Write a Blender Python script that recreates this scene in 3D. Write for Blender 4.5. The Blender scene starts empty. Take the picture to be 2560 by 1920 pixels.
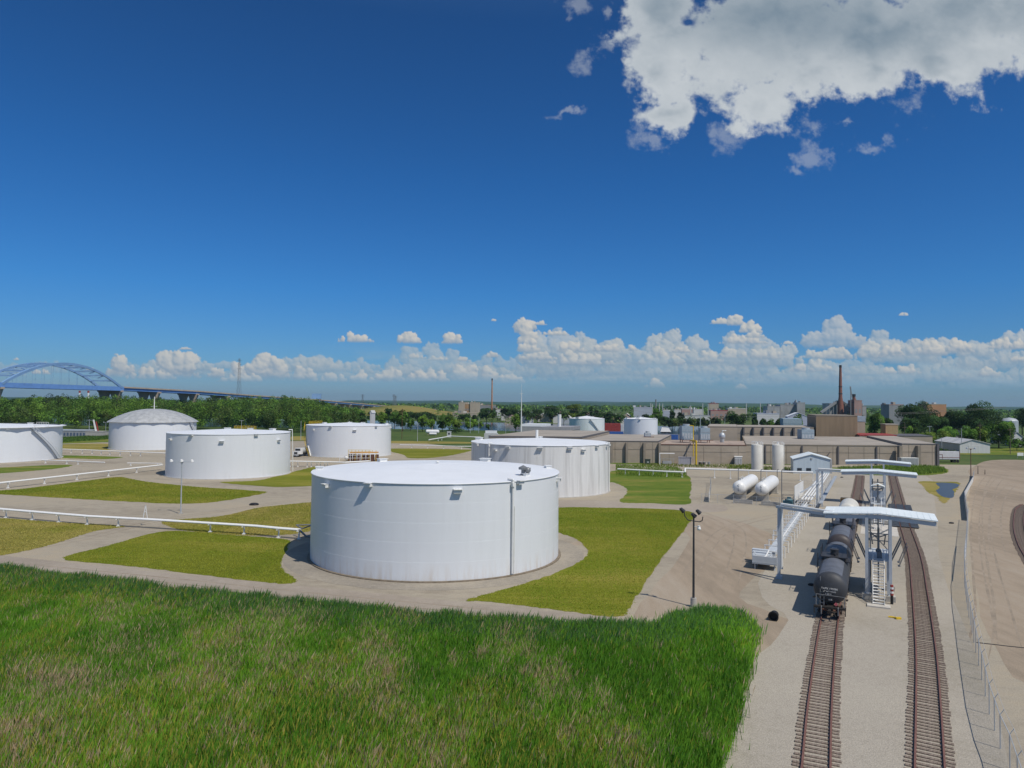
import bpy, math, random
import numpy as np
from mathutils import Matrix, Vector
random.seed(7); rng=np.random.default_rng(11)
S=bpy.context.scene; C=bpy.context.scene.collection
R=math.radians
# ---------------- camera ----------------
CH=21.0; F=1775.0; HY=1008.0; ROLL=0.010
pitch=math.atan((HY-960)/F)
U0=Vector((0,-math.sin(pitch),math.cos(pitch))); FW=Vector((0,math.cos(pitch),math.sin(pitch)))
RT=Vector((1,0,0))*math.cos(ROLL)+U0*math.sin(ROLL); UP=-Vector((1,0,0))*math.sin(ROLL)+U0*math.cos(ROLL)
CAM=Vector((0,0,CH))
cd=bpy.data.cameras.new('camera'); co=bpy.data.objects.new('camera',cd); C.objects.link(co)
m=Matrix((RT,UP,-FW)).transposed().to_4x4(); m.translation=CAM; co.matrix_world=m
cd.sensor_width=36; cd.lens=36*F/2560; cd.clip_start=0.5; cd.clip_end=60000
S.camera=co
S.view_settings.view_transform='Standard'; S.view_settings.look='None'
S.view_settings.exposure=0.17; S.view_settings.gamma=1
# ---------------- sun / sky ----------------
SUN=Vector((.46,-.50,1.0)).normalized()
sl=bpy.data.lights.new('sun','SUN'); sl.energy=3.3; sl.angle=R(0.53); sl.color=(1,.93,.82)
so=bpy.data.objects.new('sun',sl); C.objects.link(so); so.rotation_euler=SUN.to_track_quat('Z','Y').to_euler()
W=bpy.data.worlds.new('World'); S.world=W; W.use_nodes=True
WN=W.node_tree; 

VW={'A':(0,860,3.456),'B':(640,860,3.456),'C':(1160,900,3.687),'D':(1660,860,4.424),'E':(2060,860,4.424),
 'F':(1800,1100,3.456),'G':(1800,1440,2.9105),'H':(0,1250,1.728),'K':(1380,0,1.8746),'L':(200,760,1.728),
 'M':(1280,740,1.728),'N':(1660,1150,5.53),'O':(2020,1180,5.53),'P':(2000,1340,6.9125),'Q':(2260,1100,5.53),
 'R':(600,1230,6.637),'a':(0,890,6.9125),'b':(690,960,6.9125),'c':(1000,940,6.9125),'d':(1280,940,6.9125),
 'e':(1560,940,6.9125),'f':(1840,880,6.9125),'h':(2240,940,6.9125),'W':(0,0,0.86406),'s':(0,0,1.0)}
# photo measurements (in a numbered crop of the photo) -> true positions on the ground / at a distance
def px(v,X,Y):
    x0,y0,s=VW[v]; return x0+X/s, y0+Y/s
def ray(v,X,Y):
    x,y=px(v,X,Y); return (FW+RT*((x-1280)/F)+UP*(-(y-960)/F))
def gr(v,X,Y,z=0.0):
    d=ray(v,X,Y); t=(z-CH)/d.z; p=CAM+d*t; return Vector((p.x,p.y,z))
def at(v,X,Y,dep):
    d=ray(v,X,Y); return CAM+d*(dep/d.y)
def proj(p):
    q=Vector(p)-CAM; w=q.dot(FW); return 1280+F*q.dot(RT)/w, 960-F*q.dot(UP)/w
def zat(p,v,Y):
    """height above the ground point p whose picture row is Y"""
    y=px(v,0,Y)[1]; a=proj((p[0],p[1],0))[1]; b=proj((p[0],p[1],10))[1]
    return 10*(a-y)/(a-b)

# ---------------- world: Nishita sky + cumulus computed below as a direction map ----------------
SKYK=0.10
def vnoise(x,y,seed=0):
    """smooth value noise 0..1 (numpy arrays)"""
    xi=np.floor(x).astype(np.int64); yi=np.floor(y).astype(np.int64); fx=x-xi; fy=y-yi
    fx=fx*fx*fx*(fx*(fx*6-15)+10); fy=fy*fy*fy*(fy*(fy*6-15)+10)
    def h(a,b):
        n=(a*374761393+b*668265263+seed*1274126177)&0x7fffffff; n=((n^(n>>13))*1274126177)&0x7fffffff; return ((n^(n>>16))&0xffff)/65535.
    return (h(xi,yi)*(1-fx)+h(xi+1,yi)*fx)*(1-fy)+(h(xi,yi+1)*(1-fx)+h(xi+1,yi+1)*fx)*fy
def fbm(x,y,seed=0,o=4,g=.5):
    s=0;a=1.0;t=0
    for i in range(o):
        c,sn=math.cos(i*.7),math.sin(i*.7); X=(x*c-y*sn)*2.03**i+i*9.7; Y=(x*sn+y*c)*2.03**i+i*4.1
        s=s+a*vnoise(X,Y,seed+i*17); t+=a; a*=g
    return s/t
def sstep(a,b,x):
    t=np.clip((x-a)/(b-a),0,1); return t*t*(3-2*t)
def cloud_map():
    u0,u1,v0,v1=-1.0,1.0,-.01,.66; k=.00072
    nu=int((u1-u0)/k); nv=int((v1-v0)/k)
    rgb=np.zeros((nv,nu,3)); al=np.zeros((nv,nu))
    def uv(v,x,y):
        d=ray(v,x,y); return d.x/d.y,d.z/d.y
    rg=np.random.default_rng(5)
    LD=np.array([.50,.62,.60]); LD/=np.linalg.norm(LD)
    def cumulus(cu,cv,w,h,seed,hz=0.0,dens=1.0,flat=True):
        """one cumulus: stacked puffs as a height field, shaded by its normals; cv = base height"""
        rr=np.random.default_rng(seed); pad=.35*max(w,h)
        i0=max(0,int((cu-w/2-pad-u0)/k)); i1=min(nu,int((cu+w/2+pad-u0)/k)+1); j0=max(0,int((cv-pad-v0)/k)); j1=min(nv,int((cv+h*1.3+pad-v0)/k)+1)
        if i1-i0<4 or j1-j0<4: return
        U,V=np.meshgrid(u0+(np.arange(i0,i1)+.5)*k,v0+(np.arange(j0,j1)+.5)*k)
        q=h*.10
        wx=(fbm(U/h*7,V/h*7,seed,3)-.5)*q*1.6; wy=(fbm(U/h*7+9,V/h*7+5,seed+3,3)-.5)*q*1.6
        fx=(fbm(U/h*26,V/h*26,seed+5,3)-.5)*q*.9; fy=(fbm(U/h*26+3,V/h*26+8,seed+6,3)-.5)*q*.9
        Uw=U+wx+fx; Vw=V+wy+fy
        H=np.full(U.shape,-9.)
        P=[]; nb=max(3,int(w/h*3.2))
        for i in range(nb):
            t=(i+.5)/nb*2-1+rr.uniform(-.12,.12); top=h*(1-abs(t)**2.2)*rr.uniform(.5,1.05); r=max(h*.13,min(top*.5,h*.30))*rr.uniform(.8,1.15)
            y=r*.6
            while y<top:
                P.append((cu+t*w/2+rr.uniform(-.3,.3)*r,cv+y,r*rr.uniform(.75,1.1),rr.uniform(-.4,.4)*r)); y+=r*.8
        Q=list(P)
        for (a,b_,r,z) in P:
            for _ in range(7):
                th=rr.uniform(-.5,3.64); s_=r*rr.uniform(.28,.5); Q.append((a+math.cos(th)*r*.8,b_+math.sin(th)*r*.8,s_,z+rr.uniform(0,.6)*r))
        for (a,b_,r,z) in Q:
            d2=((Uw-a)**2+(Vw-b_)**2)/r**2; m_=d2<1; H[m_]=np.maximum(H[m_],z+r*np.sqrt(1-d2[m_]))
        cov=np.clip((H+9)/.5,0,1); Hc=np.where(H>-8,H,0); 
        # soften
        def blur(A,n):
            for _ in range(n):
                A=(A+np.roll(A,1,0)+np.roll(A,-1,0)+np.roll(A,1,1)+np.roll(A,-1,1))/5
            return A
        Hs=blur(Hc,5)+.009*h*fbm(U/h*60,V/h*60,seed+9,2)
        gy,gx=np.gradient(Hs,k); nl=1/np.sqrt(1+gx**2+gy**2); lam=np.clip((-gx*LD[0]-gy*LD[1]+LD[2])*nl,0,1)
        lam=.25+.75*lam
        rel=np.clip((V-cv)/h,0,1.2); lam=lam*(.42+.58*sstep(-.05,.62,rel+.25*(fbm(U/h*5,V/h*5,seed+2,3)-.5)))
        A=blur(cov,2)
        edge=fbm(U/h*18,V/h*22,seed+7,5,.6)
        A=A*sstep(.15,.75,A+.5*(edge-.45))
        if flat: A=A*sstep(-.10,.16,(V-cv)/h+.22*(edge-.5))
        A=A*dens
        lit=np.array([.60,.565,.51]); shd=np.array([.20,.275,.37]); hzc=np.array([.14,.29,.42])
        col=shd+(lit-shd)*blur(lam,1)[...,None]**1.1; col=col*(1-hz)+hzc*hz
        B=rgb[j0:j1,i0:i1]; a_=al[j0:j1,i0:i1]; 
        na=A+a_*(1-A); B[:]=np.where(na[...,None]>1e-4,(col*A[...,None]+B*(a_*(1-A))[...,None])/np.maximum(na,1e-4)[...,None],B); a_[:]=na
    # hazy far rows first, then the nearer, larger clouds (positions read from the photograph)
    def row(n,vb,vj,wlo,whi,asp,hz,dens,seed,lo=-1.0,hi=1.0):
        rr=np.random.default_rng(seed)
        for i in range(n):
            w=rr.uniform(wlo,whi); cumulus(rr.uniform(lo,hi),vb+rr.uniform(-vj,vj),w,w*rr.uniform(*asp),seed*100+i,hz,dens*rr.uniform(.75,1))
    row(90,.029,.004,.03,.09,(.16,.28),.62,.75,1,-.42,1.0)
    row(26,.033,.004,.03,.07,(.16,.28),.62,.6,2,-1.0,-.42)
    row(46,.038,.006,.05,.16,(.16,.30),.50,.85,3,-.12,1.0)
    row(26,.040,.004,.035,.08,(.22,.36),.45,.85,4,-.5,-.05)
    row(20,.056,.008,.06,.17,(.22,.36),.34,.9,6,.02,1.0)
    row(8,.078,.006,.05,.10,(.26,.42),.25,.9,7,.45,1.0)
    named=[('L',175,318,130,135),('L',420,322,190,130),('L',300,328,250,75),('L',590,318,80,70),('L',690,322,90,90),('L',815,325,200,120),('L',965,330,110,85),('L',1080,338,170,55),
      ('L',700,338,220,50),('L',1225,345,130,70),('L',1340,340,160,80),('L',1500,340,220,75),('L',1710,335,260,95),('L',1860,345,140,55),
      ('L',1192,166,170,58),('L',1418,170,118,62),('L',1606,172,92,62),('L',1915,130,62,120),('L',1925,175,75,100),('L',1940,210,95,80),('L',1990,92,60,26),('L',2055,137,130,34),('L',1975,245,190,50),('L',1450,238,100,30),('L',1540,246,110,26),('L',1780,232,50,44),('L',1650,248,70,26),('L',1787,75,26,18),('L',455,198,70,16),
      ('M',262,245,130,78),('M',405,243,120,66),('M',520,238,44,36),('M',730,246,90,38),('M',640,300,240,85),('M',300,300,320,72),('M',850,290,150,75),('M',935,275,100,65),
      ('M',900,122,95,34),('M',965,128,90,66),('M',1030,160,110,60),('M',1000,208,220,52),('M',1050,182,90,50),('M',1090,275,240,65),('M',1390,275,210,70),('M',1300,270,90,55),('M',1545,270,150,90),('M',1640,262,110,80),
      ('M',1800,255,170,80),('M',1930,245,130,78),('M',2110,232,140,62),('M',2200,230,120,60),('M',1190,210,70,20),('M',1690,86,64,18),('M',2190,285,90,34),('M',620,400,110,55),('M',990,405,70,32),('M',1300,330,220,60),('M',1680,340,210,60),('M',2060,350,110,55),
      ('a',285,75,120,60),('a',700,320,420,110),('a',1290,200,180,70),('a',1560,260,260,70),('a',0,260,80,60)]
    for i,(v,x,y,w,h) in enumerate(named):
        s_=VW[v][2]; a,b_=uv(v,x,y); cumulus(a,b_,w/s_/F,h/s_/F*(.74 if h<100 else .88),900+i,.10 if b_>.07 else .2)
    # ---- thin low veil tying the rows together ----
    U,V=np.meshgrid(u0+(np.arange(nu)+.5)*k,v0+(np.arange(nv)+.5)*k); sel=slice(0,int((.12-v0)/k)); U=U[sel];V=V[sel]
    A=sstep(.46,.72,fbm(U*16,V*75,61,6,.55))*sstep(.012,.028,V)*sstep(.088,.05,V)*.5*sstep(-.45,-.1,U); B=rgb[sel]; a_=al[sel]; na=A+a_*(1-A)
    B[:]=np.where(na[...,None]>1e-4,(np.array([.24,.36,.46])*A[...,None]+B*(a_*(1-A))[...,None])/np.maximum(na,1e-4)[...,None],B); a_[:]=na
    # ---- the large ragged cloud overhead right ----
    U,V=np.meshgrid(u0+(np.arange(nu)+.5)*k,v0+(np.arange(nv)+.5)*k); sel=slice(int((.27-v0)/k),nv); U=U[sel];V=V[sel]
    wu=U+(fbm(U*14,V*14,71,6,.6)-.5)*.055; wv=V+(fbm(U*14+7,V*14+3,72,6,.6)-.5)*.055
    def ells(L,uu,vv,cap=.8):
        acc=np.full(uu.shape,-3.)
        for (x,y,rx,ry) in L:
            a,b_=uv('K',x,y); d=np.sqrt(((uu-a)/(rx/1.8746/F))**2+((vv-b_)/(ry/1.8746/F))**2); acc=np.maximum(acc,1-d)
        return np.minimum(acc,cap)
    big=[(480,60,190,230),(560,230,290,230),(480,300,200,150),(560,520,170,95),(900,250,480,300),(960,480,230,140),(1500,150,700,310),(1240,320,250,160),(2050,100,800,260),(1500,360,200,130),(2300,40,700,280),(1800,280,260,120),(2500,0,600,330),(1700,-200,1300,300)]
    wisp=[(830,620,100,90),(450,650,100,60),(1700,480,100,120),(1190,690,85,80),(1240,590,90,60),(1470,670,110,30),(125,280,75,60),(215,275,60,60),(90,30,70,70),(1110,775,50,25),(2110,310,110,80),(1410,585,50,20),(60,535,90,18),(210,20,30,80)]
    d1=ells(big,wu,wv); n1=fbm(U*22,V*26,81,9,.55); n2=fbm(U*75,V*80,82,6,.62); 
    A=sstep(-.15,.75,d1*1.8+(n1-.5)*1.9+(n2-.5)*1.2+.10)
    d2=ells(wisp,wu,wv); A2=.34*sstep(.0,1.3,d2*1.2+(n1-.5)*2.3+(n2-.5)*2.3)
    a,b_=uv('K',640,105); hole=np.exp(-(((U-a)/.012)**2+((V-b_)/.007)**2)); A=A*(1-.95*sstep(.35,.8,hole+(n2-.5)*.6))
    thick=sstep(.25,1.25,d1*1.3+(n1-.5)*.9)
    gx_=np.gradient(n1,k,axis=1); gy_=np.gradient(n1,k,axis=0); em=np.clip(.5-(gx_*.4+gy_*.8)*.010,0,1)
    a,b_=uv('K',1180,90); core=np.exp(-(((U-a)/.20)**2+((V-b_)/.055)**2)); a,b_=uv('K',1750,0); core=np.maximum(core,.55*np.exp(-(((U-a)/.22)**2+((V-b_)/.05)**2)))
    br=.95-.60*core-.30*thick*(1-sstep(.38,.60,fbm(U*9,V*14,91,6,.5)))+.05*(em-.5)+.22*(fbm(U*30,V*36,95,7,.5)-.5)
    white=np.array([.49,.525,.555]); grey=np.array([.12,.185,.25]); col=grey+(white-grey)*np.clip(br,0,1.1)[...,None]**1.35
    At=np.maximum(A,A2); B=rgb[sel]; a_=al[sel]; na=At+a_*(1-At)
    B[:]=np.where(na[...,None]>1e-4,(col*At[...,None]+B*(a_*(1-At))[...,None])/np.maximum(na,1e-4)[...,None],B); a_[:]=na
    al*=np.clip((V0:=(v0+(np.arange(nv)+.5)*k)-.018)/.02,0,1)[:,None]
    im=bpy.data.images.new('cloud_map',nu,nv,alpha=True,float_buffer=True); im.colorspace_settings.name='Non-Color'; im.alpha_mode='CHANNEL_PACKED'
    buf=np.zeros((nv,nu,4),np.float32); buf[...,:3]=rgb; buf[...,3]=al; im.pixels.foreach_set(buf.ravel()); im.update()
    return im,(u0,u1,v0,v1)
def build_world():
    nt=WN; nt.nodes.clear(); N=nt.nodes; Lk=nt.links.new
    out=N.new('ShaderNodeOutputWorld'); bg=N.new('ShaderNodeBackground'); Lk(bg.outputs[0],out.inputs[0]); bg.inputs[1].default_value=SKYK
    sky=N.new('ShaderNodeTexSky'); sky.sky_type='NISHITA'; sky.sun_disc=False
    sky.sun_elevation=math.asin(SUN.z); sky.sun_rotation=math.atan2(SUN.x,SUN.y)
    sky.altitude=200; sky.air_density=1.0; sky.dust_density=0.3; sky.ozone_density=3.0
    def M(op,a,b=None,c=None):
        n=N.new('ShaderNodeMath'); n.operation=op
        for i,x in enumerate((a,b,c)):
            if x is None: continue
            if isinstance(x,(int,float)): n.inputs[i].default_value=x
            else: Lk(x,n.inputs[i])
        return n.outputs[0]
    im,(u0,u1,v0,v1)=cloud_map()
    tc=N.new('ShaderNodeTexCoord'); sp=N.new('ShaderNodeSeparateXYZ'); Lk(tc.outputs['Generated'],sp.inputs[0])
    y=M('MAXIMUM',sp.outputs[1],0.05); u=M('DIVIDE',sp.outputs[0],y); v=M('DIVIDE',sp.outputs[2],y)
    cb=N.new('ShaderNodeCombineXYZ'); Lk(M('DIVIDE',M('SUBTRACT',u,u0),u1-u0),cb.inputs[0]); Lk(M('DIVIDE',M('SUBTRACT',v,v0),v1-v0),cb.inputs[1])
    ti=N.new('ShaderNodeTexImage'); ti.image=im; ti.extension='CLIP'; ti.interpolation='Linear'; Lk(cb.outputs[0],ti.inputs[0])
    # the photograph's deep blue: tint by elevation; unseen upper sky brightened as added fill
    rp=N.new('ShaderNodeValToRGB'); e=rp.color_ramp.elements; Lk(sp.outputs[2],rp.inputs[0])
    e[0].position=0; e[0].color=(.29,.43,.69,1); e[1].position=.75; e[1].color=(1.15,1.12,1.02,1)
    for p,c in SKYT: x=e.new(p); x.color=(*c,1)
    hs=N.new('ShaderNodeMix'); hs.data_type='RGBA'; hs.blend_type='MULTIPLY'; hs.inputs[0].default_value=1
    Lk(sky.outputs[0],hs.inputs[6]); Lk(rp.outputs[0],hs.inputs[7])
    sc=N.new('ShaderNodeVectorMath'); sc.operation='SCALE'; sc.inputs['Scale'].default_value=1/SKYK; Lk(ti.outputs[0],sc.inputs[0])
    mx=N.new('ShaderNodeMix'); mx.data_type='RGBA'; Lk(M('MULTIPLY',ti.outputs[1],M('GREATER_THAN',sp.outputs[1],.06)),mx.inputs[0])
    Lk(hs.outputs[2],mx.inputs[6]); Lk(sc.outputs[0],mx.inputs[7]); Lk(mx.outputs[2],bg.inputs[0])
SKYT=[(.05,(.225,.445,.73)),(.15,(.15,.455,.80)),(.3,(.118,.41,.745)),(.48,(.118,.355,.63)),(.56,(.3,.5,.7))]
build_world()

# ---------------- mesh helpers ----------------
class MB:
    def __init__(s): s.v=[]; s.f=[]; s.mi=[]; s.k=0
    def add(s,vs,fs):
        o=len(s.v); s.v+= [tuple(p) for p in vs]
        for f in fs: s.f.append(tuple(i+o for i in f)); s.mi.append(s.k)
        return s
    def box(s,c,sz,rz=0.0):
        cx,cy,cz=c; x,y,z=sz[0]/2,sz[1]/2,sz[2]/2; ca,sa=math.cos(rz),math.sin(rz)
        vs=[(cx+a*x*ca-b*y*sa, cy+a*x*sa+b*y*ca, cz+d*z) for d in(-1,1) for a,b in((-1,-1),(1,-1),(1,1),(-1,1))]
        return s.add(vs,[(0,3,2,1),(4,5,6,7),(0,1,5,4),(1,2,6,5),(2,3,7,6),(3,0,4,7)])
    def bar(s,a,b,w,h=None,up=(0,0,1)):
        a=Vector(a);b=Vector(b);h=h or w; d=(b-a).normalized(); u=Vector(up)
        if abs(d.dot(u))>.98: u=Vector((1,0,0))
        r=d.cross(u).normalized(); u=r.cross(d)
        vs=[p+r*(i*w/2)+u*(j*h/2) for p in(a,b) for i,j in((-1,-1),(1,-1),(1,1),(-1,1))]
        return s.add(vs,[(0,1,2,3),(7,6,5,4),(0,4,5,1),(1,5,6,2),(2,6,7,3),(3,7,4,0)])
    def cyl(s,a,b,r0,r1=None,n=12,cap=True):
        a=Vector(a);b=Vector(b);r1=r0 if r1 is None else r1; d=(b-a).normalized(); u=Vector((0,0,1))
        if abs(d.dot(u))>.98: u=Vector((1,0,0))
        x=d.cross(u).normalized(); y=d.cross(x)
        vs=[a+(x*math.cos(t)+y*math.sin(t))*r0 for t in [2*math.pi*i/n for i in range(n)]]+[b+(x*math.cos(t)+y*math.sin(t))*r1 for t in [2*math.pi*i/n for i in range(n)]]
        fs=[(i,n+i,n+(i+1)%n,(i+1)%n) for i in range(n)]
        if cap: fs+=[tuple(range(n)),tuple(range(2*n-1,n-1,-1))]
        return s.add(vs,fs)
    def tube(s,pts,r,n=8):
        pts=[Vector(p) for p in pts]
        for a,b in zip(pts,pts[1:]): s.cyl(a,b,r,n=n)
        for p in pts[1:-1]: s.ball(p,r*1.0,8,5)
        return s
    def lathe(s,c,prof,n=32,axis=(0,0,1),ref=None):
        c=Vector(c); d=Vector(axis).normalized(); u=Vector(ref) if ref else (Vector((1,0,0)) if abs(d.x)<.9 else Vector((0,1,0)))
        x=(u-d*u.dot(d)).normalized(); y=d.cross(x); vs=[];fs=[];m_=len(prof)
        for (r,h) in prof:
            for i in range(n):
                t=2*math.pi*i/n; vs.append(c+d*h+(x*math.cos(t)+y*math.sin(t))*max(r,1e-4))
        for j in range(m_-1):
            for i in range(n):
                k=(i+1)%n; fs.append((j*n+i,j*n+k,(j+1)*n+k,(j+1)*n+i))
        return s.add(vs,fs)
    def ball(s,c,r,n=12,m_=8,sc=(1,1,1)):
        prof=[(r*math.sin(math.pi*j/m_),-r*math.cos(math.pi*j/m_)) for j in range(m_+1)]
        o=len(s.v); s.lathe(c,prof,n)
        c=Vector(c); s.v[o:]=[(c.x+(p[0]-c.x)*sc[0],c.y+(p[1]-c.y)*sc[1],c.z+(p[2]-c.z)*sc[2]) for p in s.v[o:]]
        return s
    def prism(s,poly,z0,z1):
        n=len(poly); a=sum(poly[i][0]*poly[(i+1)%n][1]-poly[(i+1)%n][0]*poly[i][1] for i in range(n))
        if a<0: poly=poly[::-1]
        vs=[(p[0],p[1],z0) for p in poly]+[(p[0],p[1],z1) for p in poly]
        return s.add(vs,[tuple(range(n-1,-1,-1)),tuple(range(n,2*n))]+[(i,(i+1)%n,n+(i+1)%n,n+i) for i in range(n)])
    def quad(s,*p): return s.add(p,[tuple(range(len(p)))])
    def build(s,name,mat,parent=None,smooth=False,props=None):
        me=bpy.data.meshes.new(name)
        vs=s.v
        if parent is not None and parent.get('_m') is not None:
            inv=PM[parent.name]; vs=[tuple(inv@Vector(p)) for p in vs]
        me.from_pydata(vs,[],s.f)
        for mm in (mat if isinstance(mat,(list,tuple)) else [mat]): me.materials.append(mm)
        if isinstance(mat,(list,tuple)): me.polygons.foreach_set('material_index',s.mi)
        if smooth:
            me.polygons.foreach_set('use_smooth',[True]*len(me.polygons))
            try: me.set_sharp_from_angle(angle=R(35))
            except Exception: pass
        me.update(); o=bpy.data.objects.new(name,me); C.objects.link(o)
        if parent is not None: o.parent=parent
        if parent is not None: PM[o.name]=PM.get(parent.name,Matrix()); o['_m']=1
        if props: tag(o,**props)
        return o
PM={}
def tag(o,label=None,cat=None,group=None,kind=None):
    if label: o['label']=label
    if cat: o['category']=cat
    if group: o['group']=group
    if kind: o['kind']=kind
    return o
def thing(name,loc,label,cat,group=None,rz=0.0):
    """Empty at a thing's base; meshes built under it are given in world coordinates"""
    o=bpy.data.objects.new(name,None); C.objects.link(o); o.location=loc; o.rotation_euler=(0,0,rz); o.empty_display_size=.3
    PM[o.name]=(Matrix.Translation(Vector(loc))@Matrix.Rotation(rz,4,'Z')).inverted(); o['_m']=1
    return tag(o,label,cat,group)
def dup(root,loc,rz=0.0,label=None,group=None,scale=None):
    r=root.copy(); C.objects.link(r); r.location=loc; r.rotation_euler=(0,0,rz)
    if scale: r.scale=scale
    if label: r['label']=label
    if group: r['group']=group
    for ch in list(root.children):
        c=ch.copy(); C.objects.link(c); c.parent=r
        for g in ch.children:
            d=g.copy(); C.objects.link(d); d.parent=c
    return r

# ---------------- materials ----------------
def mat(name,col,rough=.6,var=.12,scale=3.0,metal=0.0,bump=0.0,bscale=30.0,col2=None,spec=.4,coord='Object',stretch=None,detail=6):
    m=bpy.data.materials.new(name); m.use_nodes=True; nt=m.node_tree; b=nt.nodes['Principled BSDF']
    b.inputs['Roughness'].default_value=rough; b.inputs['Metallic'].default_value=metal; b.inputs['Specular IOR Level'].default_value=spec
    tc=nt.nodes.new('ShaderNodeTexCoord'); mp=nt.nodes.new('ShaderNodeMapping'); nt.links.new(tc.outputs[coord],mp.inputs[0])
    if stretch: mp.inputs['Scale'].default_value=stretch
    n=nt.nodes.new('ShaderNodeTexNoise'); n.inputs['Scale'].default_value=scale; n.inputs['Detail'].default_value=detail; n.inputs['Roughness'].default_value=.6
    nt.links.new(mp.outputs[0],n.inputs[0])
    rp=nt.nodes.new('ShaderNodeValToRGB'); c2=col2 or tuple(c*(1-2*var) for c in col)
    rp.color_ramp.elements[0].position=.32; rp.color_ramp.elements[1].position=.62
    rp.color_ramp.elements[0].color=(*c2,1); rp.color_ramp.elements[1].color=(*col,1)
    nt.links.new(n.outputs[0],rp.inputs[0]); nt.links.new(rp.outputs[0],b.inputs['Base Color'])
    if bump:
        n2=nt.nodes.new('ShaderNodeTexNoise'); n2.inputs['Scale'].default_value=bscale; n2.inputs['Detail'].default_value=4
        nt.links.new(tc.outputs[coord],n2.inputs[0])
        bp=nt.nodes.new('ShaderNodeBump'); bp.inputs['Strength'].default_value=bump; bp.inputs['Distance'].default_value=.05
        nt.links.new(n2.outputs[0],bp.inputs['Height']); nt.links.new(bp.outputs[0],b.inputs['Normal'])
    return m
def ground_mat(name,cols,s1=.08,s2=1.2,bump=.5,bs=14,rough=.95,fine=.25,stretch=(1,1,1)):
    """three-colour patchy ground with fine grain"""
    m=bpy.data.materials.new(name); m.use_nodes=True; nt=m.node_tree; L=nt.links.new; b=nt.nodes['Principled BSDF']
    b.inputs['Roughness'].default_value=rough; b.inputs['Specular IOR Level'].default_value=.1
    g=nt.nodes.new('ShaderNodeNewGeometry'); mp=nt.nodes.new('ShaderNodeMapping'); L(g.outputs['Position'],mp.inputs[0]); mp.inputs['Scale'].default_value=stretch
    def nz(s,d,src=mp.outputs[0]):
        n=nt.nodes.new('ShaderNodeTexNoise'); n.inputs['Scale'].default_value=s; n.inputs['Detail'].default_value=d; n.inputs['Roughness'].default_value=.62; L(src,n.inputs[0]); return n.outputs[0]
    a=nz(s1,8); bb=nz(s2,6); c=nz(bs,5,g.outputs['Position'])
    r=nt.nodes.new('ShaderNodeValToRGB'); e=r.color_ramp.elements; e[0].position=.36; e[1].position=.64; e[0].color=(*cols[0],1); e[1].color=(*cols[2],1)
    x=e.new(.5); x.color=(*cols[1],1)
    ad=nt.nodes.new('ShaderNodeMath'); ad.operation='MULTIPLY_ADD'; L(bb,ad.inputs[0]); ad.inputs[1].default_value=.45
    sb=nt.nodes.new('ShaderNodeMath'); sb.operation='MULTIPLY_ADD'; L(a,sb.inputs[0]); sb.inputs[1].default_value=.9; sb.inputs[2].default_value=-.175
    L(sb.outputs[0],ad.inputs[2]); L(ad.outputs[0],r.inputs[0])
    mr=nt.nodes.new('ShaderNodeMapRange'); mr.inputs[1].default_value=.25; mr.inputs[2].default_value=.75; mr.inputs[3].default_value=1-fine; mr.inputs[4].default_value=1+fine; L(c,mr.inputs[0])
    mx=nt.nodes.new('ShaderNodeVectorMath'); mx.operation='SCALE'; L(r.outputs[0],mx.inputs[0]); L(mr.outputs[0],mx.inputs['Scale'])
    L(mx.outputs[0],b.inputs['Base Color'])
    bp=nt.nodes.new('ShaderNodeBump'); bp.inputs['Strength'].default_value=bump; bp.inputs['Distance'].default_value=.06; L(c,bp.inputs['Height']); L(bp.outputs[0],b.inputs['Normal'])
    return m
def attr_mat(name,rough=.75,trans=.25,spec=.2):
    m=bpy.data.materials.new(name); m.use_nodes=True; nt=m.node_tree; L=nt.links.new; b=nt.nodes['Principled BSDF']
    b.inputs['Roughness'].default_value=rough; b.inputs['Specular IOR Level'].default_value=spec
    a=nt.nodes.new('ShaderNodeAttribute'); a.attribute_name='tint'; L(a.outputs['Color'],b.inputs['Base Color'])
    if trans:
        t=nt.nodes.new('ShaderNodeBsdfTranslucent'); L(a.outputs['Color'],t.inputs[0]); mx=nt.nodes.new('ShaderNodeMixShader'); mx.inputs[0].default_value=trans
        L(b.outputs[0],mx.inputs[1]); L(t.outputs[0],mx.inputs[2]); L(mx.outputs[0],nt.nodes['Material Output'].inputs[0])
    return m
def np_mesh(name,verts,nper,cols,material,parent=None):
    """verts (N*nper,3): N separate nper-gons; cols (N,3) per face colour"""
    me=bpy.data.meshes.new(name); nv=len(verts); nf=nv//nper
    if parent is not None:
        inv=np.array(PM[parent.name]); verts=verts@inv[:3,:3].T+inv[:3,3]
    me.vertices.add(nv); me.vertices.foreach_set('co',verts.astype(np.float32).ravel())
    me.loops.add(nv); me.loops.foreach_set('vertex_index',np.arange(nv,dtype=np.int32))
    me.polygons.add(nf); me.polygons.foreach_set('loop_start',np.arange(0,nv,nper,dtype=np.int32))
    me.update(calc_edges=True)
    at_=me.attributes.new('tint','FLOAT_COLOR','FACE'); cc=np.ones((nf,4),np.float32); cc[:,:3]=cols; at_.data.foreach_set('color',cc.ravel())
    me.materials.append(material); o=bpy.data.objects.new(name,me); C.objects.link(o)
    if parent is not None: o.parent=parent
    return o
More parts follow.
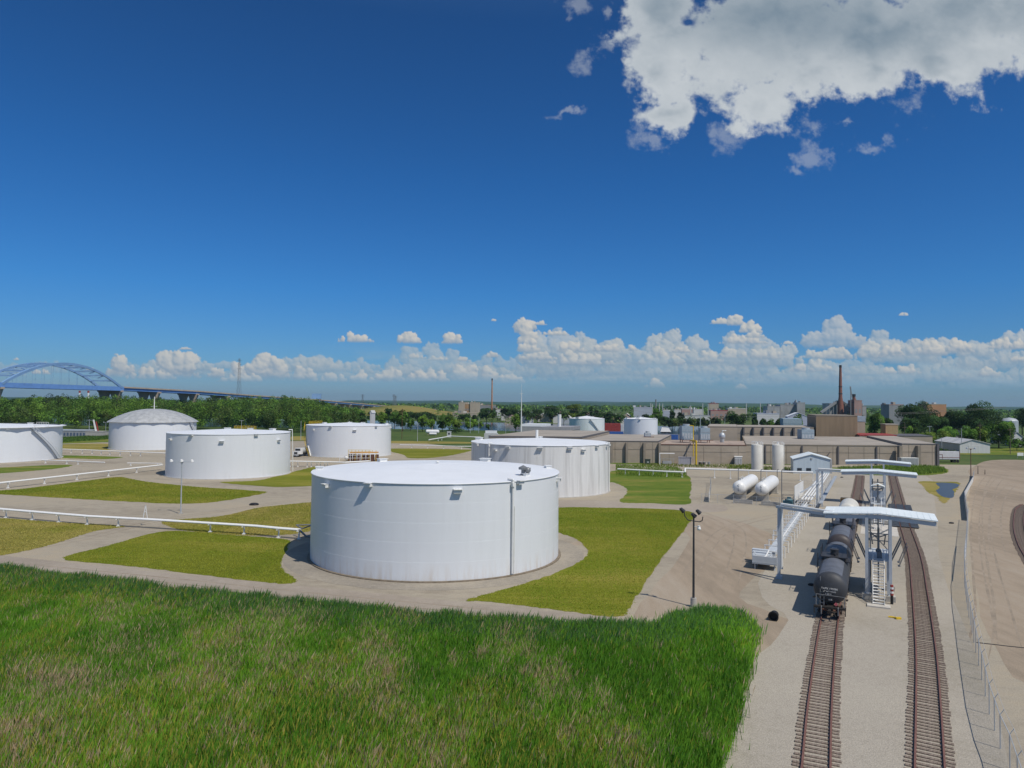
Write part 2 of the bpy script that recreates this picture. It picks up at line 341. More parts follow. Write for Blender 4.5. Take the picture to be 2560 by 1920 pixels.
# ---------------- shared materials ----------------
M_WHITE=mat('white_tank_paint',(.74,.76,.78),.45,.03,.25,bump=.03,bscale=3,stretch=(1,1,.12))
M_WROOF=mat('white_roof_paint',(.78,.80,.82),.45,.03,.3,stretch=(1,1,1))
M_WPIPE=mat('white_pipe_paint',(.78,.78,.76),.4,.05,2)
M_GALV=mat('galvanised_steel',(.52,.55,.57),.45,.1,2,metal=.3)
M_DGALV=mat('weathered_steel',(.22,.23,.24),.5,.15,2,metal=.3)
M_DARK=mat('dark_paint',(.045,.045,.05),.5,.2,3)
M_BLACK=mat('black_rubber',(.02,.02,.022),.6,.2,3)
M_CONC=mat('concrete',(.46,.44,.40),.85,.12,1.5,bump=.15)
M_YEL=mat('yellow_paint',(.70,.48,.03),.5,.1,3)
M_ORG=mat('orange_paint',(.65,.30,.05),.5,.15,3)
M_RUST=mat('rusty_steel',(.16,.075,.05),.8,.2,4,bump=.2)
M_WOOD=mat('weathered_timber',(.25,.20,.155),.9,.25,6,bump=.3)
M_POLE=mat('old_wood_pole',(.20,.16,.12),.9,.2,4)
M_TAN=mat('tan_wall',(.37,.315,.25),.85,.08,.2,stretch=(1,1,3))
M_TANR=mat('flat_gravel_roof',(.37,.33,.28),.9,.12,.1)
M_TANP=mat('tan_pilaster',(.26,.225,.18),.85,.08,.5)
M_DTRIM=mat('dark_roof_trim',(.12,.115,.12),.6,.1,1)
M_GLASS=mat('dark_glass',(.03,.04,.05),.15,.1,1)
M_RED=mat('red_container_paint',(.33,.05,.04),.6,.15,1)
M_BLUE=mat('blue_paint',(.04,.12,.38),.5,.1,1)
M_PBLUE=mat('pale_blue_steel',(.30,.38,.44),.5,.1,1)
M_BRICK=mat('red_brick',(.27,.11,.085),.85,.15,.6)
M_BRN=mat('brown_metal_cladding',(.25,.185,.12),.8,.1,.6,stretch=(1,1,.1))
M_GREY=mat('grey_cladding',(.32,.33,.34),.7,.1,.5)
M_LGREY=mat('light_cladding',(.56,.57,.57),.6,.08,.5,stretch=(4,4,.1))
M_BRIDGE=mat('bridge_blue_paint',(.17,.34,.70),.5,.08,.2)
M_BRID2=mat('bridge_pale_steel',(.22,.38,.62),.5,.08,.2)
M_PIER=mat('bridge_concrete',(.50,.41,.32),.9,.12,.1)

# ---------------- ground and its surfaces ----------------
def smooth_poly(pts,sub=4,jit=0.0,seed=1,closed=True):
    """Catmull-Rom through the points, with a small irregular jitter"""
    rr=random.Random(seed); n=len(pts); out=[]
    for i in range(n if closed else n-1):
        p0=pts[(i-1)%n] if closed or i>0 else pts[i]; p1=pts[i]; p2=pts[(i+1)%n]; p3=pts[(i+2)%n] if closed or i+2<n else pts[(i+1)%n]
        for k in range(sub):
            t=k/sub; q=[]
            for c in (0,1):
                q.append(.5*((2*p1[c])+(-p0[c]+p2[c])*t+(2*p0[c]-5*p1[c]+4*p2[c]-p3[c])*t*t+(-p0[c]+3*p1[c]-3*p2[c]+p3[c])*t**3))
            out.append((q[0]+rr.uniform(-jit,jit),q[1]+rr.uniform(-jit,jit)))
    if not closed: out.append(tuple(pts[-1][:2]))
    return out
def sheet(name,pts,z,m,kind='structure',sub=4,jit=0.0,seed=1,label=None,cat=None):
    from mathutils.geometry import tessellate_polygon
    P=smooth_poly([(p[0],p[1]) for p in pts],sub,jit,seed) if sub>1 else [(p[0],p[1]) for p in pts]
    tr=tessellate_polygon([[Vector((x,y,0)) for x,y in P]])
    b=MB(); b.v=[(x,y,z) for x,y in P]
    for t in tr:
        a,c_,d=[Vector((*P[i],0)) for i in t]
        t=t if (c_-a).cross(d-a).z>0 else t[::-1]
        b.f.append(tuple(t)); b.mi.append(0)
    return b.build(name,m,None,props=dict(kind=kind,label=label,cat=cat))
G_EARTH=ground_mat('far_grassland',[(.045,.075,.022),(.07,.11,.03),(.11,.13,.045)],s1=.004,s2=.05,bs=1.0)
G_GRAV=ground_mat('pale_gravel',[(.27,.235,.185),(.345,.305,.24),(.37,.315,.235)],s1=.04,s2=.7,bs=9,fine=.24,stretch=(.6,1,1))
G_BALL=ground_mat('railway_ballast',[(.32,.29,.235),(.37,.335,.28),(.39,.355,.295)],s1=.06,s2=1.5,bs=11,bump=.8,fine=.30)
G_SAND=ground_mat('pink_dirt',[(.25,.205,.155),(.325,.265,.20),(.36,.305,.24)],s1=.06,s2=.8,bs=8,fine=.16,stretch=(1,.16,1))
G_ROAD=ground_mat('packed_dirt_road',[(.29,.25,.205),(.33,.285,.235),(.37,.325,.27)],s1=.06,s2=1.0,bs=10,fine=.16)
G_LAWN=ground_mat('mown_lawn',[(.115,.135,.012),(.155,.17,.016),(.235,.21,.04)],s1=.05,s2=.7,bs=5,fine=.34,stretch=(.35,1.8,1))
G_LAWN2=ground_mat('rough_green_lawn',[(.075,.125,.016),(.12,.165,.022),(.22,.19,.05)],s1=.07,s2=.8,bs=6,fine=.3,stretch=(.5,1.4,1))
G_DRY=ground_mat('dry_lawn',[(.16,.15,.025),(.25,.215,.055),(.31,.24,.09)],s1=.08,s2=.9,bs=6,fine=.25,stretch=(.4,1.6,1))
G_MARSH=ground_mat('marsh_soil',[(.035,.06,.012),(.05,.08,.016),(.08,.075,.035)],s1=.1,s2=.8,bs=5,fine=.3)
G_TANKGRAV=ground_mat('grey_tank_gravel',[(.24,.215,.18),(.29,.26,.215),(.35,.31,.25)],s1=.08,s2=1.5,bs=10,bump=.6,fine=.25)  # greyish gravel of the tank pads, its own colour

b=MB(); Rg=14000
b.quad((-Rg,-300,0),(Rg,-300,0),(Rg,Rg,0),(-Rg,Rg,0)); b.build('ground',G_EARTH,props=dict(kind='structure'))
# gravel yard: the whole terminal
yard=[(-420,30),(300,30),(300,262),(150,262),(95,252),(20,262),(-20,330),(-60,385),(-110,375),(-200,345),(-330,335),(-520,320)]
sheet('gravel_yard',yard,.012,G_GRAV,sub=1)

def gp(v,*pts,z=0.0): return [gr(v,x,y,z) for x,y in pts]
TK={}
def solve_tank(xl,xr,xm,yb,yr):
    """circle on the ground from its left and right edge columns and its front foot"""
    al=math.atan((xl-1280)/F); ar=math.atan((xr-1280)/F); be=(ar-al)/2; ax=(al+ar)/2
    g=gr('s',xm,yb); d=math.hypot(g.x,g.y); c=d/(1-math.sin(be)); r=c*math.sin(be)
    ctr=Vector((c*math.sin(ax),c*math.cos(ax),0)); fr=ctr*((c-r)/c)
    return ctr,r,zat(fr,'s',yr)
# lawns (shapes read from the photograph)
LZ=.03
lawns=[
 ('W',[(137,1207),(230,1180),(358,1148),(480,1155),(614,1165),(622,1180),(608,1212),(612,1232),(640,1256),(590,1260),(420,1240),(270,1222)],G_LAWN,LZ,.12),
 ('A',[(-700,1262),(0,1266),(430,1222),(760,1180),(1020,1150),(1150,1170),(1300,1195),(1700,1235),(2212,1270),(2280,1290),(1900,1360),(1560,1380),(1100,1362),(600,1335),(0,1300),(-700,1278)],G_LAWN,LZ,.2),
 ('A',[(-500,1505),(0,1507),(300,1528),(620,1548),(900,1562),(1080,1578),(860,1610),(740,1640),(560,1700),(300,1770),(0,1830),(-500,1900)],G_DRY,LZ,.15),
 ('A',[(1420,1530),(1900,1490),(2212,1420),(2420,1395),(2680,1370),(2760,1372),(2770,1500),(2700,1600),(2560,1640),(2300,1655),(2000,1650),(1700,1625),(1500,1590)],G_DRY,LZ,.15),
 ('A',[(1900,1195),(2212,1180),(2400,1140),(2650,1075),(2720,1060),(2800,1075),(2800,1200),(2500,1235),(2212,1226)],G_LAWN,LZ,.15),
 ('A',[(-300,1070),(0,1068),(300,1052),(560,1044),(625,1050),(500,1075),(250,1100),(0,1118),(-300,1135)],G_LAWN2,LZ,.2),
 ('A',[(430,962),(700,965),(950,972),(1060,980),(900,995),(640,990),(430,980)],G_LAWN2,LZ,.2),
 ('A',[(440,875),(700,862),(960,865),(960,915),(700,912),(440,900)],G_DRY,LZ,.2),
 ('A',[(440,838),(960,818),(960,845),(440,862)],G_LAWN2,LZ,.2),
 ('W',[(1010,1296),(1130,1262),(1230,1225),(1270,1195),(1245,1165),(1190,1140),(1190,1100),(1300,1097),(1488,1105),(1480,1140),(1420,1220),(1365,1305),(1335,1332),(1200,1318),(1060,1300)],G_LAWN,LZ,.12),
 ('C',[(1300,1060),(1400,1020),(1700,1015),(2040,1060),(2095,1140),(2080,1250),(2065,1330),(1700,1320),(1440,1310),(1500,1230),(1490,1180),(1380,1130),(1300,1125)],G_LAWN2,LZ,.15),
 ('C',[(1320,930),(1600,930),(1950,955),(1800,965),(1320,955)],G_LAWN2,LZ,.1),
 ('B',[(1170,905),(1500,905),(1800,912),(1870,918),(1700,960),(1500,985),(1320,985),(1280,960),(1170,930)],G_LAWN,LZ,.2),
 ('B',[(1175,838),(1500,842),(1860,848),(1860,860),(1175,858)],G_DRY,LZ,.2),
 ('B',[(310,800),(440,800),(440,830),(310,830)],G_DRY,LZ,.2),
 ('E',[(0,1365),(300,1370),(800,1355),(1000,1350),(1300,1365),(1380,1410),(1250,1445),(950,1455),(500,1450),(0,1400)],G_LAWN2,LZ,.2),
 ('E',[(1230,1205),(1700,1150),(1840,1150),(2500,1155),(2800,1160),(2800,1195),(2300,1225),(1900,1225),(1500,1222)],G_LAWN2,LZ,.2),
 ('E',[(1060,1520),(1300,1525),(1500,1535),(1450,1640),(1400,1700),(1340,1760),(1290,1745),(1250,1690),(1150,1640),(1100,1580)],G_DRY,LZ,.2),
]
for i,(v,pp,mm,z,j) in enumerate(lawns):
    sheet('lawn',gp(v,*pp),z,mm,sub=14,jit=j*1.5,seed=i)
# grass round the outside to the left/back of the yard
sheet('pond',gp('E',(1240,1540),(1350,1535),(1490,1552),(1470,1590),(1420,1610),(1440,1640),(1420,1700),(1330,1695),(1270,1660),(1240,1620),(1280,1590)),.045,
      mat('pond_water',(.07,.08,.085),.35,.1,1,spec=.6),sub=4,jit=.1)
# tank ring aprons
T1=solve_tank(783.4,1398,1088,1456,1210); 
for nm,pp in [('apron',(783.4,1398,1088,1456,1210))]:
    pass
dirt=[('road','W',[(1215,1180),(1500,1110),(1700,1170),(1640,1240),(1600,1290),(1700,1340),(1760,1400),(1640,1430),(1560,1330),(1440,1330),(1365,1330),(1420,1260),(1480,1150)],G_SAND,.016),
 ('dirt_road','Q',[(900,420),(1200,280),(1900,300),(2400,500),(2400,3400),(1700,3400),(1150,2700),(960,1800),(910,1400),(900,900),(860,800),(960,560)],G_SAND,.018)]
for nm,v,pp,mm,z in dirt: sheet(nm,gp(v,*pp),z,mm,sub=4,jit=.3)
# railway ballast field
sheet('ballast',gp('W',(1700,1120),(1760,1020),(1990,1020),(2030,1200),(2120,1440),(2180,1700),(2200,1900),(1500,1900),(1570,1640),(1640,1420),(1700,1340),(1640,1260)),.022,G_BALL,sub=4,jit=.3)
# service road along the marsh, in front of the tanks
sheet('service_road',gp('W',(-200,1195),(0,1200),(300,1232),(640,1265),(900,1290),(1160,1318),(1330,1338),(1340,1420),(900,1330),(600,1300),(0,1240),(-200,1230)),.02,G_ROAD,sub=3,jit=.1)
sheet('access_road',gp('C',(870,1295),(1300,1300),(1700,1330),(2212,1325),(2400,1340),(2400,1395),(2000,1400),(1500,1375),(870,1352)),.024,G_ROAD,sub=3,jit=.1)

# ---------------- marsh reeds ----------------
mz=0.0
marsh_edge=[gr('W',x,y,.45) for x,y in [(-500,1190),(-150,1214),(0,1228),(200,1250),(420,1278),(620,1298),(900,1324),(1100,1340),(1200,1346),(1330,1350),(1420,1350),(1455,1325),(1500,1318),(1560,1318),(1600,1330),(1632,1350)]]+\
   [gr('W',x,y,0) for x,y in [(1628,1400),(1615,1440),(1600,1500),(1585,1570),(1560,1640),(1520,1760),(1480,1900)]]
marsh=[(p.x,p.y) for p in marsh_edge]+[(0,26),(-40,26),(-95,70)]
sheet('marsh_ground',marsh,.034,G_MARSH,sub=1)
def inside(px_,py_,poly):
    c=np.zeros(len(px_),bool); n=len(poly)
    for i in range(n):
        x1,y1=poly[i]; x2,y2=poly[(i+1)%n]
        k=((y1>py_)!=(y2>py_)); xx=(x2-x1)*(py_-y1)/((y2-y1)+1e-12)+x1; c^=k&(px_<xx)
    return c
def reeds(n,name,label,region,hmin,hmax,wd,pal,dens=None,kind='stuff',seed=0):
    rg=np.random.default_rng(seed+5)
    P=np.array(region); x0,y0=P.min(0); x1,y1=P.max(0)
    X=rg.uniform(x0,x1,n*3); Y=rg.uniform(y0,y1,n*3); k=inside(X,Y,region)&(np.abs(X/Y)<.80)&(Y>36)
    X=X[k][:n]; Y=Y[k][:n]; n=len(X)
    X=X+rg.normal(0,.35,n); Y=Y+rg.normal(0,.35,n); ht=fbm(X*.35,Y*.3,3); h=(hmin+(hmax-hmin)*ht)*rg.uniform(.55,1.15,n)
    a=rg.uniform(0,6.283,n); lean=rg.normal(0,.15,(n,2))*h[:,None]+np.array([[.06,.02]])*h[:,None]
    w=wd*rg.uniform(.6,1.4,n)*(1+Y/160)
    dx=np.cos(a)*w/2; dy=np.sin(a)*w/2
    V=np.zeros((n,4,3)); V[:,0]=np.c_[X-dx,Y-dy,np.zeros(n)]; V[:,1]=np.c_[X+dx,Y+dy,np.zeros(n)]
    mx=X+lean[:,0]*.35; my=Y+lean[:,1]*.35
    V[:,2]=np.c_[mx+dx*.8,my+dy*.8,h*.6]; V[:,3]=np.c_[X+lean[:,0],Y+lean[:,1],h]
    # colour patches: fresh green, yellow-green, dry straw / pinkish old reed
    f1=fbm(X*.09,Y*.05,21); f2=fbm(X*.3,Y*.13,33,5); f3=rg.uniform(0,1,n); f4=fbm(X*.055,Y*.05,55)
    g=np.array(pal[0]); g2=np.array(pal[1]); yl=np.array(pal[2]); dr=np.array(pal[3])
    t=np.clip((f2-.35)*3,0,1)[:,None]; col=g*(1-t)+g2*t
    ky=((f1>.50)&(f3<.30))|(f3<.035); col[ky]=yl
    f5=fbm(X*1.1,Y*.5,91,3); dry=np.clip((f2*.5+f4*.30+f5*.40-.62)*5,0,1)*.42+.03
    for (cx,cy,rx,ry,wt) in [(150,1735,150,70,.85),(60,1860,140,90,.75),(300,1640,120,60,.42),(430,1570,160,50,.25),(680,1560,150,45,.6),(950,1690,60,100,.7),(880,1740,50,60,.5),(1000,1760,60,70,.3),(580,1860,70,50,.45),(1060,1890,70,60,.5),(260,1545,110,50,.2)]:
        q=gr('s',cx,cy); q1=gr('s',cx+rx,cy); q2=gr('s',cx,cy-ry); dd=((X-q.x-(Y-q.y)*q.x/q.y)/(q1.x-q.x))**2+((Y-q.y)/(q2.y-q.y))**2; dry=np.maximum(dry,wt*np.exp(-dd)*np.clip(.35+1.3*(f5-.2),0,1))
    me_=[(p.x,p.y) for p in marsh_edge[:12]]; ex=np.array([p[0] for p in me_]); ey=np.array([p[1] for p in me_]); ed=np.interp(X,ex,ey)-Y; fr=(ed<7)&(rg.uniform(0,1,n)<.75-ed*.07); col[fr]=np.array([.10,.22,.07])
    cr=gr('s',1800,1560); gd=np.exp(-(((X-cr.x)/13)**2+((Y-cr.y)/9)**2)); col*=(1+.55*gd[:,None]*np.array([[1.1,.9,.6]])); dry*=1-.8*gd; dry[fr]*=.4; kd=rg.uniform(0,1,n)<dry; col[kd]=dr*(.75+.5*rg.uniform(0,1,(kd.sum(),1)))
    col*=rg.uniform(.78,1.22,(n,1))
    o=np_mesh(name,V.reshape(-1,3),4,col,M_LEAF); tag(o,label,'reeds' if 'reed' in name else 'grass',None,kind); return o
M_LEAF=attr_mat('foliage',.65,.42,.12)
reeds(460000,'marsh_reeds','tall green marsh reeds with dry straw patches filling the near ground',marsh,.75,1.5,.038,
   [(.125,.30,.028),(.23,.45,.04),(.42,.42,.07),(.54,.42,.26)],seed=1)

def short_grass(label,poly,n,h,w,cols,seed):
    rg=np.random.default_rng(seed); P=np.array([(p[0],p[1]) for p in poly]); x0,y0=P.min(0); x1,y1=P.max(0); X=rg.uniform(x0,x1,n*3); Y=rg.uniform(y0,y1,n*3); k=inside(X,Y,[tuple(q) for q in P]); X=X[k][:n]+rg.normal(0,.12,min(n,k.sum())); Y=Y[k][:n]+rg.normal(0,.12,min(n,k.sum())); n=len(X)
    c=TANKC[0]; kk=(X-c.x)**2+(Y-c.y)**2>(TANKC[1]+3.5)**2; X=X[kk];Y=Y[kk];n=len(X)
    H=h*rg.uniform(.4,1.2,n); a=rg.uniform(0,6.28,n); dx=np.cos(a)*w/2; dy=np.sin(a)*w/2; ln=rg.normal(0,.5,(n,2))*H[:,None]; V=np.zeros((n,3,3)); z=.03
    V[:,0]=np.c_[X-dx,Y-dy,np.full(n,z)]; V[:,1]=np.c_[X+dx,Y+dy,np.full(n,z)]; V[:,2]=np.c_[X+ln[:,0],Y+ln[:,1],H+z]
    t=np.clip(fbm(X*.25,Y*.12,seed)*2.2-.6,0,1)[:,None]; col=(np.array(cols[0])*(1-t)+np.array(cols[1])*t)*rg.uniform(.75,1.25,(n,1))
    o=np_mesh('lawn_grass',V.reshape(-1,3),3,col,M_LEAF); tag(o,label,'grass',None,'stuff')
TANKC=(T1[0],T1[1])
def spoly(i): return smooth_poly([(p.x,p.y) for p in gp(lawns[i][0],*lawns[i][1])],4)
short_grass('short mown grass on the lawn left of the nearest tank',spoly(0),45000,.10,.08,[(.24,.32,.03),(.36,.38,.05)],1)
short_grass('short mown grass on the lawn right of the nearest tank',spoly(9),80000,.10,.08,[(.23,.33,.03),(.36,.38,.05)],2)
short_grass('short mown grass on the lawn in front of the lamp post tank',spoly(1),50000,.12,.13,[(.24,.31,.03),(.38,.37,.06)],3)
short_grass('dry mown grass on the lawn at the left edge',spoly(2),30000,.12,.11,[(.34,.35,.06),(.48,.42,.12)],4)
short_grass('dry mown grass on the lawn behind the twin pipeline',spoly(3),40000,.12,.11,[(.34,.35,.06),(.48,.42,.12)],5)
# tyre ruts worn into the dirt
G_RUT=ground_mat('worn_rut_dirt',[(.245,.205,.16),(.29,.24,.185),(.34,.285,.225)],s1=.3,s2=1.5,bs=10,fine=.2)
def ruts(name,pts,w,gap,z,seed):
    rr=random.Random(seed); C0=smooth_poly([(p.x,p.y) for p in pts],8,0,1,False)
    for s in (-1,1):
        L=[];Rr=[]
        for i,(x,y) in enumerate(C0):
            a=C0[max(0,i-1)]; b_=C0[min(len(C0)-1,i+1)]; d=Vector((b_[0]-a[0],b_[1]-a[1])).normalized(); n=Vector((-d.y,d.x)); ww=w*(.35+.65*rr.random())*min(1,i/6,(len(C0)-1-i)/6)+.02; q=Vector((x,y))+n*s*gap/2
            L.append((q+n*ww/2)[:]); Rr.append((q-n*ww/2)[:])
        b=MB()
        for i in range(len(L)-1): b.quad((*Rr[i],z),(*Rr[i+1],z),(*L[i+1],z),(*L[i],z))
        b.build(name,G_RUT,props=dict(kind='structure'))
ruts('tyre_ruts',[gr('Q',x,y) for x,y in [(1000,3000),(1120,2400),(1060,1800),(1010,1300),(1020,900),(1090,620),(1200,480)]],.35,1.7,.021,1)
ruts('tyre_ruts',[gr('Q',x,y) for x,y in [(1500,3000),(1330,2300),(1180,1700),(1120,1250),(1150,850),(1300,560),(1560,420)]],.3,1.7,.0215,2)
ruts('tyre_ruts',[gr('Q',x,y) for x,y in [(1300,1600),(1260,1300),(1270,1000),(1360,760),(1500,600)]],.4,1.8,.0212,3)
ruts('tyre_ruts',[gr('N',x,y) for x,y in [(300,1700),(500,1350),(800,1000),(1150,860),(1500,780),(1750,740)]],.3,1.8,.0218,4)
ruts('tyre_ruts',[gr('N',x,y) for x,y in [(900,1750),(1000,1400),(1050,1150),(1000,950),(700,800),(300,680),(-100,650)]],.35,1.8,.0217,5)
ruts('tyre_ruts',[gr('W',x,y) for x,y in [(-50,1213),(300,1247),(640,1283),(900,1308),(1160,1333)]],.3,1.7,.0245,6)
ruts('tyre_ruts',[gr('W',x,y) for x,y in [(40,1190),(200,1160),(340,1125),(520,1098),(640,1080)]],.3,1.7,.0245,7)
# ---------------- storage tanks ----------------
def tank_paint(name,col,streak,scol,seam=2.3,seed=0,zfade=0.0):
    """white paint with weather streaks that run down the shell and faint plate seams"""
    m=bpy.data.materials.new(name); m.use_nodes=True; nt=m.node_tree; L=nt.links.new; b=nt.nodes['Principled BSDF']
    b.inputs['Roughness'].default_value=.42; b.inputs['Specular IOR Level'].default_value=.35
    tc=nt.nodes.new('ShaderNodeTexCoord')
    def nz(st,sc,d,rough=.6):
        mp=nt.nodes.new('ShaderNodeMapping'); mp.inputs['Scale'].default_value=st; mp.inputs['Location'].default_value=(seed*3.1,seed*1.7,0); L(tc.outputs['Object'],mp.inputs[0])
        n=nt.nodes.new('ShaderNodeTexNoise'); n.inputs['Scale'].default_value=sc; n.inputs['Detail'].default_value=d; n.inputs['Roughness'].default_value=rough; L(mp.outputs[0],n.inputs[0]); return n.outputs[0]
    def mr(x,a,b_,c,d):
        n=nt.nodes.new('ShaderNodeMapRange'); n.inputs[1].default_value=a;n.inputs[2].default_value=b_;n.inputs[3].default_value=c;n.inputs[4].default_value=d; L(x,n.inputs[0]); return n.outputs[0]
    def mix(f,a,b_):
        n=nt.nodes.new('ShaderNodeMix'); n.data_type='RGBA'
        L(f,n.inputs[0]) if not isinstance(f,float) else setattr(n.inputs[0],'default_value',f)
        for i,x in((6,a),(7,b_)):
            if isinstance(x,tuple): n.inputs[i].default_value=(*x,1)
            else: L(x,n.inputs[i])
        return n.outputs[2]
    c=mix(mr(nz((1,1,.06),1.1,6),.45,.75,0,streak),col,scol)
    c=mix(mr(nz((1,1,.5),.18,5),.4,.7,0,.35),c,tuple(x*.93 for x in col))
    # plate seams: thin darker lines every course, and staggered uprights
    sp=nt.nodes.new('ShaderNodeSeparateXYZ'); L(tc.outputs['Object'],sp.inputs[0])
    def M(op,a,b_=None):
        n=nt.nodes.new('ShaderNodeMath'); n.operation=op
        for i,x in enumerate((a,b_)):
            if x is None: continue
            if isinstance(x,(int,float)): n.inputs[i].default_value=x
            else: L(x,n.inputs[i])
        return n.outputs[0]
    fr=M('FRACT',M('DIVIDE',sp.outputs[2],seam)); ln=M('LESS_THAN',fr,.035)
    c=mix(M('MULTIPLY',ln,.07),c,tuple(x*.6 for x in col))
    if zfade:
        zz=mr(sp.outputs[2],2.4,.2,0,1); rs=mr(nz((1,1,.12),1.6,5),.46,.66,0,zfade); c=mix(M('MULTIPLY',zz,rs),c,(.55,.46,.36))
    L(c,b.inputs['Base Color'])
    bp=nt.nodes.new('ShaderNodeBump'); bp.inputs['Strength'].default_value=.12; bp.inputs['Distance'].default_value=.08; L(nz((1,1,.8),.5,3),bp.inputs['Height']); L(bp.outputs[0],b.inputs['Normal'])
    return m
PT1=tank_paint('tank_paint_clean',(.72,.745,.77),.22,(.56,.57,.58),2.35,1,.5)
PT2=tank_paint('tank_paint_pale',(.72,.74,.76),.25,(.58,.60,.62),1.15,2,.1)
PT4=tank_paint('tank_paint_streaked',(.70,.70,.69),.75,(.36,.35,.34),2.4,4,.1)
PT5=tank_paint('tank_paint_old',(.72,.75,.78),.2,(.6,.62,.64),1.5,5,.1)
PT7=tank_paint('tank_paint_stained',(.68,.74,.74),.4,(.5,.54,.53),2.4,7,.1)
M_DOME=mat('aluminium_dome',(.50,.51,.51),.55,.14,.6,metal=.25)
def pad(T,k,name='tank_pad',z=.026,m=None):
    c,r,h=T; rr=random.Random(int(r*10)); pts=[(c.x+math.cos(t)*(r+k)*(1+rr.uniform(-.006,.006)),c.y+math.sin(t)*(r+k)*(1+rr.uniform(-.006,.006))) for t in [2*math.pi*i/48 for i in range(48)]]
    sheet(name,pts,z,m or G_TANKGRAV,sub=2)
def theta(T,pxx,front=True,z=10.):
    c,r,h=T; base=math.atan2(-c.y,-c.x) # angle of the direction to the camera
    best=None
    for i in range(181):
        d=-90+i; t=(base if front else base+math.pi)+R(d); p=(c.x+r*math.cos(t),c.y+r*math.sin(t),h)
        e=abs(proj(p)[0]-pxx)
        if best is None or e<best[0]: best=(e,t)
    return best[1]
def spiral(root,T,t0,t1,m,z0=0,z1=None,w=.8,rail=M_WPIPE):
    c,r,h=T; z1=z1 or h; n=44; b=MB(); rl=MB()
    pin=[];pout=[]
    for i in range(n+1):
        f=i/n; t=t0+(t1-t0)*f; z=z0+(z1-z0)*f; ci,si=math.cos(t),math.sin(t)
        pin.append((c.x+(r+.12)*ci,c.y+(r+.12)*si,z)); pout.append((c.x+(r+w)*ci,c.y+(r+w)*si,z))
    for i in range(n):
        b.bar(pin[i],pout[i],.24,.05); b.bar(pout[i],pout[i+1],.06,.22); b.bar(pin[i],pin[i+1],.06,.22)
        up=Vector((0,0,1.05)); rl.bar(Vector(pout[i])+up,Vector(pout[i+1])+up,.06); 
        if i%3==0: rl.bar(pout[i],Vector(pout[i])+up,.05); 
    s=b.build('stair',m,root); rl.build('handrail',rail,s)
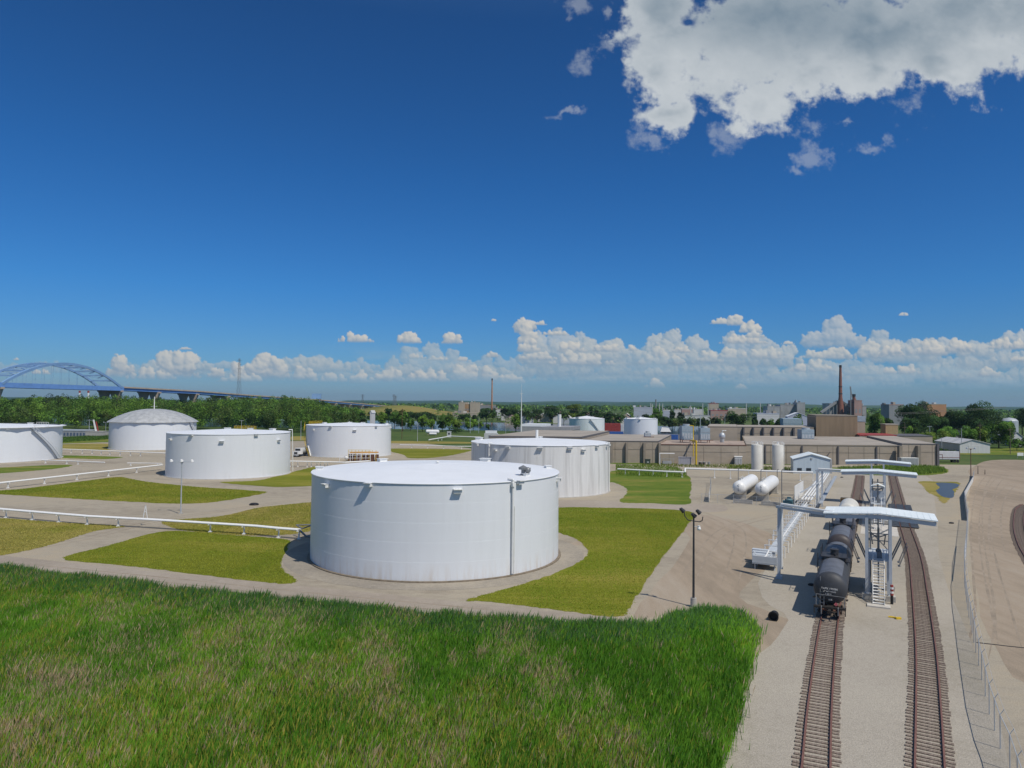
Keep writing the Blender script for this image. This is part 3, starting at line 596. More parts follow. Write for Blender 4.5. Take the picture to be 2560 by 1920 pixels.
def make_tank(name,T,label,paint,vents=(),hatches=(),roof='cone',pipe=None,vent_z=1.15,rise=.055,ringm=None,vs=1.0):
    c,r,h=T; root=thing(name,c,label,'storage tank'); 
    b=MB(); prof=[]; nc=5
    for i in range(nc):
        z0=h*i/nc; z1=h*(i+1)/nc; rr=r+.012*(nc-i); prof+=[(rr,z0+ (0 if i==0 else .0)),(rr,z1)]
    prof[0]=(r+.06,0.0)
    b.lathe(c,prof,96); b.build('shell',paint,root,smooth=True)
    b=MB()
    if roof=='cone':
        ap=h+r*rise; b.lathe(c,[(r+.10,h-.10),(r+.14,h),(r+.10,h+.05)]+[(r*(1-k/6),h+.05+(ap-h)*(k/6)) for k in range(1,7)],96); rf=b.build('roof',M_WROOF,root,smooth=True)
        s=MB()
        for k in range(26):
            t=2*math.pi*k/26+.1; s.bar((c.x+math.cos(t)*r*.99,c.y+math.sin(t)*r*.99,h+.052),(c.x+math.cos(t)*1.,c.y+math.sin(t)*1.,ap-.01),.04,.02)
        s.build('roof_seams',M_WROOF,rf)
        b=MB(); b.lathe((c.x,c.y,ap-.1),[(.16,0),(.16,.3),(.28,.3),(.28,.4),(.01,.5)],16); b.build('roof_vent',M_WPIPE,root)
    elif roof=='dome':
        n=16; dh=roof_h; off=base_t(T); b2=[]
        for j in range(9):
            a=j/8*math.radians(52); rr=(r+.95)*(math.cos(math.radians(38))-math.cos(math.radians(38)+a))/1.0
        R0=(( r+.9)**2+dh**2)/(2*dh); prof=[]
        amax=math.asin((r+.9)/R0)
        for j in range(9): a=amax*(1-j/8); prof.append((R0*math.sin(a),h-.05+dh-R0*(1-math.cos(a))))
        b.lathe(c,[(r+.2,h-.25)]+prof,n,ref=(math.cos(off),math.sin(off),0)); rf=b.build('dome_roof',M_DOME,root)
        s=MB()
        for k in range(n):
            t=off+2*math.pi*k/n
            for (r0,z0),(r1,z1) in zip(prof,prof[1:-1]): s.bar((c.x+r0*math.cos(t),c.y+r0*math.sin(t),z0+.03),(c.x+r1*math.cos(t),c.y+r1*math.sin(t),z1+.03),.09,.07)
        s.build('dome_ribs',M_GALV,rf)
        b=MB(); b.cyl((c.x,c.y,h+dh-.2),(c.x,c.y,h+dh+5.2),.22,.12,8); b.box((c.x,c.y,h+dh+.9),(3.0,.12,.08)); b.build('mast',M_WPIPE,root)
    for (x,f,dz,w) in vents:
        t=theta(T,x,f); ci,si=math.cos(t),math.sin(t); b=MB(); z=h-dz; w=w*vs
        b.box((c.x+(r+.26)*ci,c.y+(r+.26)*si,z),(.52,w,.40),t); b.box((c.x+(r+.34)*ci,c.y+(r+.34)*si,z+.235),(.78,w*1.12,.07),t); b.build('shell_vent',M_WPIPE,root)
    for (x,f,k,sz) in hatches:
        t=theta(T,x,f); rr=r-k; b=MB(); p=(c.x+rr*math.cos(t),c.y+rr*math.sin(t)); z=h+.05+(k/r)*(r*rise if roof=='cone' else 0)
        b.box((*p,z+sz*.18),(sz,sz*1.3,sz*.36),t); b.box((*p,z+sz*.42),(sz*1.25,sz*1.5,.08),t); b.build('roof_hatch',M_WPIPE,root)
    b=MB(); b.lathe(c,[(r-.1,0.0),(r+.45,0),(r+.42,.16),(r-.1,.16)],72); b.build('foundation_ring',ringm or M_CONC,root)
    if pipe:
        for (x,dia) in pipe:
            t=theta(T,x,True); ci,si=math.cos(t),math.sin(t); P=lambda k,z:(c.x+(r+k)*ci,c.y+(r+k)*si,z)
            b=MB(); b.tube([P(-.7,h+.25),P(.30,h+.2),P(.30,.35)],dia,8)
            tx=Vector((-si,ci,0))*.28
            for z in [h*.92*k/16+.4 for k in range(17)]: b.bar(P(0,z),P(.32,z),.06)
            b.tube([Vector(P(.3,h*.74))+tx,Vector(P(.3,.3))+tx],dia*.6,8); b.bar(P(.3,h*.74),Vector(P(.3,h*.74))+tx,.08)
            b.box(Vector(P(.36,h-.35)),(.4,.5,.45),t); b.build('drain_pipe',M_WPIPE,root)
    return root
def base_t(T): return math.atan2(-T[0].y,-T[0].x)
T2=solve_tank(418,728.2,573,1198.5,1086.5); T3=solve_tank(767.3,979.3,875,1144.5,1065.5)
T4=solve_tank(1180.5,1523.8,1352,1245,1114.5); T5=solve_tank(274.9,493.4,380,1126,1056.5)
c6=at('s',-33,1120,245); T6=(Vector((c6.x,c6.y,0)),22.0,11.3)
T7=solve_tank(1424,1512,1468,1095,1047); T8=solve_tank(1560.7,1644.6,1602,1096,1047.8)
for k,T in enumerate((T1,T2,T3,T4,T5,T6,T7,T8)): print('TANK',k+1,[round(x,1) for x in T[0]],round(T[1],1),round(T[2],1))
pad(T1,3.6); pad(T1,1.0,'tank_pad',.030); pad(T2,4.0,m=G_GRAV); pad(T3,4.5,m=G_GRAV); pad(T4,4.2,m=G_GRAV)
ZR=lambda x,y:x
tank1=make_tank('storage_tank',T1,'nearest and widest white storage tank with a flat cone roof and a vertical drain pipe',PT1,
  vents=[(819,True,.95,.85),(923,True,.28,.85),(1142,True,.85,.95),(1299,True,.18,.85),(1392,True,.75,.7)],
  hatches=[(787,False,.6,.8),(951,False,.5,1.0),(1218,False,.6,1.1),(1352,True,2.4,.7),(1380,False,.6,.8)],pipe=[(1278,.13)],
  ringm=mat('brown_kerb',(.22,.18,.13),.9,.2,2))
b=MB(); t=theta(T1,1350,True); p=T1[0]+Vector((math.cos(t),math.sin(t),0))*(T1[1]-2.6); b.lathe((p.x,p.y,T1[2]+.15),[(.25,0),(.25,.8),(.6,.85),(.6,1.1),(.0,1.4)],14); b.ball((p.x+.6,p.y,T1[2]+.9),.4); b.bar((p.x-.7,p.y,T1[2]+.1),(p.x+1,p.y,T1[2]+1.2),.1)
b.build('pressure_valve',M_DGALV,tank1)
tank2=make_tank('storage_tank',T2,'white flat roofed tank standing behind the left lamp post',PT2,vents=[(429,True,1.6,1.),(479,True,.2,1.),(555,True,1.9,1.1),(640,True,.2,1.),(696,True,2.,1.)],
  hatches=[(569,False,1,1.3),(688,False,1,1.2),(630,False,1,1.1)])
tank3=make_tank('storage_tank',T3,'white tank with yellow roof railing, beside the parked tanker trucks',PT2,vents=[(785,True,1.6,1.),(827,True,.2,1.),(887,True,1.6,1.2),(940,True,.2,1.),(976,True,.9,1.)],
  hatches=[(875,False,1,1.3),(909,False,.8,1.2),(807,False,1,1.1),(972,False,1,1.1)])
tank4=make_tank('storage_tank',T4,'streaked white tank just behind the nearest tank',PT4,vents=[(1197,True,.4,.9),(1238,True,1.3,.95),(1271,True,.55,1.),(1350,True,.6,1.1),(1425,True,.55,1.1),(1458,True,1.1,1.),(1491,True,.4,.9),(1515,True,.4,.8)],
  hatches=[(1349,False,3.0,1.0),(1190,False,.8,1.4)],pipe=[(1225,.12),(1521,.12)])
b=MB(); c,r,h=T4; b.cyl((c.x-.5,c.y+8,h+.4),(c.x-.5,c.y+8,h+2.6),.35,n=10); b.build('roof_vent',M_WPIPE,tank4)
roof_h=(zat((T5[0].x,T5[0].y),'s',1021.5)-T5[2]); 
tank5=make_tank('domed_storage_tank',T5,'white tank with a grey domed roof and a mast, in front of the woods',PT5,roof='dome',hatches=())
spiral(tank5,T5,theta(T5,488,True)+R(16),theta(T5,478,True)+R(-6),M_GALV)
roof_h=1.6
tank6=make_tank('storage_tank',T6,'white tank cut off by the left edge, with a stair',PT5,roof='cone',rise=.045,vents=[(20,True,.3,1.)],hatches=[(80,False,1,1.2),(100,True,1,1.)])
b=MB(); n=16; off=.2
for k in range(n):
    t0=off+2*math.pi*k/n; t1=off+2*math.pi*(k+1)/n; c,r,h=T6; rr=r+1.15
    P=[(c.x+q*math.cos(t),c.y+q*math.sin(t)) for q,t in((rr,t0),(rr,t1),(r-.3,t1),(r-.3,t0))]
    b.quad((*P[0],h+.16),(*P[1],h+.16),(*P[2],h+.4),(*P[3],h+.4)); b.quad((*P[0],h-.02),(*P[1],h-.02),(*P[1],h+.16),(*P[0],h+.16)); b.quad((*P[0],h-.02),(*P[3],h+.1),(*P[2],h+.1),(*P[1],h-.02))
b.build('eave',M_WROOF,tank6)
spiral(tank6,T6,theta(T6,123,True)+R(14),theta(T6,92,True)-R(6),M_GALV,w=1.2)
b=MB(); t=theta(T6,112,True); p=T6[0]+Vector((math.cos(t),math.sin(t),0))*(T6[1]-1)
for k in range(6): b.bar((p.x-2+k*.8,p.y,T6[2]),(p.x-2+k*.8,p.y,T6[2]+1.7),.08)
b.bar((p.x-2,p.y,T6[2]+1.6),(p.x+2,p.y,T6[2]+1.6),.08); b.bar((p.x-2,p.y,T6[2]+.9),(p.x+2,p.y,T6[2]+.9),.08); b.build('roof_railing',M_WPIPE,tank6)
tank7=make_tank('storage_tank',T7,'stained white tank with an outside stair, behind the left roofs of the warehouse',PT7,roof='cone',rise=.14,hatches=[(1442,True,1.2,1.8)])
spiral(tank7,T7,theta(T7,1505,True),theta(T7,1474,True),M_GALV,w=1.0)
tank8=make_tank('storage_tank',T8,'clean white tank right of the red container, behind the warehouse roof',PT5,roof='cone',rise=.10,hatches=[(1592,True,3,1.6),(1640,True,1,1.4),(1565,True,1,1.1)],vents=[(1600,True,.3,1.)])
# yellow roof railing and stair on tank 3, railings on tank 2
def roof_rail(root,T,x0,x1,m,front=False,hh=1.15):
    c,r,h=T; a0,a1=theta(T,x0,front),theta(T,x1,front)
    if abs(a1-a0)>math.pi: a1+=2*math.pi*(1 if a0>a1 else -1)
    b=MB(); n=14; P=[(c.x+(r-.2)*math.cos(a0+(a1-a0)*i/n),c.y+(r-.2)*math.sin(a0+(a1-a0)*i/n),h+.05) for i in range(n+1)]
    for i,p in enumerate(P):
        b.bar(p,Vector(p)+Vector((0,0,hh)),.07)
        if i<n:
            for z in(.55,hh): b.bar(Vector(p)+Vector((0,0,z)),Vector(P[i+1])+Vector((0,0,z)),.06)
    b.build('roof_railing',m,root)
roof_rail(tank3,T3,771,805,M_YEL); roof_rail(tank2,T2,585,640,M_YEL)
spiral(tank3,T3,theta(T3,778,True)+R(2),theta(T3,767,True)-R(20),M_YEL,rail=M_YEL)
b=MB(); t=theta(T3,780,True); c,r,h=T3
b.tube([(c.x+(r+.4)*math.cos(t),c.y+(r+.4)*math.sin(t),.3),(c.x+(r+.3)*math.cos(t-.18),c.y+(r+.3)*math.sin(t-.18),4.5)],.22); b.build('riser_pipe',M_WPIPE,tank3)
b=MB(); t=theta(T2,727,True); c,r,h=T2; P=lambda k,z,dt=0:(c.x+(r+k)*math.cos(t+dt),c.y+(r+k)*math.sin(t+dt),z)
b.tube([P(-.5,h+.6),P(.5,h+.7),P(.7,h*.6,.02),P(.9,.2,.05)],.12); b.build('drain_pipe',M_WPIPE,tank2)

# ---------------- pipelines on trestles ----------------
def pipeline(label,path,posts,dia=.3,n=2,gap=.55,z=1.5,cap=M_WPIPE,cat='pipeline'):
    """path: points (x,y,z) of the pipe line; posts: ground points"""
    o=thing('pipeline',(path[0][0],path[0][1],0),label,cat)
    path=[Vector(p) for p in path]
    for i in range(n):
        off=(i-(n-1)/2)*gap; P=[]
        for j,p in enumerate(path):
            a=path[max(0,j-1)]; c_=path[min(len(path)-1,j+1)]; d=(c_-a); d.z=0; d.normalize(); P.append(p+Vector((-d.y,d.x,0))*off)
        b=MB(); b.tube(P,dia/2,10); b.build('pipe',M_WPIPE,o,smooth=True)
    for p in posts:
        b=MB(); p=Vector(p); zz=min(path,key=lambda q:(Vector((q.x,q.y))-Vector((p.x,p.y))).length).z
        # height by interpolation on the nearest segment
        best=1e9
        for a,c_ in zip(path,path[1:]):
            d=Vector((c_.x-a.x,c_.y-a.y)); t=max(0,min(1,(Vector((p.x-a.x,p.y-a.y)).dot(d))/max(d.length_squared,1e-6))); q=Vector((a.x,a.y))+d*t; e=(q-Vector((p.x,p.y))).length
            if e<best: best=e; zz=a.z+(c_.z-a.z)*t; dd=d.normalized(); qq=q
        top=zz-dia/2; w=gap*(n-1)+dia+.25
        b.box((qq.x,qq.y,top/2),(.17,.17,top),math.atan2(dd.y,dd.x)); 
        nx=Vector((-dd.y,dd.x,0))*w/2; b.bar(Vector((qq.x,qq.y,top-.06))-nx,Vector((qq.x,qq.y,top-.06))+nx,.14,.12); b.box((qq.x,qq.y,.08),(.5,.5,.16),0); b.build('trestle_post',M_WPIPE,o)
    return o
def pl(v,pts,z): return [gr(v,x,y,z) for x,y in pts]
z=1.45
pt=pl('A',[(-260,1395),(0,1425),(760,1487),(1340,1518),(2212,1572)],z)+[gr('R',640,600,z),gr('R',980,625,z)]
po=[gr('A',x,y) for x,y in [(-200,1478),(60,1500),(297,1518),(555,1533),(820,1550),(1092,1562),(1797,1632),(2087,1652)]]+[gr('R',640,758),gr('R',1012,818)]
plA=pipeline('white twin pipeline on low posts crossing the lawns to the nearest tank',pt,po,n=3,dia=.26,gap=.34)
e=pt[-1]; c,r,h=T1; dirn=(c-Vector((e.x,e.y,0))).normalized(); w=Vector((c.x,c.y,0))-dirn*(r+.05)
b=MB(); b.tube([e,e+Vector((1.3,-.6,-.9)),(w.x,w.y,.6)],.15); b.tube([e+Vector((.2,.8,0)),e+Vector((-1.2,2.6,.25)),e+Vector((1.4,2.8,.3)),e+Vector((.4,.5,.1))],.1); b.box((w.x-1.0,w.y+.2,.5),(.5,.5,.8)); b.ball((w.x-1.6,w.y+.1,.65),.32); b.cyl((w.x-1.0,w.y+.2,.8),(w.x-1.0,w.y+.2,1.5),.05); b.cyl((w.x-1.0,w.y+.2,1.45),(w.x-1.0,w.y+.2,1.5),.3)
b.build('valve_manifold',M_DGALV,plA)
b=MB(); q=gr('A',1255,1505,z-.2)
b.bar(q+Vector((-.35,0,0)),q+Vector((0,0,2.2)),.09); b.bar(q+Vector((.35,0,0)),q+Vector((0,0,2.2)),.09); b.bar(q+Vector((-.2,0,1.1)),q+Vector((.2,0,1.1)),.07); b.build('pipe_vent_frame',M_WPIPE,plA)
pt=pl('A',[(-400,1248),(0,1200),(430,1153),(925,1098),(1400,1045)],z); po=[gr('A',x,y) for x,y in [(100,1248),(403,1210),(677,1176),(925,1142),(1150,1112),(-200,1285)]]
pipeline('white pipeline slanting up to the left foot of the tank behind the lamp post',pt,po,n=2,dia=.36,gap=.42)
pt=pl('A',[(430,905),(760,915),(1100,930),(1442,943)],z); po=[gr('A',x,y) for x,y in [(475,932),(560,936),(655,940),(750,943),(845,946),(945,948),(1040,950),(1140,953),(1245,955),(1345,957)]]
pipeline('white pipeline on many short posts running in front of the domed tank',pt,po,n=2,dia=.3,gap=.5)
pt=pl('A',[(360,1003),(600,1010),(780,1018),(905,1023)],1.0); pipeline('short low white pipe at the foot of the leftmost tank',pt,[gr('A',400,1030),gr('A',580,1036),gr('A',790,1030)],n=1,dia=.32)
pt=pl('A',[(1100,1028),(1250,1029),(1400,1032)],.8); pipeline('short white pipe behind the slanting pipeline beside the valves',pt,[gr('A',1130,1050),gr('A',1380,1050)],n=1,dia=.26)
pt=pl('B',[(280,1012),(450,1015),(600,1018),(770,1022),(980,1010)],1.8); po=[gr('B',x,y) for x,y in [(345,1050),(380,1058),(450,1062),(490,1062),(560,1058),(600,1056),(640,1056),(700,1050)]]
pipeline('white pipeline on trestles between the lamp post tank and the yellow railed walkway',pt,po,n=3,dia=.3,gap=.5)
pt=pl('c',[(0,1188),(500,1200),(1000,1215),(1240,1215)],1.3); po=[gr('c',x,y) for x,y in [(150,1250),(470,1250),(750,1258),(1070,1268)]]
pipeline('white pipe running to the left side of the streaked tank',pt,po,n=2,dia=.3,gap=.45)
pt=pl('c',[(500,1103),(690,1072),(870,1040),(1200,1052),(1400,1058)],1.4); pipeline('bent white pipe beyond the streaked tank, near the small white shelter',pt,[gr('c',735,1110),gr('c',600,1120)],n=1,dia=.6)
pt=pl('N',[(-640,125),(0,158),(285,168)],1.5); po=[gr('C',x,y) for x,y in [(1463,1062),(1597,1068),(1733,1073),(1870,1077),(2010,1083)]]
pipeline('thick white pipe on T posts over the green lawn right of the streaked tank',pt,po,n=1,dia=.5)
zz=2.5; pt=[gr('N',290,170,1.5),gr('N',292,118,zz)]+pl('N',[(800,133),(1400,152),(2060,172)],zz)
po=[gr('N',x,y) for x,y in [(675,205),(895,212),(1130,212),(1360,222),(1800,236),(2035,245)]]
pipeline('long white overhead pipe passing behind the twin propane vessels',pt,po,n=1,dia=.5)
pt=pl('C',[(1345,918),(1500,920),(1680,930),(1800,930)],.8); pipeline('low white pipe along the foot of the warehouse wall',pt,[gr('C',1400,935),gr('C',1600,938)],n=1,dia=.3)

# ---------------- flood-light posts ----------------
def lampkind(name,base,h,label,kind,m,group='flood-light posts'):
    o=thing(name,base,label,'lamp post',group); x,y=base[0],base[1]
    b=MB(); b.cyl((x,y,.0),(x,y,h),.13,.09,10); b.build('pole',m,o)
    if kind=='near':
        b=MB(); b.cyl((x,y,0),(x,y,.95),.32,.30,20); b.build('footing',M_CONC,o)
        b=MB(); b.tube([(x-.95,y+.2,h+1.0),(x-.9,y+.18,h+.5),(x-.6,y+.1,h+.1),(x,y,h),(x+.6,y-.1,h-.05),(x+.85,y-.15,h+.1),(x+.9,y-.2,h+.5)],.05,8); b.cyl((x,y,h),(x,y,h+.45),.08); b.build('arms',m,o)
        for dx,dy,dz,rz in((-1.15,.2,1.15,.6),(0,0,.65,0),(.42,-.25,1.05,-.5)):
            b=MB(); b.cyl((x+dx-.17,y+dy,dz+h+.12),(x+dx+.17,y+dy,dz+h-.22),.16,.24,12); b.box((x+dx-.1,y+dy,dz+h+.05),(.3,.25,.2),rz); b.build('flood_lamp',m,o)
        b=MB(); b.ball((x+.5,y-.2,h-.75),.2); b.bar((x,y,h-.55),(x+.5,y-.2,h-.5),.05); b.cyl((x+.5,y-.2,h-.85),(x+.5,y-.2,h-.45),.14); b.build('camera_housing',M_WPIPE,o)
    else:
        w=1.9 if kind=='left' else 1.2
        b=MB(); b.bar((x-w,y,h),(x+w,y,h),.09); b.bar((x-w,y+.02,h),(x-w,y+.02,h+.25),.06); b.bar((x+w,y,h),(x+w,y,h+.25),.06); b.box((x,y,h-.1),(.35,.35,.3)); b.build('arms',m,o)
        for dx in((-w,0,w) if kind=='left' else(-w,w)):
            b=MB(); b.lathe((x+dx,y-.1,h+.05),[(.02,.42),(.18,.38),(.33,.05),(.30,0),(.0,.0)],14,axis=(0,-.35,1)); b.build('flood_lamp',M_WPIPE if kind=='left' else M_GALV,o)
        b=MB(); b.box((x,y,.12),(.6,.6,.24)); b.build('footing',M_CONC,o)
    return o
p=gr('W',1498,1311); lampkind('flood_light_post',p,zat(p,'N',845),'dark pole with three flood lamps and a concrete footing at the corner of the reeds','near',M_DARK)
p=gr('A',1562,1470); lampkind('flood_light_post',p,zat(p,'A',1018),'tall grey pole with three round lamps in front of the left tank','left',M_GALV)
p=gr('E',1625,1472); lampkind('flood_light_post',p,zat(p,'E',1160),'rusty pole with two lamps at the far end of the white-slatted fence','right',M_RUST)
p=gr('a',1825,1345); lampkind('flood_light_post',p,zat(p,'a',1150),'small far pole with two lamps left of the domed tank','right',M_GALV)
p=gr('c',1825,1062); lampkind('flood_light_post',p,zat(p,'c',850),'thin far pole with lamps above the streaked tank roof, before the river','right',M_GALV)
# ---------------- railway ----------------
M_RAIL=mat('rusty_rail',(.20,.10,.08),.6,.15,2)
M_TIE=mat('old_sleeper_timber',(.27,.215,.175),.95,.3,3,bump=.3,stretch=(4,1,1))
def path_samples(pts,step):
    P=[Vector((p[0],p[1],0)) for p in smooth_poly([(p.x,p.y) for p in pts],16,0,1,False)]
    out=[];acc=0.0;nxt=0.0
    for a,b_ in zip(P,P[1:]):
        l=(b_-a).length
        while nxt<=acc+l: t=(nxt-acc)/max(l,1e-6); out.append((a+(b_-a)*t,(b_-a).normalized())); nxt+=step
        acc+=l
    return out
def railway(label,pts,seed):
    sm=path_samples(pts,.54); o=thing('railway_track',sm[0][0],label,'railway track','railway tracks of the yard')
    for s in(-1,1):
        b=MB(); st=sm[::3]+[sm[-1]]
        for (p,d),(q,e) in zip(st,st[1:]):
            n1=Vector((-d.y,d.x,0)); n2=Vector((-e.y,e.x,0)); a=p+n1*s*.7525; c_=q+n2*s*.7525
            b.bar(a+Vector((0,0,.215)),c_+Vector((0,0,.215)),.075,.05); b.bar(a+Vector((0,0,.15)),c_+Vector((0,0,.15)),.03,.10); b.bar(a+Vector((0,0,.09)),c_+Vector((0,0,.09)),.15,.03)
        b.build('rail',M_RAIL,o)
    rr=random.Random(seed)
    key=MB(); key.box((0,0,0),(2.6,.235,.12)); mesh=None; rest=MB()
    inv=PM[o.name]
    for i,(p,d) in enumerate(sm):
        a=math.atan2(d.y,d.x)-math.pi/2+rr.uniform(-.03,.03); q=p+Vector((d.x,d.y,0))*rr.uniform(-.05,.05)+Vector((-d.y,d.x,0))*rr.uniform(-.06,.06)
        if i<98:
            if mesh is None: ob=MB(); ob.v=list(key.v); ob.f=list(key.f); ob.mi=list(key.mi); ob=ob.build('sleeper',M_TIE); mesh=ob.data
            else: ob=bpy.data.objects.new('sleeper',mesh); C.objects.link(ob)
            ob.parent=o; ob.location=inv@(q+Vector((0,0,.03))); ob.rotation_euler=(0,0,a)
        else: rest.box((q.x,q.y,.03),(2.6,.235,.12),a)
    if rest.v: tag(rest.build('sleepers',M_TIE,o),kind='stuff')
    return o,sm
A_=lambda l:[gr('s',x,y) for x,y in l]
L1=A_([(2036,1960),(2040,1920),(2047.9,1783.6),(2061.6,1646),(2075.9,1543)]); 
# straight run beside the loading rack
tdir=Vector((math.sin(R(27.2)),math.cos(R(27.2)),0)); pdir=Vector((tdir.y,-tdir.x,0))
L1+=A_([(2100,1420),(2122,1320),(2142.9,1239),(2150,1189)])
L2=A_([(2326,1960),(2324,1920),(2321,1783.6),(2316,1646),(2306.4,1543),(2298.2,1474),(2285.6,1389),(2258.3,1302.5),(2244,1244.7),(2231,1189)])
t1o,S1=railway('rusty railway track running under the black tank cars',L1,1)
t2o,S2=railway('empty rusty track curving right of the loading rack to the bottom edge',L2,2)
L3=[gr('Q',x,y) for x,y in [(1700,900),(1615,960),(1590,1050),(1585,1180),(1605,1310),(1665,1470),(1740,1600),(1850,1780)]]
t3o,S3=railway('short stretch of curved track at the right edge of the photo',L3[::-1],3)

def along(S,dep):
    for (p,d),(q,e) in zip(S,S[1:]):
        if q.y>=dep: return p,d
    return S[-1]
# ---------------- tank cars ----------------
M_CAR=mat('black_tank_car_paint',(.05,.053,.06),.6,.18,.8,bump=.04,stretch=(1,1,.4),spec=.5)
M_CARTOP=mat('grey_top_paint',(.125,.137,.165),.6,.15,.8,spec=.5)
M_UNDER=mat('grimy_underframe',(.028,.024,.022),.8,.3,3)
M_BRCAR=mat('brown_black_car_paint',(.075,.064,.066),.5,.2,.7,spec=.4)
M_CREAM=mat('cream_vessel_paint',(.66,.64,.58),.45,.06,.5)
M_MARK=mat('white_stencil',(.62,.62,.62),.6,.05,3)
M_PINK=mat('hazard_placard_red',(.62,.14,.16),.6,.05,3)
def text_mesh(s,size,ext,m,name,parent,matrix):
    cu=bpy.data.curves.new(name,'FONT'); cu.body=s; cu.size=size; cu.extrude=ext; cu.align_x='CENTER'; cu.align_y='CENTER'; cu.resolution_u=2
    t=bpy.data.objects.new(name,cu); C.objects.link(t); bpy.context.view_layer.update()
    dg=bpy.context.evaluated_depsgraph_get(); me=bpy.data.meshes.new_from_object(t.evaluated_get(dg)); bpy.data.objects.remove(t)
    me.materials.clear(); me.materials.append(m); me.transform(matrix)
    if parent is not None: me.transform(PM[parent.name]) if parent.name in PM else None
    o=bpy.data.objects.new(name,me); C.objects.link(o); o.parent=parent; return o
def tank_car(label,pos,d,length,body,top,zt=4.25,rad=1.56,marks=True,gap=.9,group='tank cars on the track',manway=True):
    rz=math.atan2(d.y,d.x)-math.pi/2; o=thing('tank_car',pos,label,'tank car',group,rz)
    X=Vector((d.y,-d.x,0)); Y=Vector((d.x,d.y,0)); P=lambda x,y,z:Vector(pos)+X*x+Y*y+Vector((0,0,z))
    zc=zt-rad; L=length; e=gap
    b=MB(); prof=[(0.001,e)]
    for k in range(1,7): a=k/6*math.pi/2; prof.append((rad*math.sin(a),e+.75*(1-math.cos(a))))
    prof+=[(rad,e+.75+ (L-2*e-1.5)*j/6) for j in range(1,7)]
    for k in range(1,7): a=math.pi/2-k/6*math.pi/2; prof.append((max(rad*math.sin(a),.001),L-e-.75+.75*math.cos(a)))
    b.lathe(P(0,0,zc),prof,40,axis=Y,ref=(0,0,1)); bo=b.build('tank_shell',body,o,smooth=True)
    if top:   # blue-grey upper jacket, paler than the body, between two straps
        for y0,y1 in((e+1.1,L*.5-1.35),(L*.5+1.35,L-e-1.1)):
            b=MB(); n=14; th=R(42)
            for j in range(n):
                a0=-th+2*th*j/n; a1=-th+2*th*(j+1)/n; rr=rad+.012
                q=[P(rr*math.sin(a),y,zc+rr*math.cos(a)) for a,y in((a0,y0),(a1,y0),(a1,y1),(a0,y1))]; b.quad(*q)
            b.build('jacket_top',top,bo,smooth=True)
    if manway:
        b=MB(); b.bar(P(0,L/2-1.5,zt+.05),P(0,L/2+1.5,zt+.05),2.7,.07)
        for s in(-1,1):
            b.bar(P(s*1.35,L/2-1.5,zt-.35),P(s*1.35,L/2+1.5,zt-.35),.5,.06)
        b.build('top_platform',M_DARK,o)
        b=MB(); b.cyl(P(0,L/2,zt),P(0,L/2,zt+.62),.42,n=20); b.cyl(P(0,L/2,zt+.6),P(0,L/2,zt+.7),.47,n=20); b.cyl(P(.1,L/2-.9,zt),P(.1,L/2-.9,zt+.35),.12); b.build('manway',M_DARK,o)
        b=MB(); up=Vector((0,0,.95))
        for s in(-1,1):
            for y in(L/2-1.45,L/2,L/2+1.45): b.bar(P(s*1.32,y,zt),P(s*1.32,y,zt)+up,.05)
            b.bar(P(s*1.32,L/2-1.45,zt)+up,P(s*1.32,L/2+1.45,zt)+up,.05)
        b.bar(P(-.9,L/2+1.5,zt)+up,P(.9,L/2+1.5,zt)+up,.05); b.build('handrail',M_DARK,o)
        b=MB()
        for x in(-.25,.25): b.bar(P(-rad-.15+0,L/2+x,1.0),P(-rad-.15,L/2+x,zt+.1),.05)
        for k in range(9): b.bar(P(-rad-.15,L/2-.25,1.2+k*.36),P(-rad-.15,L/2+.25,1.2+k*.36),.04)
        b.build('side_ladder',M_DARK,o)
    b=MB(); b.bar(P(0,.35,.95),P(0,e+3.2,.95),.55,.35); b.bar(P(0,L-.35,.95),P(0,L-e-3.2,.95),.55,.35)
    for yy in(.55,L-.55): b.bar(P(-1.45,yy,1.05),P(1.45,yy,1.05),.5,.18)
    for s in(-1,1):
        for yy in(.35,L-.35): b.bar(P(s*1.4,yy,.4),P(s*1.4,yy,1.1),.06)
        b.bar(P(s*1.5,.55,1.9),P(s*1.5,L-.55,1.9) if False else P(s*1.5,3.6,1.25),.12)
    b.build('underframe',M_UNDER,o)
    for yy,s in((.0,-1),(L,1)):
        b=MB(); b.bar(P(0,yy-s*.1,.88),P(0,yy+s*.55,.88),.22,.26); b.box(P(0,yy+s*.6,.88),(.34,.3,.34),rz); b.bar(P(.35,yy,.8),P(.55,yy+s*.3,.45),.06); b.build('coupler',M_UNDER,o)
    for yc in(2.1,L-2.1):
        b=MB(); 
        for s in(-1,1):
            b.bar(P(s*.98,yc-1.25,.52),P(s*.98,yc+1.25,.52),.16,.22); b.bar(P(s*.98,yc-.5,.75),P(s*.98,yc+.5,.75),.2,.3)
        b.bar(P(-1,yc,.6),P(1,yc,.6),.35,.3); bg=b.build('bogie',M_UNDER,o)
        for yw in(yc-.88,yc+.88):
            b=MB()
            for s in(-1,1): b.cyl(P(s*.70,yw,.62),P(s*.82,yw,.62),.42,n=20)
            b.cyl(P(-.9,yw,.62),P(.9,yw,.62),.09,n=8); b.build('wheelset',M_RAIL,bg)
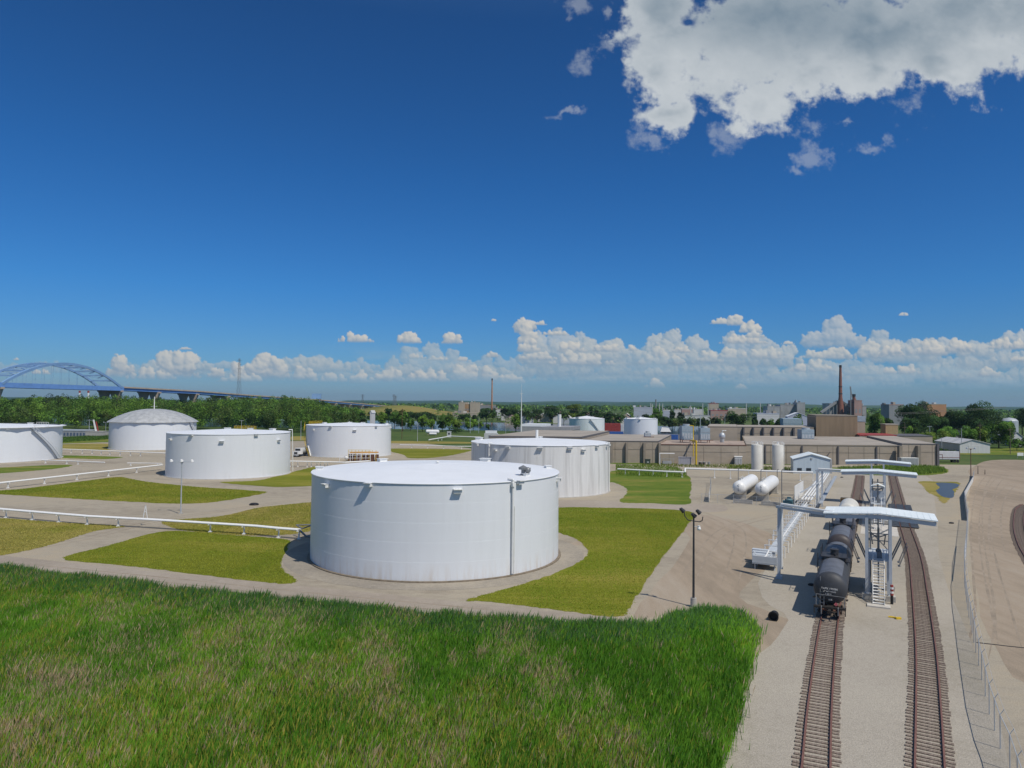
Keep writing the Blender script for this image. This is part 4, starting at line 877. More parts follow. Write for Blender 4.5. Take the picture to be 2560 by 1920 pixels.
    if marks:
        # stencilled rows on the near end, placard and grab rails
        Mx=Matrix((X,Vector((0,0,1)),-Y)).transposed().to_4x4()
        def tm(s,size,x,z,m,nm):
            dr=math.sqrt(max(0,1-((x/rad)**2+((z-zc)/rad)**2))); M4=Mx.copy(); M4.translation=P(x,e+.75*(1-dr)-.06,z); return text_mesh(s,size,.03,m,nm,o,M4)
        tm('TAPX 190086',.26,-.05,zc+.10,M_MARK,'stencil_row'); tm('LT WT 94200',.20,-.05,zc-.18,M_MARK,'stencil_row'); tm('3 255 K',.18,-.15,zc-.42,M_MARK,'stencil_row'); tm('1075',.2,.0,zc-1.0,M_MARK,'stencil_row')
        b=MB(); q=P(.55,e-.30,zc-1.28); s_=.19; b.quad(q+X*s_,q+Vector((0,0,s_)),q-X*s_,q-Vector((0,0,s_))); b.bar(q,q+Y*.5,.04); b.build('placard',M_PINK,o)
        b=MB(); 
        b.tube([P(-1.25,e-.15,zc-.5),P(1.3,e-.15,zc-.55)],.03,6)
        for x in(-1.25,1.3): b.bar(P(x,e-.15,zc-.5),P(x,.6,1.1),.05)
        for x in(-.9,-.55): b.bar(P(x,e-.1,1.1),P(x,e+.35,zc+rad*.75),.04)
        for k in range(7): b.bar(P(-.9,e-.08+k*.06,1.35+k*.34),P(-.55,e-.08+k*.06,1.35+k*.34),.035)
        for x in(-.75,.75): b.tube([P(x,.5,1.15),P(x,.15,1.1),P(x,.1,.45)],.05,6)
        b.build('grab_rails',M_DGALV,o)
        b=MB(); 
        for k in range(4): b.box(P(-.18+.0*k,L*.5+3.2+k*.42,zt+.03),(.5,.22,.03),rz)
        b.build('top_stencil',M_MARK,o)
    return o
p0,d0=along(S1,70.2); q0,_=along(S1,90); d0=(q0-p0).normalized()
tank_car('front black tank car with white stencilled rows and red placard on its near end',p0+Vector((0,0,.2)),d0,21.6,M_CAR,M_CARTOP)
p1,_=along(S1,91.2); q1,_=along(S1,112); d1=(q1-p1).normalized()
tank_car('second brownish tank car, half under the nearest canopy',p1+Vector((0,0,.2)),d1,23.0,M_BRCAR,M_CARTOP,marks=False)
p2,_=along(S1,118.2); q2,_=along(S1,128); d2=(q2-p2).normalized()
o=tank_car('short cream tank car showing its round white end above the canopy',p2+Vector((0,0,.2)),d2,11.0,M_CREAM,None,zt=4.6,rad=1.6,marks=False,manway=False)
# railcar mover
p,_=along(S1,133); rz=math.atan2(d2.y,d2.x)-math.pi/2; o=thing('railcar_mover',p,'yellow railcar mover parked behind the cream tank car','railcar mover',None,rz); X=Vector((d2.y,-d2.x,0)); Y=d2; P=lambda x,y,z:p+X*x+Y*y+Vector((0,0,z))
b=MB(); b.box(P(-.6,1.6,1.5),(3.0,4.5,1.2),rz); b.box(P(-.6,0,1.1),(2.8,1.4,.7),rz); b.build('body',M_ORG,o)
b=MB(); b.box(P(-.9,2.2,2.9),(1.9,1.8,1.5),rz); cb=b.build('cab',M_ORG,o)
b=MB(); b.box(P(-.9,1.26,3.05),(1.5,.06,.8),rz); b.build('windscreen',M_GLASS,cb)
for x in(-1.7,.5):
    for y in(.4,2.9): b=MB(); b.cyl(P(x-.2,y,.6),P(x+.2,y,.6),.55,n=18); b.build('wheel',M_BLACK,o)

# ---------------- loading rack ----------------
RC=Vector((40.0,77.6,0)); RP=lambda x,y,z:RC+pdir*x+tdir*y+Vector((0,0,z)); RZ=-R(27.2)
def vz(p,v,Y): return zat((p.x,p.y),v,Y)
M_CAN=mat('canopy_sheet_white',(.78,.84,.85),.45,.04,.4)
M_STR=mat('grey_painted_steel',(.50,.54,.58),.5,.06,1)
M_PAD=mat('pale_concrete_pad',(.55,.52,.47),.85,.1,1)
def canopy(label,y0,y1,z,wl,wr,legs=True,drop=.38,group='canopies over the loading rack'):
    o=thing('canopy',RP(0,y0,0),label,'canopy',group,RZ); zr=z+.35
    b=MB(); b.quad(RP(-wl,y0,zr-drop),RP(0,y0,zr),RP(0,y1,zr),RP(-wl,y1,zr-drop)); b.quad(RP(0,y0,zr),RP(wr,y0,zr-drop),RP(wr,y1,zr-drop),RP(0,y1,zr))
    for (xa,za),(xb,zb) in(((-wl,zr-drop),(0,zr)),((0,zr),(wr,zr-drop))):
        b.quad(RP(xa,y0,za-.12),RP(xb,y0,zb-.12),RP(xb,y1,zb-.12),RP(xa,y1,za-.12))
        for y in(y0,y1): b.quad(RP(xa,y,za-.12),RP(xb,y,zb-.12),RP(xb,y,zb),RP(xa,y,za))
    for x in(-wl,wr): b.quad(RP(x,y0,zr-drop-.12),RP(x,y1,zr-drop-.12),RP(x,y1,zr-drop),RP(x,y0,zr-drop))
    rf=b.build('roof_sheet',M_CAN,o)
    b=MB()
    for i in range(int((wl+wr)/.6)):
        x=-wl+.3+i*.6
        if x<wr: zz=zr-drop*abs(x)/(wl if x<0 else wr); b.bar(RP(x,y0+.02,zz+.02),RP(x,y1-.02,zz+.005),.03,.02)
    b.build('roof_rib',M_CAN,rf)
    b=MB()
    for y in(y0+.25,y1-.25):
        b.bar(RP(-wl+.15,y,zr-drop-.42),RP(0,y,zr-.42),.2,.42); b.bar(RP(0,y,zr-.42),RP(wr-.15,y,zr-drop-.42),.2,.42)
    for x in(-wl+.2,-wl/2,wr/2,wr-.2): b.bar(RP(x,y0+.25,zr-drop*abs(x)/wl-.3),RP(x,y1-.25,zr-drop*abs(x)/wl-.3),.1,.2)
    b.build('beams',M_STR,o)
    if legs:
        for x in(-1.15,1.15):
            for y in(y0+.25,y1-.25):
                b=MB(); b.bar(RP(x,y,.2),RP(x,y,zr-.5),.3,.3,up=pdir); b.box(RP(x,y,.65),(.5,.5,.08),RZ); b.build('leg',M_STR,o)
                b=MB(); b.box(RP(x,y,.3),(.95,.95,.62),RZ); b.build('footing',M_CONC,o)
    return o
canopy('nearest wide white canopy spanning both tracks over the black tank cars',0,5.6,9.1,5.5,5.6)
sA=(Vector((66.2,128.4,0))-RC).length; sB=(Vector((75.2,146,0))-RC).length
canopy('middle canopy with its gable over the far platform',sA,sA+5.0,9.1,6.1,6.3)
canopy('farthest and smallest white canopy, in front of the warehouse wall',sB+6,sB+11,9.2,6.3,6.3)
def grating_platform(y0,y1,x0,x1,z,label,stair=True,n=1):
    o=thing('loading_platform',RP(0,y0,0),label,'platform','loading platforms under the canopies',RZ)
    b=MB(); b.bar(RP(0,y0,z),RP(0,y1,z),x1-x0,.12); b.build('deck',M_STR,o)
    b=MB()
    for x in(x0,x1):
        for k in range(int((y1-y0)/1.4)+1):
            y=y0+k*1.4; b.bar(RP(x,y,z),RP(x,y,z+1.1),.05)
        for zz in(.55,1.1): b.bar(RP(x,y0,z+zz),RP(x,y1,z+zz),.05)
    b.build('railing',M_WPIPE,o)
    for x in(x0+.2,x1-.2):
        for y in(y0+.8,y1-.8): b=MB(); b.bar(RP(x,y,0),RP(x,y,z),.2,.2,up=pdir); b.build('leg',M_STR,o)
    # folding gangways each side
    for s in(-1,1):
        for yy in(y0+.8,y0+3.0):
            xb=x1 if s>0 else x0; b=MB()
            b.bar(RP(xb+s*.15,yy,z-.1),RP(xb+s*1.1,yy,z+2.2),.08,.08); b.bar(RP(xb+s*.15,yy+.8,z-.1),RP(xb+s*1.1,yy+.8,z+2.2),.08,.08)
            for k in range(6): f=k/5; b.bar(RP(xb+s*(.15+.95*f),yy,z-.1+2.3*f),RP(xb+s*(.15+.95*f),yy+.8,z-.1+2.3*f),.06,.03)
            for dy in(0,.8): b.bar(RP(xb+s*.9,yy+dy,z-.6),RP(xb+s*1.7,yy+dy,z+1.6),.05); 
            b.bar(RP(xb+s*1.7,yy,z+1.6),RP(xb+s*1.7,yy+.8,z+1.6),.05); b.bar(RP(xb+s*.9,yy,z-.6),RP(xb+s*.9,yy+.8,z-.6),.25,.05); b.build('folding_gangway',M_DGALV,o)
    # loading arms
    b=MB(); b.cyl(RP(0,y0+1.6,z),RP(0,y0+1.6,z+3.4),.12); 
    for s in(-1,1): b.tube([RP(0,y0+1.6,z+2.3),RP(s*.9,y0+2.4,z+2.6),RP(s*.75,y0+4.4,z+2.2),RP(s*.6,y0+4.6,z+1.0)],.07,8)
    b.ball(RP(0,y0+1.6,z+.8),.3); b.box(RP(.1,y0+1.3,z+.4),(.5,.5,.7),RZ); b.build('loading_arm',M_DGALV,o)
    b=MB()
    for x in(-.85,.0): b.cyl(RP(x,y1-1.2,0),RP(x,y1-1.2,z+3.8),.09)
    for zz in(z+1.2,z+2.0,z+3.2): b.bar(RP(-1.3,y1-1.2,zz),RP(1.3,y1-1.2,zz),.12,.12)
    b.bar(RP(-1.2,y1-1.2,z+1.2),RP(1.2,y1+1.8,z+2.2),.1,.12); b.bar(RP(-1.2,y1-1.2,z+2.6),RP(1.0,y1-1.2,z+.2),.07,.1)
    b.build('pipe_frame',M_DGALV,o)
    if stair:
        run=4.6; b=MB(); w=.55
        for s in(-1,1): b.bar(RP(s*w,y0-run,.15),RP(s*w,y0,z),.06,.28)
        nn=15
        for k in range(nn): f=(k+.5)/nn; b.bar(RP(-w,y0-run*(1-f),.15+(z-.15)*f),RP(w,y0-run*(1-f),.15+(z-.15)*f),.26,.05)
        st=b.build('stair',M_WPIPE,o)
        b=MB()
        for s in(-1,1):
            b.tube([RP(s*w,y0-run,.15),RP(s*w,y0-run,1.15),RP(s*w,y0,z+1.1),RP(s*w,y0+.5,z+1.1),RP(s*w*1.9,y0+.5,z+1.1)],.035,6)
            b.bar(RP(s*w,y0-run,.65),RP(s*w,y0,z+.6),.04)
            for k in range(1,5): f=k/5; b.bar(RP(s*w,y0-run*(1-f),.15+(z-.15)*f),RP(s*w,y0-run*(1-f),1.15+(z-.15)*f),.04)
        b.build('handrail',M_WPIPE,st)
        b=MB(); b.box(RP(0,y0-run-.3,.09),(2.2,1.3,.18),RZ); b.build('stair_pad',M_PAD,o)
    return o
grating_platform(2.2,9.5,-1.15,1.15,3.9,'near loading platform with a white stair facing the camera')
b=MB(); 
grating_platform(sA-3.5,sA+4.5,-1.1,1.1,3.9,'far loading platform with a little hutch roof beneath the middle canopy')
o=thing('operator_hutch',RP(0,sA-2,3.96),'small white roofed hutch on the far loading platform','hutch',None,RZ)
b=MB(); b.quad(RP(-1.1,sA-2.6,6.9),RP(0,sA-2.6,7.35),RP(0,sA-.6,7.35),RP(-1.1,sA-.6,6.9)); b.quad(RP(0,sA-2.6,7.35),RP(1.1,sA-2.6,6.9),RP(1.1,sA-.6,6.9),RP(0,sA-.6,7.35)); b.quad(RP(-1.1,sA-2.6,6.8),RP(1.1,sA-2.6,6.8),RP(1.1,sA-.6,6.8),RP(-1.1,sA-.6,6.8)); b.build('roof',M_CAN,o)
b=MB()
for x in(-.95,.95):
    for y in(-2.4,-.8): b=MB(); b.bar(RP(x,sA+y,3.96),RP(x,sA+y,6.85),.09); b.build('post',M_STR,o)
b=MB(); b.box(RP(0,sA-.8,5.2),(1.6,.1,1.6),RZ); b.build('panel',M_STR,o)
# red/white banded post by the stair and the dark bin at its foot
o=thing('marker_post',RP(1.35,-1.0,0),'red and white banded post beside the right leg of the nearest canopy','post'); q=RP(1.25,-.95,0)
for k in range(5): b=MB(); b.cyl(q+Vector((0,0,.95+k*.22)),q+Vector((0,0,1.17+k*.22)),.16,n=10); b.build('band',M_RED if k%2==0 else M_WPIPE,o)
b=MB(); b.cyl(q,q+Vector((0,0,.95)),.14); b.build('base',M_BLACK,o)
# track pans
def pan(label,S,dep0,dep1):
    p,d=along(S,dep0); q,_=along(S,dep1); d=(q-p).normalized(); X=Vector((d.y,-d.x,0)); o=thing('spill_pan',p,label,'spill pan','dark spill pans across the right track')
    b=MB(); l=(q-p).length
    for x0,x1 in((-2.1,-.86),(-.64,.64),(.86,2.1)): b.bar(p+X*((x0+x1)/2)+Vector((0,0,.2)),q+X*((x0+x1)/2)+Vector((0,0,.2)),x1-x0,.08)
    b.build('trough',M_PAN,o)
    b=MB()
    for k in range(5): f=k/4; c_=p+(q-p)*f; b.bar(c_-X*2.1+Vector((0,0,.27)),c_-X*.86+Vector((0,0,.27)),.08,.06); b.bar(c_-X*.64+Vector((0,0,.27)),c_+X*.64+Vector((0,0,.27)),.08,.06); b.bar(c_+X*.86+Vector((0,0,.27)),c_+X*2.1+Vector((0,0,.27)),.08,.06)
    b.build('grille',M_DGALV,o)
M_PAN=mat('dark_pan_steel',(.05,.06,.075),.6,.2,1)
pan('dark spill pan on the right track, nearer one below the canopy edge',S2,124,131.5); pan('dark spill pan on the right track, farther one above the canopy edge',S2,143,152)
sheet('concrete_slab',[tuple(RP(x,y,0)[:2]) for x,y in((-2.6,44),(3.0,44),(3.0,62),(-2.6,62))],.05,M_PAD,sub=1)

# gantries carrying pipes to the rack
def gantry(label,base,top_z,to,zz,two=False,w=.34):
    o=thing('pipe_gantry',base,label,'pipe gantry','pipe gantries to the loading rack'); 
    b=MB(); b.box(base+Vector((0,0,top_z/2)),(w,w,top_z),RZ); b.box(base+Vector((0,0,.2)),(.7,.7,.4),RZ); b.build('column',M_STR,o)
    if two: b=MB(); p=base+pdir*1.0; b.box(p+Vector((0,0,top_z/2)),(w,w,top_z),RZ); b.build('column',M_STR,o); b=MB(); b.bar(base+Vector((0,0,top_z*.4))-pdir*3-tdir*3,p+Vector((0,0,top_z*.72)),.18,.2); b.build('brace',M_STR,o)
    b=MB(); a=base+Vector((0,0,top_z)); b.bar(a-pdir*.3,Vector((to.x,to.y,top_z)),.25,.3); b.build('beam',M_STR,o)
    b=MB(); b.tube([base+pdir*.3+Vector((0,0,1.2)),base+pdir*.3+Vector((0,0,zz)),Vector((to.x,to.y,zz))],.16,10); b.build('pipe',M_WPIPE,o)
    return o
g1=gr('N',1590,1640); gantry('tall white column with a beam reaching the left end of the nearest canopy',g1,8.7,RP(-4.5,1.0,0),9.05)
g2=gr('F',838,575); g2z=vz(g2,'F',262); to=gr('F',1290,272,g2z+.35); to.z=0
gantry('double column with a high white pipe bending down at the middle canopy',g2,g2z,to,g2z+.35,True)
b=MB(); b.tube([Vector((to.x,to.y,g2z+.35)),Vector((to.x+.6,to.y,g2z-.2)),Vector((to.x+.7,to.y,2))],.16,8); dn=thing('downpipe',Vector((to.x+.7,to.y,0)),'white downpipe at the left leg of the middle canopy','pipe'); b.build('pipe',M_WPIPE,dn)

# ---------------- long pipe rack on frames ----------------
n0=gr('N',1580,1470); n1=gr('N',1700,1270); far=gr('F',955,345); 
a=gr('N',1670,1200,1.6); fz=gr('F',960,300,1.6); dr=(Vector((fz.x,fz.y,0))-Vector((a.x,a.y,0))); Lr=dr.length; dr.normalize(); pr=Vector((dr.y,-dr.x,0)); a=Vector((a.x,a.y,0))
o=thing('pipe_rack',a,'long rack of low white frames carrying pipes toward the propane vessels','pipe rack')
n=int(Lr/4.3)
for k in range(-1,n):
    p=a+dr*4.3*k; wd=2.6 if k<3 else 3.0; b=MB()
    if k<11 or True:
        b.bar(p,p+Vector((0,0,1.6)),.12); b.bar(p-pr*wd,p-pr*wd+Vector((0,0,1.6)),.12); b.bar(p+Vector((0,0,1.6)),p-pr*(wd+.1)+Vector((0,0,1.6)),.13,.13)
        b.bar(p-pr*wd+Vector((0,0,.5)),p+Vector((0,0,.5)),.07,.07)
    b.build('support_frame',M_WPIPE,o)
z=1.75
for off,k0,k1,rd in((-1.05,0,n*.42,.11),(-1.55,1.5,n*.42,.09)):
    b=MB(); b.cyl(a+pr*off+dr*4.3*k0+Vector((0,0,z)),a+pr*(off)+dr*4.3*k1+Vector((0,0,z)),rd,n=8); b.build('pipe',M_WPIPE if rd>.1 else M_GALV,o)
for off in(-.6,-1.15,-1.7,-2.3): b=MB(); b.cyl(a+pr*off+dr*4.3*n*.45+Vector((0,0,z+.1)),a+pr*off+dr*(Lr)+Vector((0,0,z+.1)),.17,n=8); b.build('pipe',M_WPIPE,o)
b=MB(); b.bar(a+pr*1.2+dr*4.3*n*.45+Vector((0,0,1.3)),a+pr*1.2+dr*Lr+Vector((0,0,1.3)),.7,.06)
for k in range(34): q=a+pr*1.2+dr*(4.3*n*.45+k*(Lr*.55/34)); b.bar(q-pr*.5+Vector((0,0,1.45)),q+pr*.5+Vector((0,0,1.45)),.3,.05)
b.build('cable_tray',M_STR,o)
b=MB(); b.bar(a-pr*1.3-dr*4.3+Vector((0,0,1.25)),a-pr*1.3+dr*4.3*n*.42+Vector((0,0,1.25)),1.1,.5); b.build('sheet_duct',M_STR,o)
# bulky tray at the near end
e0=a-dr*7.6-pr*1.5; o=thing('valve_skid',e0,'grey sheet metal valve skid at the near end of the pipe rack','valve skid',None,0); zr=math.atan2(dr.y,dr.x)-math.pi/2
b=MB(); b.box(e0+Vector((0,0,.95)),(3.0,2.6,.12),zr); b.box(e0-dr*1.25+Vector((0,0,1.25)),(3.0,.06,1.0),zr); b.box(e0-pr*1.47+Vector((0,0,1.3)),(.06,2.5,1.2),zr); b.box(e0+pr*1.47+Vector((0,0,1.15)),(.06,2.5,.8),zr); b.build('tray',M_STR,o)
for dx in(-1.2,1.2):
    for dy in(-1,1): b=MB(); q=e0+pr*dx+dr*dy; b.bar(q,q+Vector((0,0,1.0)),.12); b.build('leg',M_STR,o)
b=MB(); b.tube([e0+Vector((-.5,0,1.3)),e0+Vector((.1,.3,1.5)),e0+dr*3+Vector((0,0,1.8))],.1,8); b.ball(e0+Vector((.5,-.3,1.35)),.22); b.cyl(e0+Vector((.5,-.3,1.3)),e0+Vector((.5,-.3,2.0)),.05)
for k in range(3): b.bar(e0-pr*1.3+dr*(-.8+k*.7)+Vector((0,0,1.5)),e0+pr*1.3+dr*(-.8+k*.7)+Vector((0,0,1.5)),.1,.08)
b.build('valve_piping',M_WPIPE,o)
b=MB()
for k in range(3): p=e0+dr*(1.5+k*1.1)-pr*(.6+.2*k); b.box(p+Vector((0,0,1.0+.1*k)),(2.4,.9,1.0),zr)
b.build('cabinet',M_STR,o)

# ---------------- propane vessels ----------------
VD=tdir; v0=Vector((50.2,157.3,0)); L=20.5; zc=2.75; rd=1.48
def vessel(label,base,L,rd,zc,m,group,digits=None,saddles=(.12,.86)):
    o=thing('propane_vessel',base,label,'storage vessel',group,RZ); b=MB(); prof=[(0.001,0)]
    for k in range(1,8): a_=k/7*math.pi/2; prof.append((rd*math.sin(a_),rd*.85*(1-math.cos(a_))))
    prof+=[(rd,rd*.85+(L-1.7*rd)*j/5) for j in range(1,6)]
    for k in range(1,8): a_=math.pi/2-k/7*math.pi/2; prof.append((max(.001,rd*math.sin(a_)),L-rd*.85+rd*.85*math.cos(a_)))
    b.lathe(base+Vector((0,0,zc)),prof,36,axis=VD,ref=(0,0,1)); b.build('vessel_shell',m,o,smooth=True)
    for f in saddles:
        p=base+VD*L*f; b=MB(); b.box(p+Vector((0,0,(zc-rd*.45)/2)),(rd*1.75,.5,zc-rd*.45),RZ); b.box(p+Vector((0,0,.1)),(rd*2.2,1.0,.2),RZ); b.build('saddle',M_CONC,o)
    b=MB()
    for f in(.16,.3): 
        p=base+VD*L*f+Vector((0,0,zc+rd-.05)); b.cyl(p,p+Vector((0,0,.5)),.16); b.cyl(p+Vector((0,0,.45)),p+Vector((0,0,.5)),.25)
    b.bar(base+VD*L*.12-pdir*.3+Vector((0,0,zc+rd+.5)),base+VD*L*.4-pdir*.3+Vector((0,0,zc+rd+.5)),.04); b.build('top_fittings',M_WPIPE,o)
    if digits:
        Mx=Matrix((pdir,Vector((0,0,1)),-VD)).transposed().to_4x4()
        for ch,dz in digits:
            dr_=math.sqrt(1-min(.99,(dz/rd)**2)); M4=Mx.copy(); M4.translation=base+Vector((0,0,zc+dz))+VD*(rd*.85*(1-dr_)-.05); text_mesh(ch,.62,.02,M_DARK,'stencil',o,M4)
    return o
vessel('left one of the twin white propane vessels on concrete saddles',v0,L,rd,zc,M_WPIPE,'twin propane vessels',[('C',.55),('1',0.0),('T',-.55)])
vessel('right one of the twin white propane vessels, nearer the pipe rack',v0+pdir*4.75,L,rd,zc,M_WPIPE,'twin propane vessels',[('C',.6),('2',0.05),('T',-.55)])
for nm,x0,x1,y0 in(('long pale concrete barrier in front of the left propane vessel',960,1225,590),('long pale concrete barrier in front of the right propane vessel',1345,1612,622)):
    p=gr('N',x0,y0); q=gr('N',x1,y0+22); o=thing('concrete_barrier',p,nm,'barrier','barriers before the vessels'); b=MB(); b.bar(p+Vector((0,0,.2)),q+Vector((0,0,.2)),.6,.4); b.bar(p+Vector((0,0,.62)),q+Vector((0,0,.62)),.28,.45); b.build('block',M_CONC,o)
# compressor and white boards by the rack
p=gr('N',1715,655); o=thing('compressor',p,'teal compressor unit in a rail frame left of the double column','compressor'); M_TEAL=mat('teal_paint',(.06,.16,.20),.5,.15,2)
b=MB(); b.box(p+Vector((0,0,.8)),(1.9,1.5,1.1),RZ); b.cyl(p+Vector((-.6,-.3,1.5)),p+Vector((.7,-.3,1.5)),.4,n=14); b.box(p+Vector((.3,.3,1.7)),(.7,.6,.8),RZ); b.build('engine',M_TEAL,o)
b=MB()
for dx in(-1.1,1.1):
    for dy in(-.9,.9): b.bar(p+pdir*dx+tdir*dy,p+pdir*dx+tdir*dy+Vector((0,0,2.6)),.07)
for zz in(1.9,2.6):
    for dy in(-.9,.9): b.bar(p-pdir*1.1+tdir*dy+Vector((0,0,zz)),p+pdir*1.1+tdir*dy+Vector((0,0,zz)),.07)
b.build('frame',M_DGALV,o)
p=gr('N',1805,655); q=gr('N',1925,560); o=thing('sign_board',p,'large blank white board standing between the compressor and the rack','board')
b=MB(); d=(q-p).normalized(); b.bar(p+Vector((0,0,2.8)),q+Vector((0,0,2.8)),.08,3.2); b.build('panel',M_WPIPE,o)
b=MB()
for t in(p,q,(p+q)/2): b=MB(); b.bar(t,t+Vector((0,0,2.0)),.12); b.build('post',M_STR,o)
# tall thin posts beside the vessels
for nm,x,y0,y1 in(('dark post in front of the right propane vessel, rising over the pipe',1628,650,130),('dark post between the two propane vessels',1340,420,130),('thin dark post left of the propane vessels',1027,300,120),('short dark post over the right propane vessel',1565,330,130)):
    p=gr('N',x,y0); h=vz(p,'N',y1); o=thing('vent_post',p,nm,'post','dark vent posts by the propane vessels'); b=MB(); b.tube([p,p+Vector((0,0,h-.3)),p+Vector((.15,0,h)),p+Vector((.45,0,h-.05))],.09,8); b.build('pipe',M_DGALV,o)

# ---------------- chain link fences ----------------
def chain_mat():
    m=bpy.data.materials.new('chain_link'); m.use_nodes=True; nt=m.node_tree; b=nt.nodes['Principled BSDF']; b.inputs['Base Color'].default_value=(.42,.43,.43,1); b.inputs['Metallic'].default_value=.3; b.inputs['Roughness'].default_value=.5
    tr=nt.nodes.new('ShaderNodeBsdfTransparent'); mx=nt.nodes.new('ShaderNodeMixShader'); uv=nt.nodes.new('ShaderNodeTexCoord'); sp=nt.nodes.new('ShaderNodeSeparateXYZ'); nt.links.new(uv.outputs['UV'],sp.inputs[0])
    def M(op,a,b_=None):
        n=nt.nodes.new('ShaderNodeMath'); n.operation=op
        for i,x in enumerate((a,b_)):
            if x is None: continue
            if isinstance(x,(int,float)): n.inputs[i].default_value=x
            else: nt.links.new(x,n.inputs[i])
        return n.outputs[0]
    u=M('MULTIPLY',M('ADD',sp.outputs[0],sp.outputs[1]),14.); v=M('MULTIPLY',M('SUBTRACT',sp.outputs[0],sp.outputs[1]),14.)
    f=M('MAXIMUM',M('LESS_THAN',M('FRACT',u),.08),M('LESS_THAN',M('FRACT',v),.08)); nt.links.new(f,mx.inputs[0]); nt.links.new(tr.outputs[0],mx.inputs[1]); nt.links.new(b.outputs[0],mx.inputs[2]); nt.links.new(mx.outputs[0],nt.nodes['Material Output'].inputs[0]); return m
M_CHAIN=chain_mat()
def chain_fence(label,pts,h=2.1,step=3.0,slats=None,barb=True,group=None):
    o=thing('chain_link_fence',pts[0],label,'fence',group); P=[]
    for a_,b_ in zip(pts,pts[1:]):
        n=max(1,round((b_-a_).length/step)); P+=[a_+(b_-a_)*i/n for i in range(n)]
    P.append(pts[-1]); vs=[];fs=[];uvs=[];u=0
    for i,p in enumerate(P):
        if i: u+=(p-P[i-1]).length
        vs+=[tuple(PM[o.name]@p),tuple(PM[o.name]@(p+Vector((0,0,h))))]; uvs+=[(u,0),(u,h)]
        if i: fs.append((2*i-2,2*i,2*i+1,2*i-1))
    me=bpy.data.meshes.new('mesh_panel'); me.from_pydata(vs,[],fs); ul=me.uv_layers.new(); 
    for lp in me.loops: ul.data[lp.index].uv=uvs[lp.vertex_index]
    me.materials.append(M_CHAIN); q=bpy.data.objects.new('mesh_panel',me); C.objects.link(q); q.parent=o
    for p in P[:98]:
        b=MB(); b.cyl(p,p+Vector((0,0,h+.05)),.035,n=6)
        if barb: b.bar(p+Vector((0,0,h)),p+Vector((.25,0,h+.32)),.03)
        b.build('post',M_GALV,o)
    b=MB()
    for i in range(len(P)-1):
        b.bar(P[i]+Vector((0,0,h)),P[i+1]+Vector((0,0,h)),.04)
        if barb: b.bar(P[i]+Vector((.25,0,h+.32)),P[i+1]+Vector((.25,0,h+.32)),.015)
    b.build('top_rail',M_GALV,o)
    if slats:
        for i0,i1 in slats:
            b=MB()
            for i in range(i0,min(i1,len(P)-1)): b.bar(P[i]+Vector((0,0,h*.52)),P[i+1]+Vector((0,0,h*.52)),.03,h*.9)
            b.build('slat_panel',M_WPIPE,o)
    return o
fp=[gr('G',x,y) for x,y in [(2230,1800),(2110,1420),(2040,1260),(1960,1010),(1905,760),(1862,560),(1835,420),(1800,250),(1780,90)]]+[gr('F',x,y) for x,y in [(2118,1240),(2112,1090),(2130,930),(2140,700),(2112,500)]]+[gr('Q',x,y) for x,y in [(845,785),(955,575),(965,500)]]
ffar=chain_fence('chain link fence with barbed wire running up the right side beside the dirt road',fp[:13])
chain_fence('white slatted end of the fence near the rusty lamp pole',fp[12:],slats=[(0,99)],step=2.5,h=1.5)
fp2=[gr('F',x,y) for x,y in [(2112,1240),(2135,1050),(2146,850)]]; 
b=MB(); b.bar(fp[9]+Vector((-.05,0,1.95)),fp[11]+Vector((-.05,0,1.95)),.05,.12); b.build('wind_screen',M_WPIPE,ffar)
chain_fence('low see-through fence around the propane vessels',[gr('N',515,590),gr('N',960,605),gr('N',1600,650)],h=1.9,step=4,barb=False)
chain_fence('side run of the propane fence with a pale slatted gate',[gr('N',620,585),gr('N',650,430),gr('N',640,330)],h=1.9,step=4,barb=False,slats=[(0,2)])

# ---------------- small things on the ground ----------------
for nm,v,x,y,s in(('black culvert pipe mouth lying near the corner of the reeds','F',460,1540,.9),):
    p=gr(v,x,y+20); o=thing('culvert_pipe',p,nm,'pipe'); b=MB(); b.cyl(p+Vector((-.1,-.25,.42)),p+Vector((.35,.6,.42)),.40,n=20,cap=False); b.cyl(p+Vector((.0,.1,.42)),p+Vector((.02,.14,.42)),.44,n=20); b.build('tube',M_BLACK,o); b=MB(); b.lathe(p+Vector((-.1,-.25,.42)),[(.40,0),(.50,0),(.50,.06),(.40,.06)],20,axis=(.45,.85,0)); b.build('rim',M_BLACK,o)
for i,(v,x,y,nm) in enumerate([('F',1052,325,'black rubber lump on the gravel left of the far tracks'),('F',2000,722,'small black lump on the gravel right of the nearest canopy'),('F',790,1258,'flat black object on the gravel left of the front tank car'),('F',885,648,'dark low object at the left tip of the nearest canopy'),('A',2195,1392,'dark brown lump on the gravel road left of the nearest tank')]):
    p=gr(v,x,y); b=MB(); rr=random.Random(i); s=.35+.1*(i==4)*4; b.ball(p+Vector((0,0,.12)),s,10,6,(1.3,1,.5)); b.v=[(a_+rr.uniform(-.06,.06),b_+rr.uniform(-.06,.06),c_) for a_,b_,c_ in b.v]; o=b.build('rubber_lump',M_BLACK); tag(o,nm,'debris')
p=gr('G',1225,302); q=gr('G',1305,316); b=MB(); b.tube([p+Vector((0,0,.08)),(p+q)/2+Vector((0,.1,.1)),q+Vector((0,0,.08))],.09,8); b.box(q+Vector((-.1,0,.12)),(.5,.25,.2)); tag(b.build('derail_tool',M_YEL),'yellow metal tool lying on the ballast between the tracks','tool')
